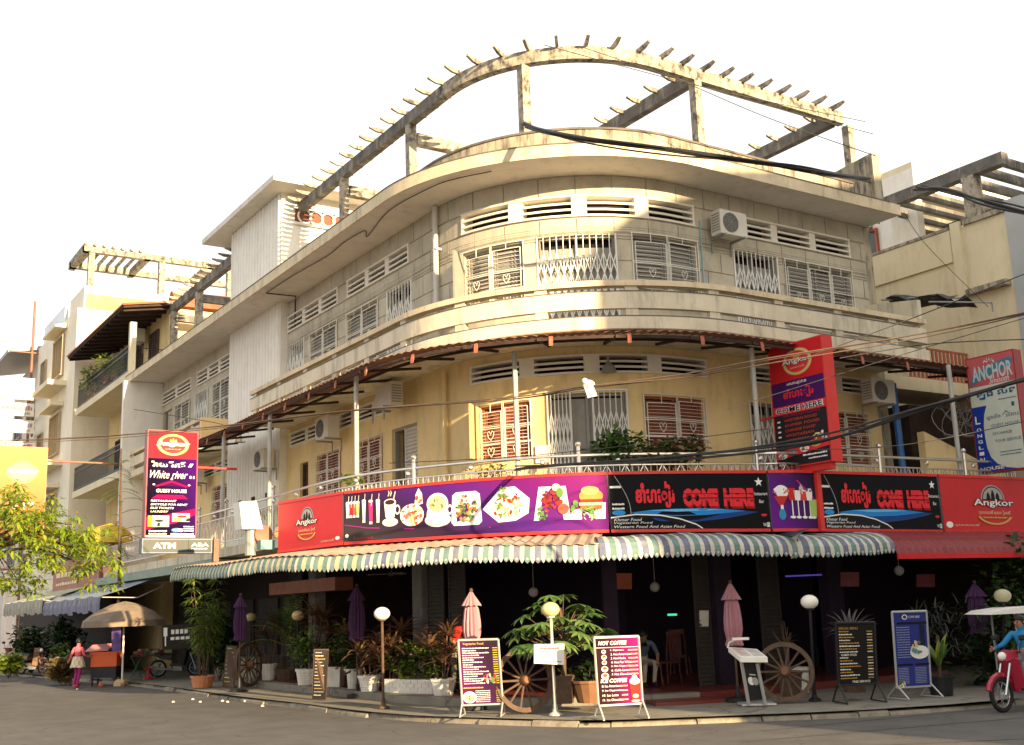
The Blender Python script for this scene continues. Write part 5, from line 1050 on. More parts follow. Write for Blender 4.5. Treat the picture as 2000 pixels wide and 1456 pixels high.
# shop sign panel with white print
bl, br_, tl, tr = on_d(317, 1270, 35.5), on_d(379, 1266, 35.5), on_d(317, 1222, 35.5), on_d(379, 1218, 35.5)
t = thing('shop_sign', 'dark shop panel with white print and a bottle mark behind the bamboo', 'sign', bl); b = Board.quad(t, bl, br_, tl, tr); b.fill(flatm((.03, .025, .02)))
for i in range(4): b.rect(.28+i*.14, .62, .38+i*.14, .8, mW, 2, n=1); b.rect(.26+i*.16, .38, .38+i*.16, .5, mW, 2, n=1)
b.rect(.04, .55, .16, .9, mW, 2, n=1); b.rect(.08, .15, .12, .55, mW, 2, n=1); b.flush()
mb = MB(); n_ = Vector((_f.x, _f.y, 0))*.06; mb.hexa([bl+n_*.2, br_+n_*.2, tr+n_*.2, tl+n_*.2], [bl+n_, br_+n_, tr+n_, tl+n_]); part('backing', mb, m_black, t)
# left awnings
def cloth_awning(name, label, y0, y1, x_in, x_out, z_in, z_out, m, val, mv, sag=.06):
    t = thing(name, label, 'awning', (x_out, y0, z_out)); mb = MB(); nx, ny = 6, 14; vs = []
    for i in range(nx+1):
        for j in range(ny+1):
            k = i/nx; vs.append((x_in+(x_out-x_in)*k, y0+(y1-y0)*j/ny, z_in+(z_out-z_in)*k-sag*math.sin(math.pi*k)-.03*math.sin(j*2.1)*k))
    mb.add(vs, [(i*(ny+1)+j, (i+1)*(ny+1)+j, (i+1)*(ny+1)+j+1, i*(ny+1)+j+1) for i in range(nx) for j in range(ny)]); part('cloth', mb, m, t)
    mb = MB(); vs = []
    for j in range(ny*4+1):
        y = y0+(y1-y0)*j/(ny*4); w = .05*math.sin(j*1.3); zz = z_out-.03*math.sin(j/4*2.1)
        vs += [(x_out, y, zz), (x_out-.03+w*.6, y, zz-val*.5), (x_out-.02+w, y, zz-val+.04*math.sin(j*.9))]
    mb.add(vs, [(3*j+i, 3*j+3+i, 3*j+4+i, 3*j+1+i) for j in range(ny*4) for i in range(2)]); part('valance', mb, mv, t)
    mb = MB(); mb.tube([(x_out+.02, y0, z_out-.02), (x_out+.02, y1, z_out-.02)], .025, 6)
    for y in (y0+.1, y1-.1): mb.tube([(x_out+.03, y, z_out-.03), ((x_in+x_out)/2, y, (z_in+z_out)/2-.5), (x_in, y, z_in-.4)], .02, 5)
    part('awning_arm', mb, m_grey_steel, t); return t
def stripes(n, c1, c2): return mat(n, c1, .75, .2, 4, stain=c2, stain_amt=.9, stain_scale=(.4, 2.2, .3))
cloth_awning('blue_awning', 'faded blue cloth awning with dark valance on the left street', 38.6, 47.8, 11.3, 8.9, 3.72, 2.86, mat('blue_cloth', (.2, .24, .3), .8, .15, 2, stain=(.36, .32, .27), stain_amt=.6), .5, stripes('blue_valance', (.16, .17, .24), (.3, .27, .24)))
cloth_awning('green_awning', 'faded green cloth awning beyond the blue one on the left street', 48.1, 57.0, 11.2, 8.9, 3.72, 3.0, mat('green_cloth', (.36, .38, .27), .8, .15, 2, stain=(.5, .43, .3), stain_amt=.5), .55, stripes('grey_valance', (.33, .31, .25), (.22, .21, .18)))
mb = MB(); mb.hexa([(12.6, 31.8, 3.5), (10.35, 31.8, 3.42), (10.35, 46, 3.42), (12.6, 46, 3.5)], [(12.6, 31.8, 3.7), (10.35, 31.8, 3.68), (10.35, 46, 3.68), (12.6, 46, 3.7)]); tag(part('shop_canopy', mb, mat('green_fascia', (.24, .31, .25), .6, .15, 2)), 'thin green edged shop canopy slab above the blue awning', 'canopy')
for i, (y0, y1, z0, h, lab, m) in enumerate(((46.2, 55, 3.35, 1.35, 'long faded red brown shop board below the yellow house balcony', mat('faded_red_board', (.33, .13, .09), .6, .15, 2, stain=(.45, .3, .22), stain_amt=.4)), (43.9, 45.6, 3.9, .95, 'small bright red shop board at the corner of the yellow house', m_redlit))):
    t = thing('shop_board', lab, 'signboard', (10.6, y0, z0)); mb = MB(); mb.box(10.55, 10.75, y0, y1, z0, z0+h); part('backing', mb, m, t); b = Board.quad(t, (10.54, y1-.1, z0+.1), (10.54, y0+.1, z0+.1), (10.54, y1-.1, z0+h-.1), (10.54, y0+.1, z0+h-.1)); b.bars(.08, .5, .9, .2, m_cream_ink, 1, i); b.bars(.08, .2, .6, .12, m_cream_ink, 1, i+4); b.flush()
r_, b = lightbox('faded_lightbox', 'sun bleached orange lightbox beside the flowering tree', (6.72, 46.5, 5.3), (8.5, 46.5, 5.3), 3.5, .35, Vector((0, 1, 0)), mat('orange_casing', (.6, .2, .1), .5, .1, 2))
b.fill(grad('print_bleached', [(0, (.2, .06, .05)), (.35, (.33, .16, .06)), (1, (.42, .27, .1))], 1)); b.ell(.5, .72, .33, .13, flatm((.5, .34, .14)), 2, 24); b.ell(.5, .72, .27, .105, flatm((.55, .42, .22)), 3, 24); b.text(.15, .68, .85, .76, 'Angkor', mW, 4, .03); b.text(.55, .3, .78, .38, '17', mW, 3, .02); b.text(.3, .3, .5, .36, 'បន្ទប់', mW, 3); b.flush()
mb = MB(); mb.tube([(8.35, 46.7, 8.3), (11.2, 46.7, 8.3)], .04, 5); part('bracket', mb, m_redtie, r_)
mb = MB(); mb.tube([(6.9, 46.8, .1), (6.9, 46.8, 4.95)], .07, 8); part('pole', mb, m_rust, r_)
dome = MB(); dome.lathe([(.9, 0), (.8, .35), (.5, .62), (.05, .75)], (10.5, 44.5, 4.95), 14); tag(part('yellow_umbrella', dome, mat('yellow_cloth', (.6, .4, .05), .7, .1)), 'yellow dome umbrella on the balcony of the yellow house', 'umbrella')
# blower on the tin roof by the red board
t = thing('exhaust_blower', 'rusty exhaust blower with white hood on the roof left of the red board', 'machine', (9.4, 26.7, 3.5)); q = on_d(512, 1045, 26.5)
mb = MB(); mb.lathe([(.22, -.12), (.24, 0), (.22, .12)], (0, 0, 0), 14); me = mb.mesh('fan_housing', m_rust)
for v in me.vertices: v.co = Vector((v.co.x, v.co.z, v.co.y))+q
part('fan_housing', me, None, t)
mb = MB(); mb.cbox(q+Vector((.02, -.2, -.25)), (.34, .24, .22)); part('motor', mb, mat('teal_motor', (.12, .24, .26), .5, .1, 3), t)
mb = MB(); 
for x in (-.3, .3): mb.tube([q+Vector((x, 0, -.6)), q+Vector((x*.4, 0, -.1))], .02, 5)
mb.tube([q+Vector((-.3, 0, -.55)), q+Vector((.3, 0, -.55))], .02, 5); part('stand', mb, m_rust, t)
q = on_d(490, 1010, 26.5); mb = MB(); mb.hexa([q+Vector((-.28, -.22, -.3)), q+Vector((.22, -.22, -.3)), q+Vector((.22, .25, -.3)), q+Vector((-.28, .25, -.3))], [q+Vector((-.36, -.22, .32)), q+Vector((.05, -.22, .36)), q+Vector((.05, .25, .36)), q+Vector((-.36, .25, .32))]); part('hood', mb, m_white, t)
mb = MB(); mb.tube([q+Vector((0, 0, -.9)), q+Vector((0, 0, -.28))], .13, 10); part('duct', mb, m_grey_steel, t)
# ================================================================== street furniture
def up(px, py, base): return on_d(px, py, depth(base)).z
GZ = .13
def lamp(gx, gy, bx, by, m, label, mpole=None, z0=GZ):
    p = on_z(bx, by, z0); h = up(gx, gy, p)-p.z; t = thing('globe_lamp', label, 'lamp', p, group='globe lamps along the pavement'); e = on_d(gx, gy, depth(p)); e.z = 0
    mp = mpole or m_black; d = Vector((e.x-p.x, e.y-p.y, 0)); mb = MB(); mb.tube([p, p+d*.5+Vector((0, 0, h*.5)), p+d+Vector((0, 0, h-.1))], .028, 8); part('pole', mb, mp, t)
    mb = MB(); mb.lathe([(.12, 0), (.12, .03), (.05, .07), (.035, .2)], p, 12); part('foot', mb, mp, t)
    c = p+d+Vector((0, 0, h)); mb = MB(); mb.lathe([(.075, -.14), (.08, -.1), (.05, -.08)], c, 10); part('collar', mb, mp, t); mb = MB(); mb.ball(c, .165, 18, 10, .8); part('globe', mb, m, t, sm=True); return t
lamp(746, 1199, 749, 1384, m_globe, 'sunlit white globe lamp on a thin pole before the white planter box', m_wood)
l2 = lamp(1075, 1191, 1085, 1398, m_globe_y, 'yellowed globe lamp on the rusty post carrying a small sign', m_polemetal)
lamp(1581, 1176, 1592, 1369, m_globe, 'shaded white globe lamp on a black post beside the right cartwheel')
lamp(490, 1206, 490, 1330, m_globe_y, 'yellowed globe lamp beside the leftmost purple parasol'); lamp(582, 1203, 582, 1345, m_globe_y, 'yellowed globe lamp among the feathery palms'); lamp(1958, 1164, 1962, 1345, mat('dusty_globe', (.4, .36, .22), .4), 'dusty globe lamp over the hedge behind the scooter')
# small sign on the second lamp
p = on_z(1085, 1398, GZ); dd = depth(p)-.12; bl, br_, tl, tr = on_d(1043, 1296, dd), on_d(1102, 1299, dd), on_d(1043, 1259, dd), on_d(1102, 1258, dd)
t = thing('post_sign', 'small white handwritten sign box on the rusty lamp post', 'sign', bl); n_ = Vector((_f.x, _f.y, 0))*.1; mb = MB(); mb.hexa([bl+n_, br_+n_, tr+n_, tl+n_], [bl, br_, tr, tl]); part('sign_box', mb, m_white, t)
b = Board.quad(t, bl-n_*.03, br_-n_*.03, tl-n_*.03, tr-n_*.03); ink = flatm((.16, .13, .12)); b.bars(.2, .76, .85, .1, ink, 1, 3); b.text(.18, .5, .5, .68, 'សូមចត', ink, 1); b.bars(.1, .12, .9, .05, ink, 1, 6); b.bars(.2, .34, .7, .05, ink, 1, 7, .6); b.flush()
# closed parasols
def parasol(px, ptop, pbot, dist, m, label, zb=GZ, wk=1.0):
    top, bot = on_d(px, ptop, dist), on_d(px, pbot, dist); p = Vector((top.x, top.y, zb)); t = thing('closed_parasol', label, 'parasol', p, group='closed parasols at the restaurant'); H = top.z-bot.z
    mb = MB(); mb.tube([p, (p.x, p.y, top.z)], .022, 8); mb.ball((p.x, p.y, top.z+.03), .04, 8, 5); part('pole', mb, m_wood, t)
    def pleat(prof, ph, amp):
        n = 28; vs = []
        for r, z in prof:
            for j in range(n):
                a = 2*math.pi*j/n; k = 1+amp*math.cos(j*math.pi*.5*2+ph)*(.4+.6*min(1, r/.14)); vs.append((p.x+r*k*math.cos(a), p.y+r*k*math.sin(a), z+.012*math.sin(j*2.3)))
        mb = MB(); mb.add(vs, [(i*n+j, i*n+(j+1) % n, (i+1)*n+(j+1) % n, (i+1)*n+j) for i in range(len(prof)-1) for j in range(n)]); return mb
    z = top.z; part('cap', pleat([(.02, z), (.07*wk, z-.08), (.13*wk, z-H*.17), (.185*wk, z-H*.26)], .5, .12), m, t)
    part('folded_cloth', pleat([(.09*wk, z-H*.2), (.13*wk, z-H*.34), (.155*wk, z-H*.55), (.16*wk, z-H*.72), (.13*wk, z-H*.88), (.16*wk, z-H*.98), (.1*wk, z-H)], 0, .14), m, t)
    mb = MB(); mb.lathe([(.25, 0), (.25, .06), (.05, .1), (.04, .3)], p, 12); part('base', mb, m_black, t); return t
m_pinkcl = mat('dusty_pink_cloth', (.42, .2, .23), .8, .12, 4); m_purpcl = mat('purple_cloth', (.075, .028, .09), .8, .15, 4)
parasol(920, 1156, 1262, 22.2, m_pinkcl, 'dusty pink closed parasol behind the vegetarian menu board'); parasol(1426, 1140, 1262, 22.0, m_pinkcl, 'dusty pink closed parasol behind the menu lectern in the shade')
parasol(697, 1146, 1252, 26.5, m_purpcl, 'purple closed parasol with flared hem above the potted plants', wk=1.1); parasol(470, 1164, 1252, 30, m_purpcl, 'purple closed parasol beside the bamboo on the left'); parasol(1903, 1140, 1240, 24, m_purpcl, 'purple closed parasol in the dark behind the blue menu board', wk=1.2)
# cart wheels
def cartwheel(px, py, r, turn, lean, label, d, zb=GZ, n=14):
    c = on_d(px, py, d); c.z = zb+r*math.cos(lean)+.02; t = thing('cart_wheel', label, 'wheel', (c.x, c.y, zb), group='old wooden cart wheels')
    Rm = Matrix.Rotation(-FACE+turn, 3, 'Z') @ Matrix.Rotation(lean, 3, 'X')
    def w(a, q, dy=0): return c+Rm @ Vector((q*math.cos(a), dy, q*math.sin(a)))
    m_ = 36; vs = [w(2*math.pi*i/m_, q, dy) for i in range(m_) for q, dy in ((r-.085, -.045), (r, -.045), (r, .045), (r-.085, .045))]
    mb = MB(); mb.add(vs, [(4*i+j, 4*i+(j+1) % 4, 4*((i+1) % m_)+(j+1) % 4, 4*((i+1) % m_)+j) for i in range(m_) for j in range(4)]); part('rim', mb, m_wood, t)
    for i in range(n): a = 2*math.pi*i/n; mb = MB(); mb.tube([w(a, .06), w(a, r*.5), w(a, r-.07)], [.028, .02, .024], 6); part('spoke', mb, m_wood, t)
    mb = MB(); mb.tube([w(0, 0, -.17), w(0, 0, -.12), w(0, 0, 0), w(0, 0, .12), w(0, 0, .17)], [.06, .085, .11, .085, .06], 12); part('hub', mb, mat('worn_hub', (.18, .085, .04), .7, .2, 4) if 'worn_hub' not in bpy.data.materials else bpy.data.materials['worn_hub'], t); return t
cartwheel(1024, 1336, .57, .35, -.12, 'sunlit cart wheel leaning between the vegetarian board and the small sign', 20.6); cartwheel(1533, 1316, .54, -.25, -.1, 'shaded cart wheel behind the menu lectern', 21.0); cartwheel(485, 1306, .6, 1.2, -.08, 'cart wheel seen edge on beside the tall brown menu plank', 31.0)
# printed menu boards on stands
def standing(name, label, TL, TR, BL, BR, FL, FR, m_frame, legs='a'):
    pl, pr = on_z(*FL, GZ), on_z(*FR, GZ); d0, d1 = depth(pl), depth(pr); bl, br_, tl, tr = on_d(*BL, d0), on_d(*BR, d1), on_d(*TL, d0), on_d(*TR, d1)
    t = thing(name, label, 'menu board', (bl+br_)/2-Vector((0, 0, (bl+br_).z/2-GZ))); x = (br_-bl).normalized(); n = Vector((x.y, -x.x, 0))
    mb = MB(); mb.hexa([bl-n*.025, br_-n*.025, tr-n*.025, tl-n*.025], [bl, br_, tr, tl]); part('panel', mb, m_frame, t)
    mb = MB()
    for a, c in ((bl, br_), (tl, tr), (bl, tl), (br_, tr)): mb.tube([a, c], .022, 6)
    part('frame', mb, m_frame, t)
    for a, g in ((bl, pl), (br_, pr)):
        mb = MB(); f = Vector((a.x, a.y, GZ+.015))
        for sgn in (-1, 1): mb.tube([a+Vector((0, 0, .05)), f+n*.3*sgn+x*.0], .016, 6)
        mb.tube([f-n*.3, f+n*.3], .014, 6); part('leg', mb, m_frame, t)
    return t, Board.quad(t, bl+n*.005, br_+n*.005, tl+n*.005, tr+n*.005)
m_lightsteel = mat('painted_steel', (.5, .5, .48), .4, .08, 4, metal=.4)
violet = grad('print_menu_violet', [(0, (.14, .006, .11)), (.4, (.07, .008, .07)), (.7, (.03, .01, .03)), (1, (.02, .01, .02))], 2)
t, b = standing('menu_board', 'purple vegetarian menu board on a steel stand before the pink parasol', (895, 1251), (973, 1249), (903, 1378), (982, 1375), (902, 1399), (984, 1397), m_lightsteel)
b.fill(violet); yl = flatm((.6, .42, .04)); b.text(.1, .915, .62, .96, 'Vegetarian Food', yl, 2, .01)
for i in range(16): b.bars(.08, .865-i*.036, .78, .016, mW, 2, i, (.95, .5, .95, .6, .75, .4, .7, .35, .8, .55, .9, .7, .5, .85, .6, .75)[i]); b.bars(.84, .865-i*.036, .96, .016, yl, 2, i+50)
b.blobs(.72, .4, .2, .075, [wh, rd, pk, gr], 26, 4, 3, .3); b.bars(.06, .255, .55, .02, yl, 2, 77); b.ell(.2, .12, .17, .09, mW, 3, 24); b.ell(.2, .12, .14, .072, m_cream_ink, 4, 20); b.blobs(.2, .12, .1, .05, [rd, pk, cr], 12, 5, 4, .35)
for i in range(7): b.bars(.35, .21-i*.028, .8, .011, mW, 2, i+90, .8); b.bars(.86, .21-i*.028, .96, .011, yl, 2, i+120)
b.flush()
t, b = standing('menu_board', 'magenta hot coffee and ice coffee menu board on a steel stand', (1160, 1246), (1247, 1243), (1169, 1379), (1255, 1374), (1168, 1405), (1260, 1400), m_lightsteel)
b.fill(grad('print_coffee', [(0, (.018, .005, .005)), (.35, (.04, .004, .018)), (.62, (.16, .003, .08)), (1, (.22, .006, .13))], 0)); b.text(.08, .885, .72, .945, 'HOT COFFEE', mW, 2, .035, .2); b.rect(.02, .845, .98, .852, mW, 2, n=1)
for i, w in enumerate(('1. Espresso', '2. Hot Americano', '3. Hot Mocha', '4. Hot Flat White', '5. Hot Cappuccino', '6. Caffe Latte', '7. Hot Chocolate')): b.text(.34, .79-i*.059, .34+.028*len(w), .822-i*.059, w, mW, 2, .01, .15); b.bars(.74, .795-i*.059, .95, .02, m_cream_ink, 2, i)
b.text(.08, .33, .68, .39, 'ICE COFFEE', mW, 2, .035, .2)
for i, w in enumerate(('8. Ice Americano', '9. Ice Cappuccino', '10. Ice Latte', '11. Ice Chocolate')): b.text(.1, .265-i*.068, .1+.028*len(w), .3-i*.068, w, mW, 2, .01, .15); b.bars(.54, .27-i*.068, .68, .02, m_cream_ink, 2, i+9)
for z, r in ((.79, .05), (.71, .06), (.63, .055), (.535, .075), (.43, .085)): b.ell(.19, z, r, r*.58, mW, 3, 16); b.ell(.19, z+r*.15, r*.7, r*.3, flatm((.2, .09, .04)), 4, 12)
b.poly([(.76, .05), (.93, .05), (.97, .34), (.72, .34)], flatm((.3, .03, .02)), 3); b.ell(.845, .34, .12, .05, mW, 4, 16); b.ell(.845, .39, .06, .045, mW, 5, 14); b.ell(.85, .12, .07, .03, m_cream_ink, 4, 12); b.ell(.845, .05, .1, .018, m_cream_ink, 5, 12); b.flush()
t, b = standing('menu_board', 'black special menu board in a dark frame in the shade', (1632, 1217), (1708, 1216), (1638, 1339), (1713, 1335), (1640, 1374), (1719, 1370), m_black)
b.fill(flatm((.014, .013, .012))); og = flatm((.5, .26, .03)); b.text(.06, .89, .55, .93, 'SPECIAL MENU', og, 2, .01); b.text(.1, .465, .5, .5, 'KHMER FOOD', mW, 2, .01); b.text(.36, .03, .82, .065, 'FREE SERVICE', mW, 2, .01)
for i in range(17):
    if i == 8: continue
    z = .85-i*.047; b.bars(.06, z, .62, .02, mW if i % 2 else og, 2, i, (.45, .6, .7, .5, .9, .95, .8, .85, 0, .4, .6, .8, .95, .5, .6, .9, .75)[i]); b.bars(.78, z, .92, .02, mW if i % 2 else og, 2, i+40)
b.flush()
t, b = standing('menu_board', 'blue printed menu board with a dish photo on a steel stand', (1742, 1196), (1809, 1194), (1752, 1344), (1818, 1340), (1756, 1366), (1821, 1361), m_lightsteel)
b.fill(mat('print_blue_menu', (.03, .04, .22), .4, .1, 2)); b.ring(.34, .93, .08, .035, .3, mW, 2, 16); b.text(.45, .915, .78, .945, 'COME HERE', mW, 2); b.rect(.1, .835, .98, .862, mK, 2, n=1); b.rect(.06, .285, .5, .31, mK, 2, n=1); b.rect(.58, .285, .98, .31, mK, 2, n=1); pb = flatm((.3, .34, .5))
for i in range(13): b.bars(.08, .79-i*.033, .5, .012, pb, 2, i, .9)
for i in range(10): b.bars(.06, .25-i*.022, .42, .01, pb, 2, i+30, .85); b.bars(.55, .25-i*.022, .95, .01, pb, 2, i+60, .85)
b.rect(.76, .36, .9, .83, flatm((.02, .02, .05)), 2, n=1); b.ell(.72, .46, .28, .09, mW, 3, 20); b.blobs(.66, .53, .16, .08, [(.1, .3, .25), gr, rd, cr], 18, 5, 6, .35); b.blobs(.12, .04, .16, .05, [cr, wh, gr], 14, 4, 7, .4); b.flush()
def plank(name, label, TL, TR, BL, BR, m, n):
    p0, p1 = on_z(*BL, GZ), on_z(*BR, GZ); nb = Vector((_f.x, _f.y, 0)).normalized(); d = depth(p0); tl, tr = on_d(*TL, d+.12), on_d(*TR, d+.12); t = thing(name, label, 'menu board', p0)
    mb = MB(); mb.hexa([p0+nb*.04, p1+nb*.04, tr+nb*.04, tl+nb*.04], [p0, p1, tr, tl]); part('board', mb, m_wood, t); b = Board.quad(t, p0-nb*.004, p1-nb*.004, tl-nb*.004, tr-nb*.004); b.fill(m, .06, .02, .94, .98, .3, 'slate')
    mb = MB(); mb.hexa([p0+nb*.5, p0+nb*.5+(p1-p0)*.1, tl+nb*.05+(p1-p0)*.1, tl+nb*.05], [p0+nb*.53, p0+nb*.53+(p1-p0)*.1, tl+nb*.08+(p1-p0)*.1, tl+nb*.08]); part('prop', mb, m_wood, t)
    for i in range(n): b.bars(.14, .92-i*.9/n, .86, .3/n, (m_grey_ink, m_cream_ink, flatm((.45, .3, .1)))[i % 3], 2, i, .6+.4*((i*7) % 5)/5)
    b.flush()
plank('chalk_board', 'narrow black chalk menu leaning on the kerb before the potted palms', (613, 1268), (642, 1268), (609, 1367), (637, 1368), flatm((.03, .028, .026)), 14); plank('chalk_board', 'tall brown menu plank leaning beside the edge on cart wheel', (442, 1261), (464, 1262), (434, 1342), (457, 1344), flatm((.1, .07, .04)), 9)
# menu lectern
g0, g1 = on_z(1462, 1380, GZ), on_z(1500, 1376, GZ); dl = depth(g0); nb = Vector((_f.x, _f.y, 0)).normalized(); t = thing('menu_lectern', 'steel menu lectern with slanted white desk and reading lamp', 'lectern', g0)
for a, c in (((1448, 1287), (1464, 1378)), ((1480, 1297), (1496, 1376))): mb = MB(); A, B_ = on_d(*a, dl), on_d(*c, dl); mb.hexa([B_+Vector((-.03, 0, 0)), B_+Vector((.03, 0, 0)), B_+Vector((.03, .03, 0)), B_+Vector((-.03, .03, 0))], [A+Vector((-.03, 0, 0)), A+Vector((.03, 0, 0)), A+Vector((.03, .03, 0)), A+Vector((-.03, .03, 0))]); part('post', mb, m_lightsteel, t)
mb = MB(); mb.cbox((g0+g1)/2+nb*.15+Vector((0, 0, .02)), (.62, .5, .035), -FACE); part('base', mb, m_lightsteel, t)
A = [on_d(1422, 1264, dl+.3), on_d(1478, 1268, dl+.3), on_d(1499, 1284, dl-.1), on_d(1446, 1284, dl-.1)]; dn = Vector((0, 0, -.09)); mb = MB(); mb.hexa([v+dn for v in A], A); part('desk', mb, m_white, t)
b = Board.quad(t, A[3]+Vector((0, 0, .006)), A[2]+Vector((0, 0, .006)), A[0]+Vector((0, 0, .006)), A[1]+Vector((0, 0, .006))); b.rect(.06, .1, .46, .9, flatm((.65, .5, .46)), 1, n=1); b.rect(.52, .1, .94, .9, flatm((.6, .55, .5)), 1, n=1)
for i in range(6): b.bars(.1, .8-i*.13, .42, .05, m_grey_ink, 2, i); b.bars(.56, .8-i*.13, .9, .05, m_grey_ink, 2, i+9)
b.flush()
mb = MB(); q = [on_d(1421, 1266, dl+.3), on_d(1424, 1256, dl+.3), on_d(1436, 1250, dl+.2)]; mb.tube(q, .018, 6); part('lamp_arm', mb, m_white, t); mb = MB(); mb.cbox(on_d(1446, 1248, dl+.15), (.3, .1, .045), -FACE); part('reading_lamp', mb, m_white, t)
bl, br_, tl, tr = on_d(1466, 1368, dl+.05), on_d(1494, 1366, dl+.05), on_d(1450, 1292, dl+.05), on_d(1479, 1297, dl+.05); mb = MB(); mb.hexa([bl+nb*.02, br_+nb*.02, tr+nb*.02, tl+nb*.02], [bl, br_, tr, tl]); part('dark_panel', mb, m_black, t); b = Board.quad(t, bl-nb*.004, br_-nb*.004, tl-nb*.004, tr-nb*.004); b.ell(.32, .5, .22, .11, mW, 1, 16); b.ell(.6, .5, .22, .11, m_grey_ink, 2, 16); b.bars(.3, .66, .7, .03, mW, 1, 2); b.flush()
# cart, brown parasol, stall table
p = on_z(207, 1339, .02); t = thing('vendor_cart', 'orange box vendor cart on dark legs under the brown parasol', 'cart', p, -FACE)
m_or = mat('orange_plastic', (.7, .12, .03), .4, .08, 3); mb = MB(); mb.box(-.42, .42, -.3, .3, .6, 1.02); mb.box(-.45, .45, -.33, .33, 1.0, 1.06); part('box', mb, m_or, t, True)
mb = MB(); mb.box(-.4, .4, -.28, .28, .25, .6); part('dark_base', mb, m_black, t, True)
for x in (-.36, .36):
    for y in (-.25, .25): mb = MB(); mb.box(x-.025, x+.025, y-.025, y+.025, 0, .26); part('leg', mb, m_black, t, True)
mb = MB(); mb.hexa([(-.7, -.1, 1.08), (.1, -.25, 1.1), (.2, .15, 1.3), (-.6, .3, 1.26)], [(-.7, -.1, 1.1), (.1, -.25, 1.12), (.2, .15, 1.33), (-.6, .3, 1.29)]); part('lid', mb, mat('pink_lid', (.6, .25, .24), .5, .1, 3), t, True)
for x, c in ((-.5, (.4, .05, .05)), (-.1, (.45, .1, .06)), (.25, (.3, .18, .1))): mb = MB(); mb.lathe([(.09, 0), (.1, .06), (.08, .1)], (x, -.5, 0), 10); tag(part('plastic_bowl', mb, mat('bowl_red', c, .4)), {-.5: 'small red bowl on the road below the orange cart, nearest the woman', -.1: 'small red bowl on the road below the orange cart, middle one', .25: 'small brown bowl on the road nearest the parasol base'}[x], 'bowl').location = p+_rot((x, -.2, 0))*1.0
p = on_z(238, 1337, .05); t = thing('brown_parasol', 'open dusty brown parasol on a white pole over the orange cart', 'parasol', p); hz = up(237, 1176, p)
mb = MB(); mb.tube([p, (p.x, p.y, hz)], .03, 8); part('pole', mb, m_white, t); mb = MB(); mb.lathe([(.27, -.05), (.25, .1), (.17, .16)], p, 4); part('base', mb, mat('ochre_concrete', (.5, .36, .2), .9, .1, 3), t); n = 16; vs = []
for r, z in ((.02, 0), (.45, -.1), (.95, -.33), (1.32, -.6), (1.36, -.78)):
    for j in range(n): a = 2*math.pi*j/n+.2; k = 1 if j % 2 == 0 else .965; vs.append((p.x+r*k*math.cos(a), p.y+r*k*math.sin(a), hz+z+(0 if j % 2 == 0 or r > 1.34 else .025)))
mb = MB(); mb.add(vs, [(i*n+j, i*n+(j+1) % n, (i+1)*n+(j+1) % n, (i+1)*n+j) for i in range(4) for j in range(n)]); part('canopy', mb, mat('brown_cloth', (.19, .145, .105), .85, .15, 3, stain=(.28, .22, .16), stain_amt=.5), t)
for j in range(8): a = 2*math.pi*j/8+.2; mb = MB(); mb.tube([(p.x, p.y, hz-.45), (p.x+.75*math.cos(a), p.y+.75*math.sin(a), hz-.26)], .01, 4); part('rib', mb, m_grey_steel, t)
p = on_z(288, 1324, GZ); t = thing('stall_table', 'low stall table with green crossed legs and heaped goods', 'table', p, -FACE); gl = mat('green_leg', (.05, .2, .1), .5, .1, 3)
mb = MB(); mb.box(-.5, .5, -.3, .3, .72, .76); part('table_top', mb, m_wood, t, True)
for x in (-.4, .4):
    for s_ in (-1, 1): mb = MB(); mb.tube([(x-.12*s_, -.2*s_, .72), (x+.12*s_, .22*s_, 0)], .02, 6); part('leg', mb, gl, t, True)
rr = random.Random(2); mb = MB()
for i in range(16): mb.cbox((rr.uniform(-.42, .42), rr.uniform(-.2, .2), .8+rr.uniform(0, .12)), (rr.uniform(.1, .3), rr.uniform(.1, .2), rr.uniform(.05, .12)), rr.uniform(0, 3), i % 4)
hg = part('heaped_goods', mb, [flatm((.4, .05, .05)), flatm((.3, .28, .22)), flatm((.08, .2, .16)), flatm((.25, .14, .07))], None, kind='stuff'); hg.location = p; hg.rotation_euler = (0, 0, -FACE)
mb = MB(); mb.lathe([(.17, 0), (.15, .04), (.05, .08), (.04, .3), (.16, .32), (.17, .36)], on_z(293, 1326, GZ)-nb*.2, 12); tag(part('red_stool', mb, mat('red_plastic', (.5, .03, .03), .4)), 'small red plastic stool in front of the stall table', 'stool')
# poster banner behind the cart
flat_in(218, 1222, 236, 1272, 35.8, 'banner', 'narrow violet banner beside the parasol pole', 'banner', mat('violet_banner', (.13, .08, .26), .6, .5, 6), .02)
# litter on the road
rr = random.Random(6)
for i, (px, py) in enumerate(((376, 1367), (391, 1372), (434, 1370), (444, 1372), (478, 1371), (512, 1380), (338, 1372), (1873, 1384), (151, 1347), (1618, 1371))):
    p = on_z(px, py, .012); mb = MB(); k = .13 if px == 1873 else .045; mb.hexa([p+Vector((math.cos(a)*k*rr.uniform(.6, 1.3), math.sin(a)*k*rr.uniform(.6, 1.3), 0)) for a in (0, 1.2, 2.5, 3.9, 5.1)], [p+Vector((math.cos(a)*k*.6, math.sin(a)*k*.6, .03)) for a in (0, 1.2, 2.5, 3.9, 5.1)])
    tag(part('paper_scrap', mb, m_white), 'white plastic scrap on the road near the scooter' if px == 1873 else 'white scrap beside the black menu board' if px == 1618 else 'pale scrap behind the walking woman' if px == 151 else 'white crumpled paper scrap at the kerb left of the chalk menu', 'litter', 'paper scraps on the road')
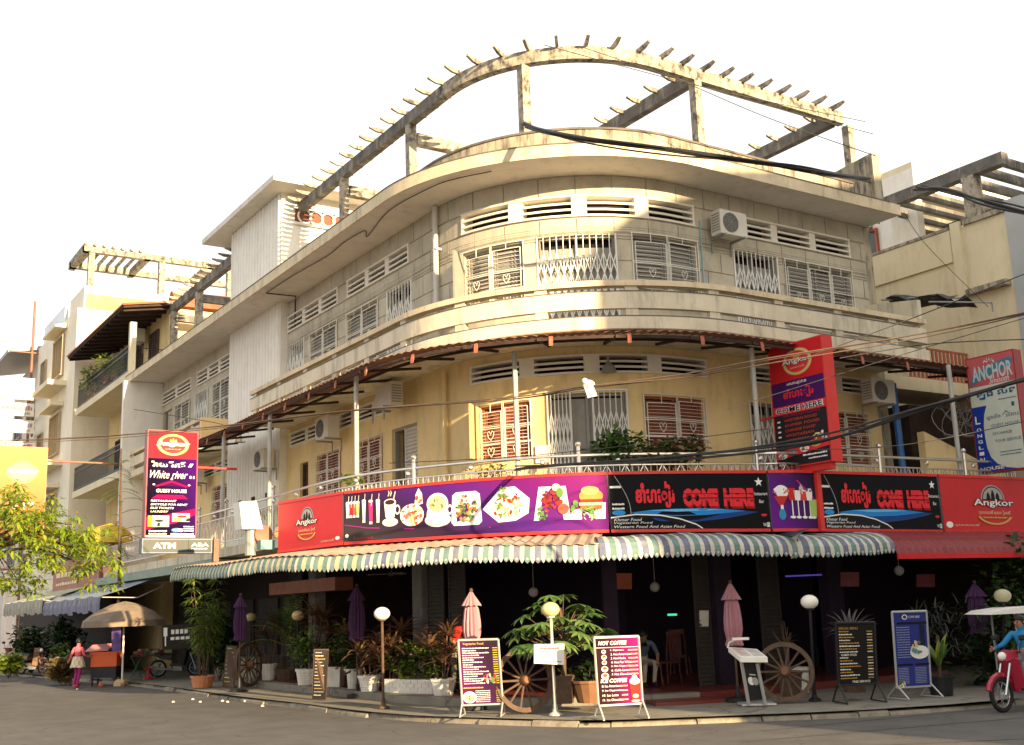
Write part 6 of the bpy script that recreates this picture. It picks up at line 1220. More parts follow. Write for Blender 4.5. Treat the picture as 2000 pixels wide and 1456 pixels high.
# ================================================================== plants
lf_green = leafmat('leaf_green', (.05, .11, .022), (.1, .19, .04)); lf_dark = leafmat('leaf_dark', (.015, .035, .012), (.035, .065, .02)); lf_yel = leafmat('leaf_yellow', (.22, .34, .03), (.4, .52, .05), .6)
lf_red = leafmat('leaf_maroon', (.11, .05, .035), (.2, .11, .06)); lf_redhot = leafmat('leaf_red', (.17, .075, .04), (.2, .12, .05)); lf_lime = leafmat('leaf_lime', (.15, .23, .035), (.32, .38, .06), .5); lf_dry = leafmat('leaf_dry', (.16, .12, .05), (.24, .17, .07)); lf_broad = leafmat('leaf_broad', (.07, .15, .035), (.17, .25, .08), .35)
fl_violet = flatm((.42, .2, .5)); fl_pink = flatm((.6, .12, .3)); fl_yel = flatm((.6, .42, .02))
def strap(mb, b, az, el, L, w, droop, k=None, segs=4):
    d = Vector((math.cos(az)*math.cos(el), math.sin(az)*math.cos(el), math.sin(el))); s = Vector((-math.sin(az), math.cos(az), 0)); p = Vector(b); vs = []
    for i in range(segs+1):
        t = i/segs; q = w*(.5+1.2*t-1.7*t*t+.0) if i else w*.35
        q = max(q, .004); up_ = Vector((0, 0, q*.35)); vs += [p-s*q+up_, p, p+s*q+up_]
        d = (d-Vector((0, 0, droop*(.35+t)/segs))).normalized(); p = p+d*(L/segs)
    mb.add(vs, [(3*i+j, 3*i+j+1, 3*i+j+4, 3*i+j+3) for i in range(segs) for j in range(2)], k)
def rosette(mb, c, n, L, w, rr, el0=1.2, el1=.1, droop=1.2, ks=(0,)):
    for i in range(n):
        t = i/n; strap(mb, c, i*2.4+rr.uniform(-.2, .2), el0+(el1-el0)*(1-t)+rr.uniform(-.1, .1), L*rr.uniform(.75, 1.1), w*rr.uniform(.8, 1.1), droop*rr.uniform(.7, 1.3), rr.choice(ks))
def leaflets(mb, c, rx, rz, n, l, rr, ks=(0,), shell=.5):
    for i in range(n):
        a = rr.uniform(0, 6.283); z = rr.uniform(-1, 1); q = (shell+(1-shell)*rr.random())*math.sqrt(1-z*z)*rr.uniform(.5, 1.15); p = Vector(c)+Vector((rx*q*math.cos(a), rx*q*math.sin(a), rz*z*rr.uniform(.7, 1.1)))
        d = Vector((math.cos(a)+rr.uniform(-.8, .8), math.sin(a)+rr.uniform(-.8, .8), rr.uniform(-.7, .7))).normalized(); s = d.cross(Vector((rr.uniform(-.4, .4), rr.uniform(-.4, .4), 1))).normalized(); ll = l*rr.uniform(.6, 1.3); w = ll*.3
        mb.add([p, p+d*ll*.5+s*w, p+d*ll, p+d*ll*.5-s*w], [(0, 1, 2, 3)], rr.choice(ks))
def frond(mb, b, az, el, L, rr, k=None, lf=.22, n=11):
    d = Vector((math.cos(az)*math.cos(el), math.sin(az)*math.cos(el), math.sin(el))); p = Vector(b); q = [p.copy()]
    for i in range(n):
        d = (d-Vector((0, 0, .1))).normalized(); p = p+d*(L/n); q.append(p.copy()); s = d.cross(Vector((0, 0, 1))).normalized()
        for sg in (-1, 1): l = lf*math.sin(math.pi*(.15+.8*i/n))*rr.uniform(.8, 1.1)+.03; e = (s*sg*.85+d*.6+Vector((0, 0, -.15))).normalized(); w = d*.018; mb.add([p-w, p+e*l*.5-w*.9, p+e*l, p+e*l*.5+w*1.2, p+w], [(0, 1, 2, 3, 4)], k)
    mb.tube(q, .007, 3, k)
def palmate(mb, c, az, el, L, w, rr, n=8, k=None):
    d = Vector((math.cos(az)*math.cos(el), math.sin(az)*math.cos(el), math.sin(el))); s = d.cross(Vector((0, 0, 1))).normalized(); u = s.cross(d)
    for i in range(n):
        a = (i-(n-1)/2)*(5.0/n); e = (d*math.cos(a)+s*math.sin(a)-u*.25).normalized(); x = e.cross(u).normalized(); l = L*(1-.25*abs(i-(n-1)/2)/(n/2))*rr.uniform(.85, 1.1)
        mb.add([c, c+e*l*.35+x*w*.8, c+e*l*.65+x*w, c+e*l-u*l*.12, c+e*l*.65-x*w, c+e*l*.35-x*w*.8, c+e*l*.6-u*.015], [(0, 1, 2, 6), (2, 3, 6), (6, 3, 4), (0, 6, 4, 5)], k)
def pot(t, p, r0, r1, h, m, n=14, rings=False):
    mb = MB(); prof = [(r0, 0), (r0+(r1-r0)*.9, h*.88), (r1+.015, h*.88), (r1+.02, h), (r1-.03, h), (r1-.05, h*.86)]
    mb.lathe(prof, p, n); po = part('pot', mb, m, t); mb = MB(); mb.lathe([(r1-.035, h*.9), (r1-.036, h*.91)], p, n); part('soil', mb, m_soil, po)
    if rings:
        mb = MB()
        for i in range(1, 9): z = h*i/10; r = r0+(r1-r0)*i/10; mb.lathe([(r+.002, z-.012), (r+.014, z), (r+.002, z+.012)], p, n)
        part('woven_band', mb, m, po)
def plant(name, label, px, py, potd, build, z=GZ, cat='potted plant', group='potted plants at the restaurant', seed=1, mats=(lf_green,), at=None):
    p = at or on_z(px, py, z); t = thing(name, label, cat, p, group=group); rr = random.Random(seed); h = 0
    if potd: r0, r1, h, m, *o = potd; pot(t, p, r0, r1, h, m, *(o or []))
    mb, st = MB(), MB(); top = p+Vector((0, 0, h*.85)); build(mb, st, top, rr)
    if st.v: part('stem', st, m_wood, t)
    part('foliage', mb, list(mats), t, fix=False); return t
def stems_ros(specs, L, w, n=22, droop=1.3, ks=(0, 0, 1)):
    def f(mb, st, p, rr):
        for dx, dy, h in specs:
            c = p+_rot((dx, dy, h)); st.tube([p+_rot((dx*.3, dy*.3, 0)), p+_rot((dx*.7, dy*.7, h*.6)), c], [.022, .018, .016], 5); rosette(mb, c, n, L, w, rr, droop=droop, ks=ks)
    return f
def bush(rx, rz, n, l, zc, ks=(0,), flowers=0, fk=1):
    def f(mb, st, p, rr):
        for i in range(9): a = i*.7; st.tube([p, p+Vector((rx*.6*math.cos(a), rx*.6*math.sin(a), zc*rr.uniform(.7, 1.3)))], [.012, .006], 4)
        for i in range(10): a = rr.uniform(0, 6.3); q = rx*.55*math.sqrt(rr.random()); leaflets(mb, p+Vector((q*math.cos(a), q*math.sin(a), zc+rz*rr.uniform(-.5, .6))), rx*.5, rz*.5, n//10, l, rr, ks, .2)
        for i in range(flowers):
            a = rr.uniform(0, 6.3); q = p+Vector((rx*math.cos(a)*rr.uniform(.7, 1), rx*math.sin(a)*rr.uniform(.7, 1), zc+rz*rr.uniform(-.4, .8)))
            for j in range(4): b_ = j*1.57; mb.add([q, q+Vector((.03*math.cos(b_), .03*math.sin(b_), .01)), q+Vector((.045*math.cos(b_+.6), .045*math.sin(b_+.6), .02)), q+Vector((.03*math.cos(b_+1.2), .03*math.sin(b_+1.2), .01))], [(0, 1, 2, 3)], fk)
    return f
WP = (m_potwhite,)
plant('potted_plant', 'dark cordyline in a smooth tapering white pot beside the edge on cart wheel', 525, 1338, (.16, .23, .58, m_potwhite), stems_ros([(0, 0, .7), (.25, .1, 1.05), (-.25, .05, .9), (.1, .2, 1.25)], .62, .045), seed=1, mats=(lf_red, lf_dark))
def feather(mb, st, p, rr):
    for i in range(22): frond(mb, p+Vector((rr.uniform(-.2, .2), rr.uniform(-.1, .1), rr.uniform(.5, 1.5))), i*2.4, rr.uniform(.5, 1.35), rr.uniform(.9, 1.4), rr, rr.choice((0, 0, 1)))
    for i in range(6): st.tube([p+Vector((rr.uniform(-.25, .25), 0, 0)), p+Vector((rr.uniform(-.3, .3), 0, 1.1))], .014, 5)
plant('potted_plant', 'feathery yellow green palm rising from a long brown trough', 562, 1328, (.3, .36, .3, m_wood), feather, FZ, seed=2, mats=(lf_lime, lf_green))
plant('potted_plant', 'tall bronze cordyline over green leaves in a ringed white basket pot behind the chalk menu', 603, 1349, (.24, .33, .55, m_potwhite, 16, True), lambda mb, st, p, rr: (bush(.65, .55, 520, .15, .55, (0, 0, 3))(mb, st, p, rr), stems_ros([(.25, .1, 1.15), (.1, 0, 1.4), (.5, .1, .95), (.35, .2, 1.3)], .68, .045, 28, ks=(1, 1, 2))(mb, st, p, rr)), seed=3, mats=(lf_green, lf_red, lf_redhot, lf_lime))
plant('potted_plant', 'green shrub in a square white pot right of the chalk menu', 655, 1353, (.22, .28, .62, m_potwhite, 4), bush(.62, .55, 560, .14, .6, (0, 0, 1), 12, 2), seed=4, mats=(lf_dark, lf_lime, fl_violet))
plant('potted_plant', 'dark leaved shrub in a tall narrow white pot', 693, 1357, (.15, .2, .6, m_potwhite), lambda mb, st, p, rr: (bush(.6, .5, 460, .15, .5)(mb, st, p, rr), stems_ros([(0, 0, .8), (.3, 0, .6), (-.2, .1, .9)], .55, .04, ks=(1,))(mb, st, p, rr)), seed=5, mats=(lf_dark, lf_red))
plant('potted_plant', 'bronze spiky plant in a wide woven white pot left of the planter box', 723, 1363, (.17, .27, .5, m_potwhite, 14, True), stems_ros([(0, 0, .3), (-.25, 0, .55), (.2, .1, .7), (.3, 0, .4)], .55, .042, 26, ks=(0, 0, 1)), seed=6, mats=(lf_red, lf_dry))
# planter box of whitewashed brick, with its flowering shrub and a tall cordyline
a, b_ = on_z(747, 1366, GZ), on_z(846, 1369, GZ); t = thing('planter_box', 'long whitewashed brick planter box lit by the sun', 'planter', a); x = (b_-a); L = x.length; x.normalize(); nb2 = Vector((-x.y, x.x, 0)); nb2 = nb2 if nb2.dot(_f) > 0 else -nb2; H_ = .43
mb = MB(); mb.hexa([a, b_, b_+nb2*.4, a+nb2*.4], [v+Vector((0, 0, H_)) for v in (a, b_, b_+nb2*.4, a+nb2*.4)]); part('box', mb, m_potwhite, t); rr = random.Random(9)
for r in range(5):
    u = -(.11 if r % 2 else 0)
    while u < L-.02:
        u0, u1 = max(0, u)+.006, min(L, u+.215)-.006
        if u1-u0 > .03: o = .012+rr.uniform(-.004, .006); z0 = GZ+.012+r*.085; q = [a+x*u0-nb2*o, a+x*u1-nb2*o, a+x*u1+nb2*.01, a+x*u0+nb2*.01]; mb = MB(); mb.hexa([v+Vector((0, 0, z0-GZ)) for v in q], [v+Vector((0, 0, z0-GZ+.074)) for v in q]); part('brick', mb, m_potwhite, t)
        u += .22
mid = (a+b_)/2+nb2*.2
def long_bush(mb, st, p, rr):
    for i in range(16): q = p+x*rr.uniform(-.65, .65)+nb2*rr.uniform(-.15, .2)+Vector((0, 0, rr.uniform(.1, .75))); leaflets(mb, q, .26, .2, 60, .15, rr, (0, 0, 1), .2); st.tube([p+x*rr.uniform(-.5, .5), q], [.01, .005], 4)
    for i in range(16): q = p+x*rr.uniform(-.6, .6)-nb2*rr.uniform(0, .25)+Vector((0, 0, rr.uniform(.2, .65))); leaflets(mb, q, .03, .03, 6, .05, rr, (2,), .2)
t2 = plant('flowering_shrub', 'green shrub with violet flowers growing in the whitewashed planter box', 796, 1350, None, long_bush, GZ+.4, seed=10, mats=(lf_green, lf_lime, fl_violet), cat='shrub', at=mid+nb2*.1+Vector((0, 0, H_-.06)))
plant('cordyline', 'tall bronze cordyline rising behind the sunlit white lamp globe', 762, 1352, None, stems_ros([(0, 0, 1.0), (.25, .1, 1.3), (-.25, .1, .75), (.4, 0, .7), (.1, 0, .5)], .75, .055, 28, ks=(0, 0, 1)), FZ, seed=11, mats=(lf_red, lf_redhot), cat='plant')
plant('potted_plant', 'red and bronze cordyline in the tapering white pot at the right end of the planter', 866, 1371, (.19, .27, .48, m_potwhite, 8), stems_ros([(0, 0, .4), (-.28, .05, .7), (.1, .1, .95), (.2, 0, .6)], .6, .05, 26, ks=(0, 0, 1)), seed=12, mats=(lf_red, lf_redhot))
def schef(mb, st, p, rr):
    for i in range(46):
        a = rr.uniform(0, 6.3); z = rr.uniform(.55, 1.55); q = .85*math.sin(min(1, (1.75-z)/.9)*1.57)*math.sqrt(rr.uniform(.2, 1)); c = p+_R*(q*math.cos(a)*1.15)+Vector((_f.x, _f.y, 0))*q*math.sin(a)*.7+Vector((0, 0, z)); st.tube([p+Vector((0, 0, z*.55)), c], [.012, .007], 4); palmate(mb, c, a+rr.uniform(-.5, .5), rr.uniform(-.5, .2), .36, .045, rr, 8, rr.choice((0, 0, 1)))
    st.tube([p, p+Vector((.03, 0, .5)), p+Vector((0, .03, 1.3))], [.05, .04, .025], 7)
plant('potted_tree', 'broad green umbrella plant with fingered leaves behind the small sign', 1103, 1374, (.2, .24, .5, m_wood, 4), schef, FZ, seed=13, mats=(lf_broad, lf_green))
plant('potted_plant', 'low striped spider plant at the foot of the rusty lamp post', 1112, 1352, None, lambda mb, st, p, rr: (rosette(mb, p+Vector((0, 0, .15)), 50, .5, .018, rr, 1.3, .3, 1.2, (0, 1)), leaflets(mb, p+Vector((.1, 0, .3)), .3, .2, 60, .13, rr, (0,))), FZ, seed=14, mats=(lf_lime, lf_green), cat='plant')
plant('potted_plant', 'shiny dark leaves in a wide brown clay bowl left of the coffee board', 1153, 1372, (.24, .36, .4, mat('brown_clay', (.2, .1, .05), .5, .2, 3)), bush(.32, .25, 140, .2, .25), FZ, seed=15, mats=(lf_dark,))
def bamboo(mb, st, p, rr):
    for i in range(9):
        a = i*.9; e = p+Vector((math.cos(a)*.45, math.sin(a)*.4, rr.uniform(1.6, 2.7))); q = [p+Vector((math.cos(a)*.1, math.sin(a)*.1, 0)), p.lerp(e, .5)+Vector((0, 0, .25)), e]; st.tube(q, [.018, .014, .007], 5)
        for k in range(7): c = q[0].lerp(e, .35+.1*k)+Vector((0, 0, .15)); [strap(mb, c, rr.uniform(0, 6.3), rr.uniform(-.3, .5), rr.uniform(.25, .45), .028, 1.0, rr.choice((0, 0, 1)), 2) for _ in range(16)]
plant('potted_bamboo', 'tall yellow green bamboo in an orange clay pot at the awning corner', 395, 1343, (.26, .33, .32, m_terra), bamboo, seed=16, mats=(lf_lime, lf_green))
plant('shrub', 'dark green shrub mass behind the bamboo', 428, 1330, None, bush(.8, 1.1, 1100, .24, 1.2, (0, 0, 1)), seed=17, mats=(lf_dark, lf_green), cat='shrub')
for i, (px, py, rx, rz, lab, mt, fk) in enumerate(((30, 1318, .9, .9, 'dark shrub with pink hanging flowers behind the old motorbike', (lf_dark, fl_pink), 14), (90, 1322, .9, 1.0, 'dark green shrub with violet flowers left of the woman', (lf_dark, fl_violet), 10), (118, 1332, .5, .35, 'low dry brown shrub left of the woman', (lf_dry, lf_lime), 0), (12, 1326, .5, .4, 'low green plant at the far left kerb', (lf_lime, lf_green), 0))):
    plant('shrub', lab, px, py, None, bush(rx*1.1, rz, 1000, .26, rz*1.05, (0,), fk, 1), seed=30+i, mats=mt, cat='shrub', group='plants on the left pavement', at=on_z(px, py, GZ)+Vector((_f.x, _f.y, 0))*(1.6 if i < 2 else .2))
plant('dry_plant', 'leafless twisted dry plant above the shaded cart wheel', 1545, 1362, (.2, .25, .5, m_wood), lambda mb, st, p, rr: ([st.tube([p, p+Vector((rr.uniform(-.1, .1), 0, .5)), p+Vector((rr.uniform(-.5, .3), rr.uniform(-.2, .2), rr.uniform(.7, 1.05)))], [.02, .014, .006], 5) for _ in range(12)], rosette(mb, p+Vector((0, 0, .6)), 14, .3, .02, rr, ks=(0,))), seed=18, mats=(lf_dry,))
pw = on_z(1568, 1355, GZ)+nb*.3; t = thing('white_bin', 'plain pale cylinder pot standing behind the shaded cart wheel', 'pot', pw); mb = MB(); mb.lathe([(.2, 0), (.23, .5), (.24, .5), (.2, .48)], pw, 16); part('pot', mb, m_potwhite, t)
plant('potted_agave', 'grey spiky rosette plant standing behind the black menu board', 1670, 1352, (.2, .25, .9, m_wood), lambda mb, st, p, rr: rosette(mb, p+Vector((0, 0, .3)), 30, .6, .04, rr, 1.3, .2, .8), FZ, seed=19, mats=(leafmat('leaf_grey', (.12, .11, .1), (.2, .17, .17)),))
plant('potted_oleander', 'dusty grey green oleander behind the blue menu board', 1855, 1345, None, lambda mb, st, p, rr: [strap(mb, p+Vector((rr.uniform(-.7, .7), rr.uniform(-.3, .3), rr.uniform(.6, 1.7))), rr.uniform(0, 6.3), rr.uniform(-.2, 1.2), .26, .022, .6, 0, 3) for _ in range(230)], seed=20, mats=(leafmat('leaf_dusty', (.045, .06, .04), (.09, .11, .075)),))
plant('potted_banana', 'yellow stemmed leafy plant in a black pot right of the blue menu board', 1840, 1358, (.2, .25, .36, m_black), lambda mb, st, p, rr: ([strap(mb, p+Vector((0, 0, .2)), i*1.3, 1.1, rr.uniform(.5, .9), .08, .9, i % 2, 5) for i in range(9)], st.tube([p, p+Vector((.05, 0, .8))], .03, 6)), seed=21, mats=(lf_green, lf_lime))
hp = on_z(1995, 1335, GZ); plant('hedge', 'dark hedge under the maroon awning behind the scooter', 1995, 1335, None, lambda mb, st, p, rr: [leaflets(mb, p+Vector((rr.uniform(-.8, 2.2), rr.uniform(-.3, .5), rr.uniform(.3, 2.9))), .45, .4, 70, .2, rr, (0, 0, 1), .2) for _ in range(44)], seed=22, mats=(lf_dark, lf_green), cat='hedge', group='plants on the right pavement')
# plants up on the balcony
def balc(px, py, label, f, mats, seed, z=4.0):
    q = RAIL.hit(px, py); c = RAIL.at(q[0], z, -.45); t = thing('balcony_plant', label, 'plant', c, group='plants on the balcony'); rr = random.Random(seed); mb, st = MB(), MB(); pot(t, c, .16, .2, .3, m_terra); f(mb, st, c+Vector((0, 0, .28)), rr)
    if st.v: part('stem', st, m_wood, t)
    part('foliage', mb, list(mats), t, fix=False)
balc(1215, 885, 'fresh green leafy plant at the railing below the folding gate', bush(.75, .4, 700, .17, .85, (0, 0, 1)), (lf_green, lf_broad), 41); balc(1290, 885, 'half dry shrub at the railing under the right shuttered window', bush(.85, .35, 700, .15, .8, (0, 1)), (lf_dry, lf_green), 42); balc(1350, 885, 'brown dry shrub at the right end of the balcony plants', bush(.7, .38, 600, .14, .8, (0, 0, 1)), (lf_dry, lf_dark), 43)
balc(655, 935, 'bright green sprig hanging over the railing above the red board', bush(.35, .16, 160, .13, .72, (0,)), (lf_lime,), 44); balc(508, 975, 'small palm behind the railing next to the fluted tower', lambda mb, st, p, rr: [frond(mb, p, i*1.1, 1.0, 1.0, rr) for i in range(8)], (lf_lime,), 45)
balc(940, 905, 'low plants in the sun at the railing under the sunlit shutter', bush(.6, .2, 200, .12, .55, (0, 1)), (lf_dry, lf_lime), 46)
for i, (y, lab) in enumerate(((50.2, 'leafy plant on the upper balcony of the yellow house, nearer the corner building'), (53.2, 'leafy plant on the upper balcony of the yellow house, nearer the white house'))):
    c = Vector((11.6, y, 12.0)); t = thing('balcony_plant', lab, 'plant', c, group='plants on the yellow house'); mb, st = MB(), MB(); pot(t, c, .2, .26, .35, m_terra); bush(.8, .6, 320, .2, .75)(mb, st, c+Vector((0, 0, .3)), random.Random(50+i)); part('foliage', mb, [lf_lime], t, fix=False); part('stem', st, m_wood, t)
# slim feathery tree by the guest house sign
c = Vector((9.9, 40.5, .12)); t = thing('slim_tree', 'slim feathery street tree left of the guest house sign', 'tree', c); mb = MB(); mb.tube([c, c+Vector((.05, 0, 3)), c+Vector((-.05, .1, 7.9))], [.09, .07, .03], 7); part('trunk', mb, m_wood, t); mb = MB(); rr = random.Random(60)
for i in range(26): frond(mb, c+Vector((0, .05, rr.uniform(4.0, 7.8))), rr.uniform(0, 6.3), rr.uniform(.0, .6), rr.uniform(.6, 1.1), rr, None, .16, 9)
part('crown', mb, [lf_green], t, fix=False)
# flowering tree whose boughs reach in from the left
c = on_z(-75, 1372, .12); t = thing('flowering_tree', 'sunlit yellow green tree with yellow flowers reaching in from the left', 'tree', c); rr = random.Random(61); dT = depth(c); br_m = MB(); lv = MB()
ends = [(20, 985), (60, 1000), (105, 1010), (140, 1025), (165, 1050), (188, 1085), (192, 1120), (150, 1095), (110, 1065), (60, 1045), (25, 1060), (10, 1110), (35, 1135), (60, 1075), (95, 1045), (5, 1000), (45, 965), (-40, 960), (-60, 1040), (-30, 1080), (185, 1060), (125, 1085), (80, 1030), (30, 1020), (150, 1060), (12, 1135), (-80, 1000)]
top = c+Vector((0, 0, 3.6)); br_m.tube([c, c+Vector((.1, 0, 1.8)), top], [.16, .13, .1], 8)
for i, (px, py) in enumerate(ends):
    e = on_d(px, py, dT+rr.uniform(-1.2, .8)); m_ = top.lerp(e, .5)+Vector((0, 0, .5)); br_m.tube(smooth([tuple(top), tuple(m_), tuple(e)], 4), [.05-.0048*j for j in range(9)], 5)
    for k in range(5):
        q = e+Vector((rr.uniform(-.5, .5), rr.uniform(-.5, .5), rr.uniform(-.35, .35))); n_l = 26
        for j in range(n_l):
            a = rr.uniform(0, 6.3); g = q+Vector((.25*math.cos(a)*rr.random(), .25*math.sin(a)*rr.random(), rr.uniform(-.15, .1))); strap(lv, g, a, rr.uniform(-.9, .3), rr.uniform(.14, .23), .055, .8, rr.choice((0, 0, 0, 1, 1, 2)), 2)
        if rr.random() < .5:
            for j in range(7): strap(lv, q+Vector((0, 0, .12)), j*.9, .5, .09, .045, .2, 3, 2)
part('trunk', br_m, m_wood, t); part('crown', lv, [lf_yel, lf_lime, leafmat('leaf_gold', (.3, .32, .02), (.42, .4, .03), .5), fl_yel], t, fix=False)
# ================================================================== people
m_skin = mat('skin', (.32, .17, .1), .55, .06, 5); m_hair = mat('black_hair', (.012, .01, .009), .5, .2, 12)
BASE = dict(pel=(0, 0, .93), wst=(0, 0, 1.06), chs=(0, .01, 1.27), nck=(0, 0, 1.44), hdb=(0, -.02, 1.52), hdt=(0, -.02, 1.63), shl=(-.17, 0, 1.37), ell=(-.22, .02, 1.1), wrl=(-.24, -.04, .86), hal=(-.24, -.07, .78), shr=(.17, 0, 1.37), elr=(.22, .02, 1.1), wrr=(.24, -.04, .86), har=(.24, -.07, .78),
            hil=(-.09, 0, .88), knl=(-.1, -.02, .48), anl=(-.1, .02, .09), tol=(-.11, -.13, .035), hir=(.09, 0, .88), knr=(.1, -.02, .48), anr=(.1, .02, .09), tor=(.11, -.13, .035))
RAD = dict(pel=.14, wst=.125, chs=.145, nck=.055, hdb=.082, hdt=.09, shl=.066, ell=.046, wrl=.031, hal=.036, shr=.066, elr=.046, wrr=.031, har=.036, hil=.088, knl=.062, anl=.043, tol=.036, hir=.088, knr=.062, anr=.043, tor=.036)
BONES = [('pel', 'wst', 't'), ('wst', 'chs', 's'), ('chs', 'nck', 's'), ('nck', 'hdb', 'k'), ('hdb', 'hdt', 'k'), ('chs', 'shl', 's'), ('shl', 'ell', 'u'), ('ell', 'wrl', 'a'), ('wrl', 'hal', 'k'), ('chs', 'shr', 's'), ('shr', 'elr', 'u'), ('elr', 'wrr', 'a'), ('wrr', 'har', 'k'),
         ('pel', 'hil', 't'), ('hil', 'knl', 't'), ('knl', 'anl', 'c'), ('anl', 'tol', 'f'), ('pel', 'hir', 't'), ('hir', 'knr', 't'), ('knr', 'anr', 'c'), ('anr', 'tor', 'f')]
def person(label, p, rz, pose, cols, scale=1.0, fat=1.0):
    J = {k: Vector(pose.get(k, v)) for k, v in BASE.items()}; names = list(J); idx = {n: i for i, n in enumerate(names)}; t = thing('person', label, 'person', p, rz)
    me = bpy.data.meshes.new('body_frame'); me.from_pydata([J[n]*scale for n in names], [(idx[a], idx[b]) for a, b, _ in BONES], []); me.update(); o = bpy.data.objects.new('body_frame', me); COL.objects.link(o); sk = o.modifiers.new('s', 'SKIN')
    for n in names: r = RAD[n]*scale*(fat if n in ('pel', 'wst', 'chs') else 1); me.skin_vertices[0].data[idx[n]].radius = (r, r*(.72 if n in ('chs', 'wst', 'pel') else 1)); me.skin_vertices[0].data[idx[n]].use_root = n == 'pel'
    o.modifiers.new('d', 'SUBSURF').levels = 2; o.modifiers['d'].render_levels = 2
    dg = bpy.context.evaluated_depsgraph_get(); nm = bpy.data.meshes.new_from_object(o.evaluated_get(dg)); bpy.data.objects.remove(o); bpy.data.meshes.remove(me); nm.name = 'person_body'
    order = 'stkuacf'; nm.materials.clear()
    for c in order: nm.materials.append(cols[c])
    def dist(q, a, b): ab = b-a; s = max(0, min(1, (q-a).dot(ab)/max(1e-9, ab.length_squared))); return (q-a-ab*s).length
    for f in nm.polygons: f.material_index = order.index(min(BONES, key=lambda b: dist(f.center, J[b[0]]*scale, J[b[1]]*scale)-RAD[b[0]]*.25*scale)[2]); f.use_smooth = True
    part('body', nm, None, t, True)
    ax = (J['hdt']-J['hdb']).normalized(); hc = (J['hdb'].lerp(J['hdt'], .55))*scale; fw = Vector(pose.get('face', (0, -1, 0))).normalized(); sd_ = fw.cross(ax).normalized(); fw = ax.cross(sd_)
    hm = MB(); n = 14; vs = []
    for i in range(8):
        th = math.pi*i/9
        for j in range(n): a = 2*math.pi*j/n; fr = math.cos(a); r = .107*scale; lim = min(th, 1.25 if fr > .45 else 2.15); vs.append(hc+ax*(math.cos(lim)*r*1.08+.015*scale)+(fw*math.cos(a)+sd_*math.sin(a))*math.sin(lim)*r-fw*.008*scale)
    hm.add(vs, [(i*n+j, i*n+(j+1) % n, (i+1)*n+(j+1) % n, (i+1)*n+j) for i in range(7) for j in range(n)]); part('hair', hm, cols.get('h', m_hair), t, True)
    fm = MB(); r = .092*scale
    for s in (-1, 1): fm.k = 0; fm.ball(hc+fw*r*.9+sd_*.033*scale*s+ax*.004*scale, .012*scale, 6, 4); fm.k = 1; fm.ball(hc+sd_*r*1.0*s-ax*.01, .024*scale, 6, 4)
    fm.k = 1; fm.tube([hc+fw*r*.95+ax*.005, hc+fw*r*1.2-ax*.028*scale, hc+fw*r*.95-ax*.034*scale], [.008, .015*scale, .01], 5); fm.k = 2; fm.tube([hc+fw*r*.93-ax*.06*scale-sd_*.022*scale, hc+fw*r*.99-ax*.062*scale, hc+fw*r*.93-ax*.06*scale+sd_*.022*scale], .006*scale, 4)
    part('face', fm, [m_hair, cols['k'], mat('lips', (.28, .09, .07), .5) if 'lips' not in bpy.data.materials else bpy.data.materials['lips']], t, True)
    for wr, ha in (('wrl', 'hal'), ('wrr', 'har')):
        d = (J[ha]-J[wr]).normalized(); s = d.cross(Vector((0, 1, .2))).normalized(); u = s.cross(d); c = J[ha]*scale; fg = MB()
        for i, l in enumerate((.062, .075, .07, .055)): b_ = c+s*(-.03+.02*i)*scale; fg.tube([b_-d*.01, b_+d*l*.5*scale, b_+d*l*.85*scale-u*l*.4*scale], [.0105*scale, .0095*scale, .007*scale], 5)
        fg.tube([c-s*.03*scale-d*.035*scale, c-s*.055*scale-d*.005, c-s*.06*scale+d*.03*scale], [.012*scale, .011*scale, .008*scale], 5); part('finger', fg, cols['k'], t, True, kind='stuff')
    return t
def cloth(n, c): return mat(n, c, .8, .08, 6)
w = person('woman in a coral pink jacket, checked apron and magenta trousers walking past the orange cart', on_z(150, 1343, .015), -FACE+math.pi-.25, dict(ell=(.24, .05, 1.12), wrl=(.36, .0, .93), hal=(.42, -.02, .9), shl=(.17, 0, 1.36), shr=(-.17, 0, 1.36), elr=(-.27, .06, 1.12), wrr=(-.33, -.14, 1.05), har=(-.36, -.2, 1.06), knl=(.09, -.08, .48), anl=(.1, .05, .1), tol=(.1, -.1, .035), hil=(.09, 0, .88), hir=(-.09, 0, .88), knr=(-.1, .02, .48), anr=(-.09, .12, .12), tor=(-.1, -.0, .04)),
           dict(s=cloth('coral_cloth', (.62, .12, .15)), u=bpy.data.materials['coral_cloth'], a=bpy.data.materials['coral_cloth'], t=cloth('magenta_cloth', (.33, .02, .16)), c=bpy.data.materials['magenta_cloth'], k=m_skin, f=m_black), .9)
ap = MB(); n = 18; vs = []
for z, r in ((.96, .155), (.84, .2), (.7, .235), (.62, .255)):
    for j in range(n): a = 2*math.pi*j/n; k = 1+.06*math.cos(j*2.4)*(1.2-z); vs.append((r*k*math.cos(a), r*.8*k*math.sin(a), (z+.03*math.sin(j*1.7)*(1-z))*1.0))
ap.add(vs, [(i*n+j, i*n+(j+1) % n, (i+1)*n+(j+1) % n, (i+1)*n+j) for i in range(3) for j in range(n)])
for i, f in enumerate(ap.f): ap.m[i] = (i // n+i) % 2
part('apron', ap, [cloth('apron_cream', (.68, .58, .42)), cloth('apron_check', (.5, .4, .27))], w, True, fix=False)
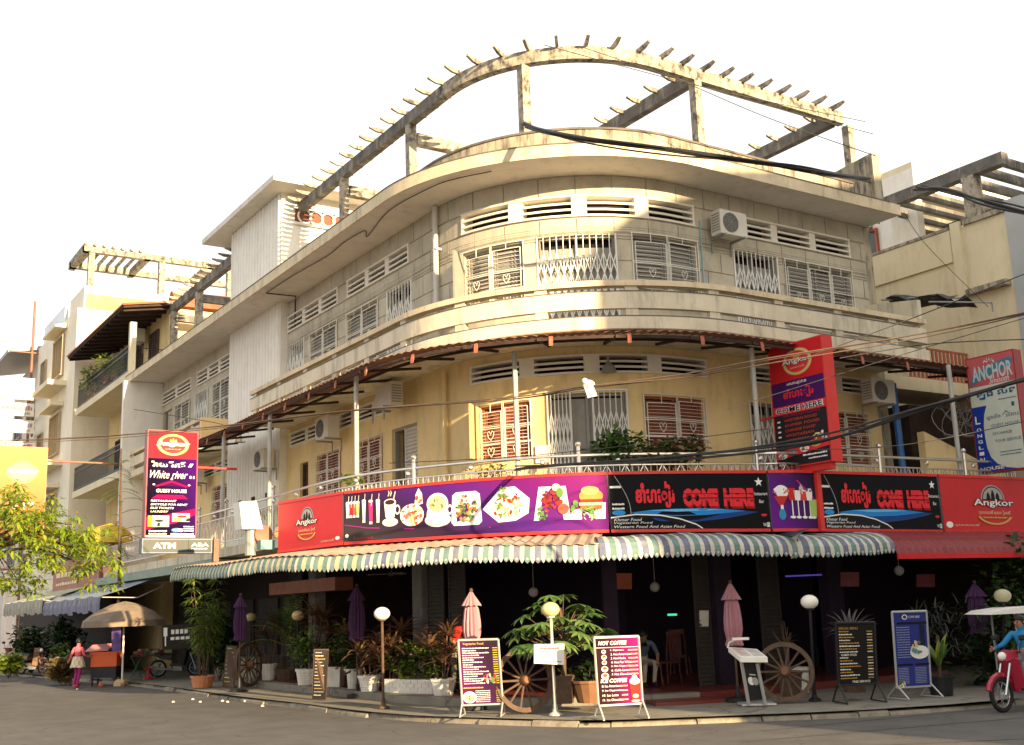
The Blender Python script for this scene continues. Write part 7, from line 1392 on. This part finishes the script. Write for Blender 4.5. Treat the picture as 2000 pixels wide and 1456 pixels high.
pr_ = on_z(893, 1352, FZ); person('man in a red T-shirt and grey patterned trousers reaching down behind the menu board', pr_, -FACE+.9, dict(pel=(0, .05, .95), wst=(0, .0, 1.1), chs=(0, -.12, 1.28), nck=(0, -.24, 1.4), hdb=(0, -.29, 1.46), hdt=(0, -.33, 1.57), shl=(-.18, -.17, 1.35), shr=(.18, -.17, 1.35), ell=(-.3, -.2, 1.1), wrl=(-.42, -.3, .9), hal=(-.46, -.33, .83), elr=(.22, -.3, 1.1), wrr=(.15, -.45, .95), har=(.13, -.5, .9), face=(0, -1, -.3)),
       dict(s=cloth('red_cotton', (.42, .018, .016)), u=bpy.data.materials['red_cotton'], a=m_skin, k=m_skin, t=mat('camo_cloth', (.15, .14, .11), .8, .6, 14), c=bpy.data.materials['camo_cloth'], f=m_black))
ps = on_z(1266, 1342, FZ); person('seated man in a grey blue shirt and beige trousers bending forward beside the coffee board', ps, -FACE+.35, dict(pel=(0, .25, .52), wst=(0, .2, .66), chs=(-.05, .02, .86), nck=(-.1, -.12, .98), hdb=(-.14, -.18, 1.02), hdt=(-.18, -.24, 1.12), shl=(-.24, -.05, .94), shr=(.12, -.05, .92), ell=(-.3, -.1, .7), wrl=(-.22, -.25, .55), hal=(-.2, -.3, .52), elr=(.26, -.02, .68), wrr=(.16, -.2, .5), har=(.13, -.26, .46), hil=(-.09, .22, .5), hir=(.1, .22, .5), knl=(-.14, -.2, .5), knr=(.1, -.22, .51), anl=(-.14, -.12, .09), anr=(.08, -.14, .09), tol=(-.15, -.27, .04), tor=(.08, -.29, .04), face=(0, -1, -.6)),
       dict(s=cloth('slate_cotton', (.11, .14, .19)), u=bpy.data.materials['slate_cotton'], a=m_skin, k=m_skin, t=cloth('beige_cotton', (.42, .38, .3)), c=bpy.data.materials['beige_cotton'], f=m_black))
# ================================================================== two wheelers
m_tyre = mat('tyre', (.015, .015, .015), .8, .2, 8); m_chrome = mat('chrome', (.6, .6, .6), .2, .05, 4, metal=.9); m_seat = mat('seat_vinyl', (.02, .02, .02), .5)
def motorbike(name, label, p, rz, body, dirty=m_chrome, lamp_m=None, full=True):
    t = thing(name, label, 'motorbike', p, rz)
    def wheel(x, r=.29):
        wm = MB(); wm.tube([(x+(r-.035)*math.cos(i*.2618), 0, r+(r-.035)*math.sin(i*.2618)) for i in range(25)], .042, 8, cap=False); w_ = part('wheel', wm, m_tyre, t, True)
        rm = MB(); rm.tube([(x+(r-.075)*math.cos(i*.2618), 0, r+(r-.075)*math.sin(i*.2618)) for i in range(25)], .016, 6, cap=False)
        for i in range(10): a = i*.628; rm.tube([(x, .03*(-1)**i, r), (x+(r-.08)*math.cos(a), 0, r+(r-.08)*math.sin(a))], .006, 4)
        rm.lathe([(.05, -.05), (.05, .05)], (x, 0, r), 8); part('rim', rm, dirty, w_, True)
    wheel(.62); wheel(-.62)
    mb = MB(); mb.tube([(.62+.33*math.cos(a), 0, .29+.33*math.sin(a)) for a in (.25, .6, 1.0, 1.4, 1.8, 2.2, 2.5)], .05, 6); mb.hexa([(-.55, -.1, .62), (-.2, -.13, .55), (-.2, .13, .55), (-.55, .1, .62)], [(-.85, -.06, .78), (-.15, -.12, .75), (-.15, .12, .75), (-.85, .06, .78)]); part('mudguard', mb, body, t, True)
    mb = MB(); mb.hexa([(.22, -.2, .38), (.3, -.05, .34), (.3, .05, .34), (.22, .2, .38)], [(.32, -.21, .86), (.44, -.08, .9), (.44, .08, .9), (.32, .21, .86)]); mb.hexa([(-.25, -.13, .36), (.3, -.13, .33), (.3, .13, .33), (-.25, .13, .36)], [(-.2, -.12, .45), (.28, -.12, .4), (.28, .12, .4), (-.2, .12, .45)]); part('leg_shield', mb, body, t, True)
    mb = MB(); mb.hexa([(.28, -.17, .88), (.5, -.09, .84), (.5, .09, .84), (.28, .17, .88)], [(.24, -.15, 1.02), (.42, -.08, 1.0), (.42, .08, 1.0), (.24, .15, 1.02)]); part('handlebar_cowl', mb, body, t, True)
    mb = MB(); mb.ball((.485, 0, .92), .075, 12, 6); part('headlight', mb, lamp_m or m_globe, t, True)
    mb = MB(); mb.tube([(.3, -.36, 1.0), (.28, -.15, .98), (.28, .15, .98), (.3, .36, 1.0)], .016, 6)
    for s in (-1, 1): mb.tube([(.28, .2*s, 1.0), (.26, .26*s, 1.2)], .008, 4); mb.tube([(.245, .22*s, 1.22), (.25, .32*s, 1.23)], [.05, .05], 8)
    part('handlebar', mb, m_seat, t, True)
    mb = MB(); 
    for s in (-.09, .09): mb.tube([(.62, s, .29), (.42, s, .8)], .022, 6)
    part('fork', mb, dirty, t, True)
    mb = MB(); mb.hexa([(-.75, -.12, .76), (-.05, -.13, .72), (-.05, .13, .72), (-.75, .12, .76)], [(-.75, -.1, .84), (-.08, -.1, .78), (-.08, .1, .78), (-.75, .1, .84)]); part('seat', mb, m_seat, t, True)
    mb = MB(); mb.tube([(.0, -.13, .25), (-.5, -.16, .28), (-.85, -.16, .36)], [.025, .045, .05], 8); mb.cbox((.02, 0, .28), (.3, .22, .16)); part('engine', mb, m_grey_steel, t, True)
    mb = MB(); mb.hexa([(-.88, -.06, .66), (-.84, -.06, .62), (-.84, .06, .62), (-.88, .06, .66)], [(-.9, -.05, .74), (-.84, -.05, .76), (-.84, .05, .76), (-.9, .05, .74)]); part('tail_light', mb, m_redlit, t, True); return t
fh = Vector((_f.x, _f.y, 0)).normalized(); Rh = Vector((_R.x, _R.y, 0)).normalized()
hd = (-Rh*.86-fh*.5).normalized(); rzs = math.atan2(hd.y, hd.x); fc = on_z(1960, 1392, .004)
sp = fc-hd*.62; motorbike('scooter', 'red scooter ridden in from the right edge of the road', sp, rzs, mat('scooter_red', (.33, .012, .035), .25, .06, 3, spec=.6))
def loc(x, y, z): return (y, -x, z)      # scooter forward is +X; a person faces -Y
person('rider in a bright blue long sleeved shirt on the red scooter', sp, rzs+math.pi/2, dict(pel=(0, .2, .84), wst=(0, .19, .97), chs=(0, .15, 1.18), nck=(0, .11, 1.36), hdb=(0, .08, 1.43), hdt=(0, .07, 1.54), shl=(-.19, .12, 1.29), shr=(.19, .12, 1.29), ell=(-.27, -.06, 1.1), elr=(.27, -.06, 1.1), wrl=(-.31, -.26, 1.03), wrr=(.31, -.26, 1.03), hal=(-.32, -.32, 1.02), har=(.32, -.32, 1.02), hil=(-.1, .16, .82), hir=(.1, .16, .82), knl=(-.17, -.2, .75), knr=(.17, -.2, .75), anl=(-.14, -.12, .4), anr=(.14, -.12, .4), tol=(-.15, -.26, .37), tor=(.15, -.26, .37)),
       dict(s=cloth('bright_blue_cotton', (.02, .2, .42)), u=bpy.data.materials['bright_blue_cotton'], a=bpy.data.materials['bright_blue_cotton'], k=m_skin, t=cloth('grey_trousers', (.2, .19, .19)), c=bpy.data.materials['grey_trousers'], f=m_black))
motorbike('motorbike', 'dusty old brown motorbike parked on the left kerb before the shrubs', on_z(62, 1318, .12), math.atan2(Rh.y, Rh.x)-.5, mat('dusty_brown', (.2, .12, .07), .6, .2, 4), m_rust); motorbike('motorbike', 'motorbike with yellow plate cut by the left edge of the view', on_z(0, 1316, .12), math.atan2(fh.y, fh.x)-.6, mat('dull_red', (.2, .04, .03), .5, .2, 4), m_rust)
motorbike('motorbike', 'dark motorbike parked in the shop behind the bamboo', on_z(345, 1322, GZ), math.atan2(Rh.y, Rh.x)+.2, m_black, mat('blue_steel', (.25, .32, .4), .3, .1, 3, metal=.6))
# three wheeler at the right edge
a = on_d(1930, 1197, 21.5); t = thing('auto_rickshaw', 'three wheeled taxi with white roof cut by the right edge of the view', 'vehicle', (a.x+1.0, a.y, .0)); X = Rh; Y = fh
def bxx(mb, x0, x1, y0, y1, z0, z1): o = Vector((a.x, a.y, 0)); mb.hexa([o+X*x0+Y*y0+Vector((0, 0, z0)), o+X*x1+Y*y0+Vector((0, 0, z0)), o+X*x1+Y*y1+Vector((0, 0, z0)), o+X*x0+Y*y1+Vector((0, 0, z0))], [o+X*x0+Y*y0+Vector((0, 0, z1)), o+X*x1+Y*y0+Vector((0, 0, z1)), o+X*x1+Y*y1+Vector((0, 0, z1)), o+X*x0+Y*y1+Vector((0, 0, z1))])
o = Vector((a.x, a.y, 0)); zr = a.z; mb = MB(); sec = [(0, -.04), (.15, .03), (.6, .08), (2.4, .1), (2.6, 0)]; mb.hexa([o+X*x+Y*-.1+Vector((0, 0, zr+z)) for x, z in sec], [o+X*x+Y*1.2+Vector((0, 0, zr+z)) for x, z in sec]); part('roof', mb, m_white, t)
for x, y in ((.5, 0), (.5, 1.1), (2.4, 0), (2.4, 1.1)): mb = MB(); mb.tube([o+X*x+Y*y+Vector((0, 0, .5)), o+X*x+Y*y+Vector((0, 0, zr))], .022, 6); part('roof_post', mb, m_grey_steel, t)
mb = MB(); bxx(mb, 1.1, 2.5, 0, 1.1, .35, .75); bxx(mb, 2.3, 2.5, 0, 1.1, .75, 1.3); part('body', mb, mat('taxi_green', (.04, .12, .06), .4, .1, 3), t)
for x, y in ((2.0, -.05), (2.0, 1.15), (.9, .55)): mb = MB(); c = o+X*x+Y*y; mb.tube([c+X*(.2*math.cos(i*.4189))+Vector((0, 0, .24+.2*math.sin(i*.4189))) for i in range(16)], .05, 6, cap=False); part('wheel', mb, m_tyre, t)
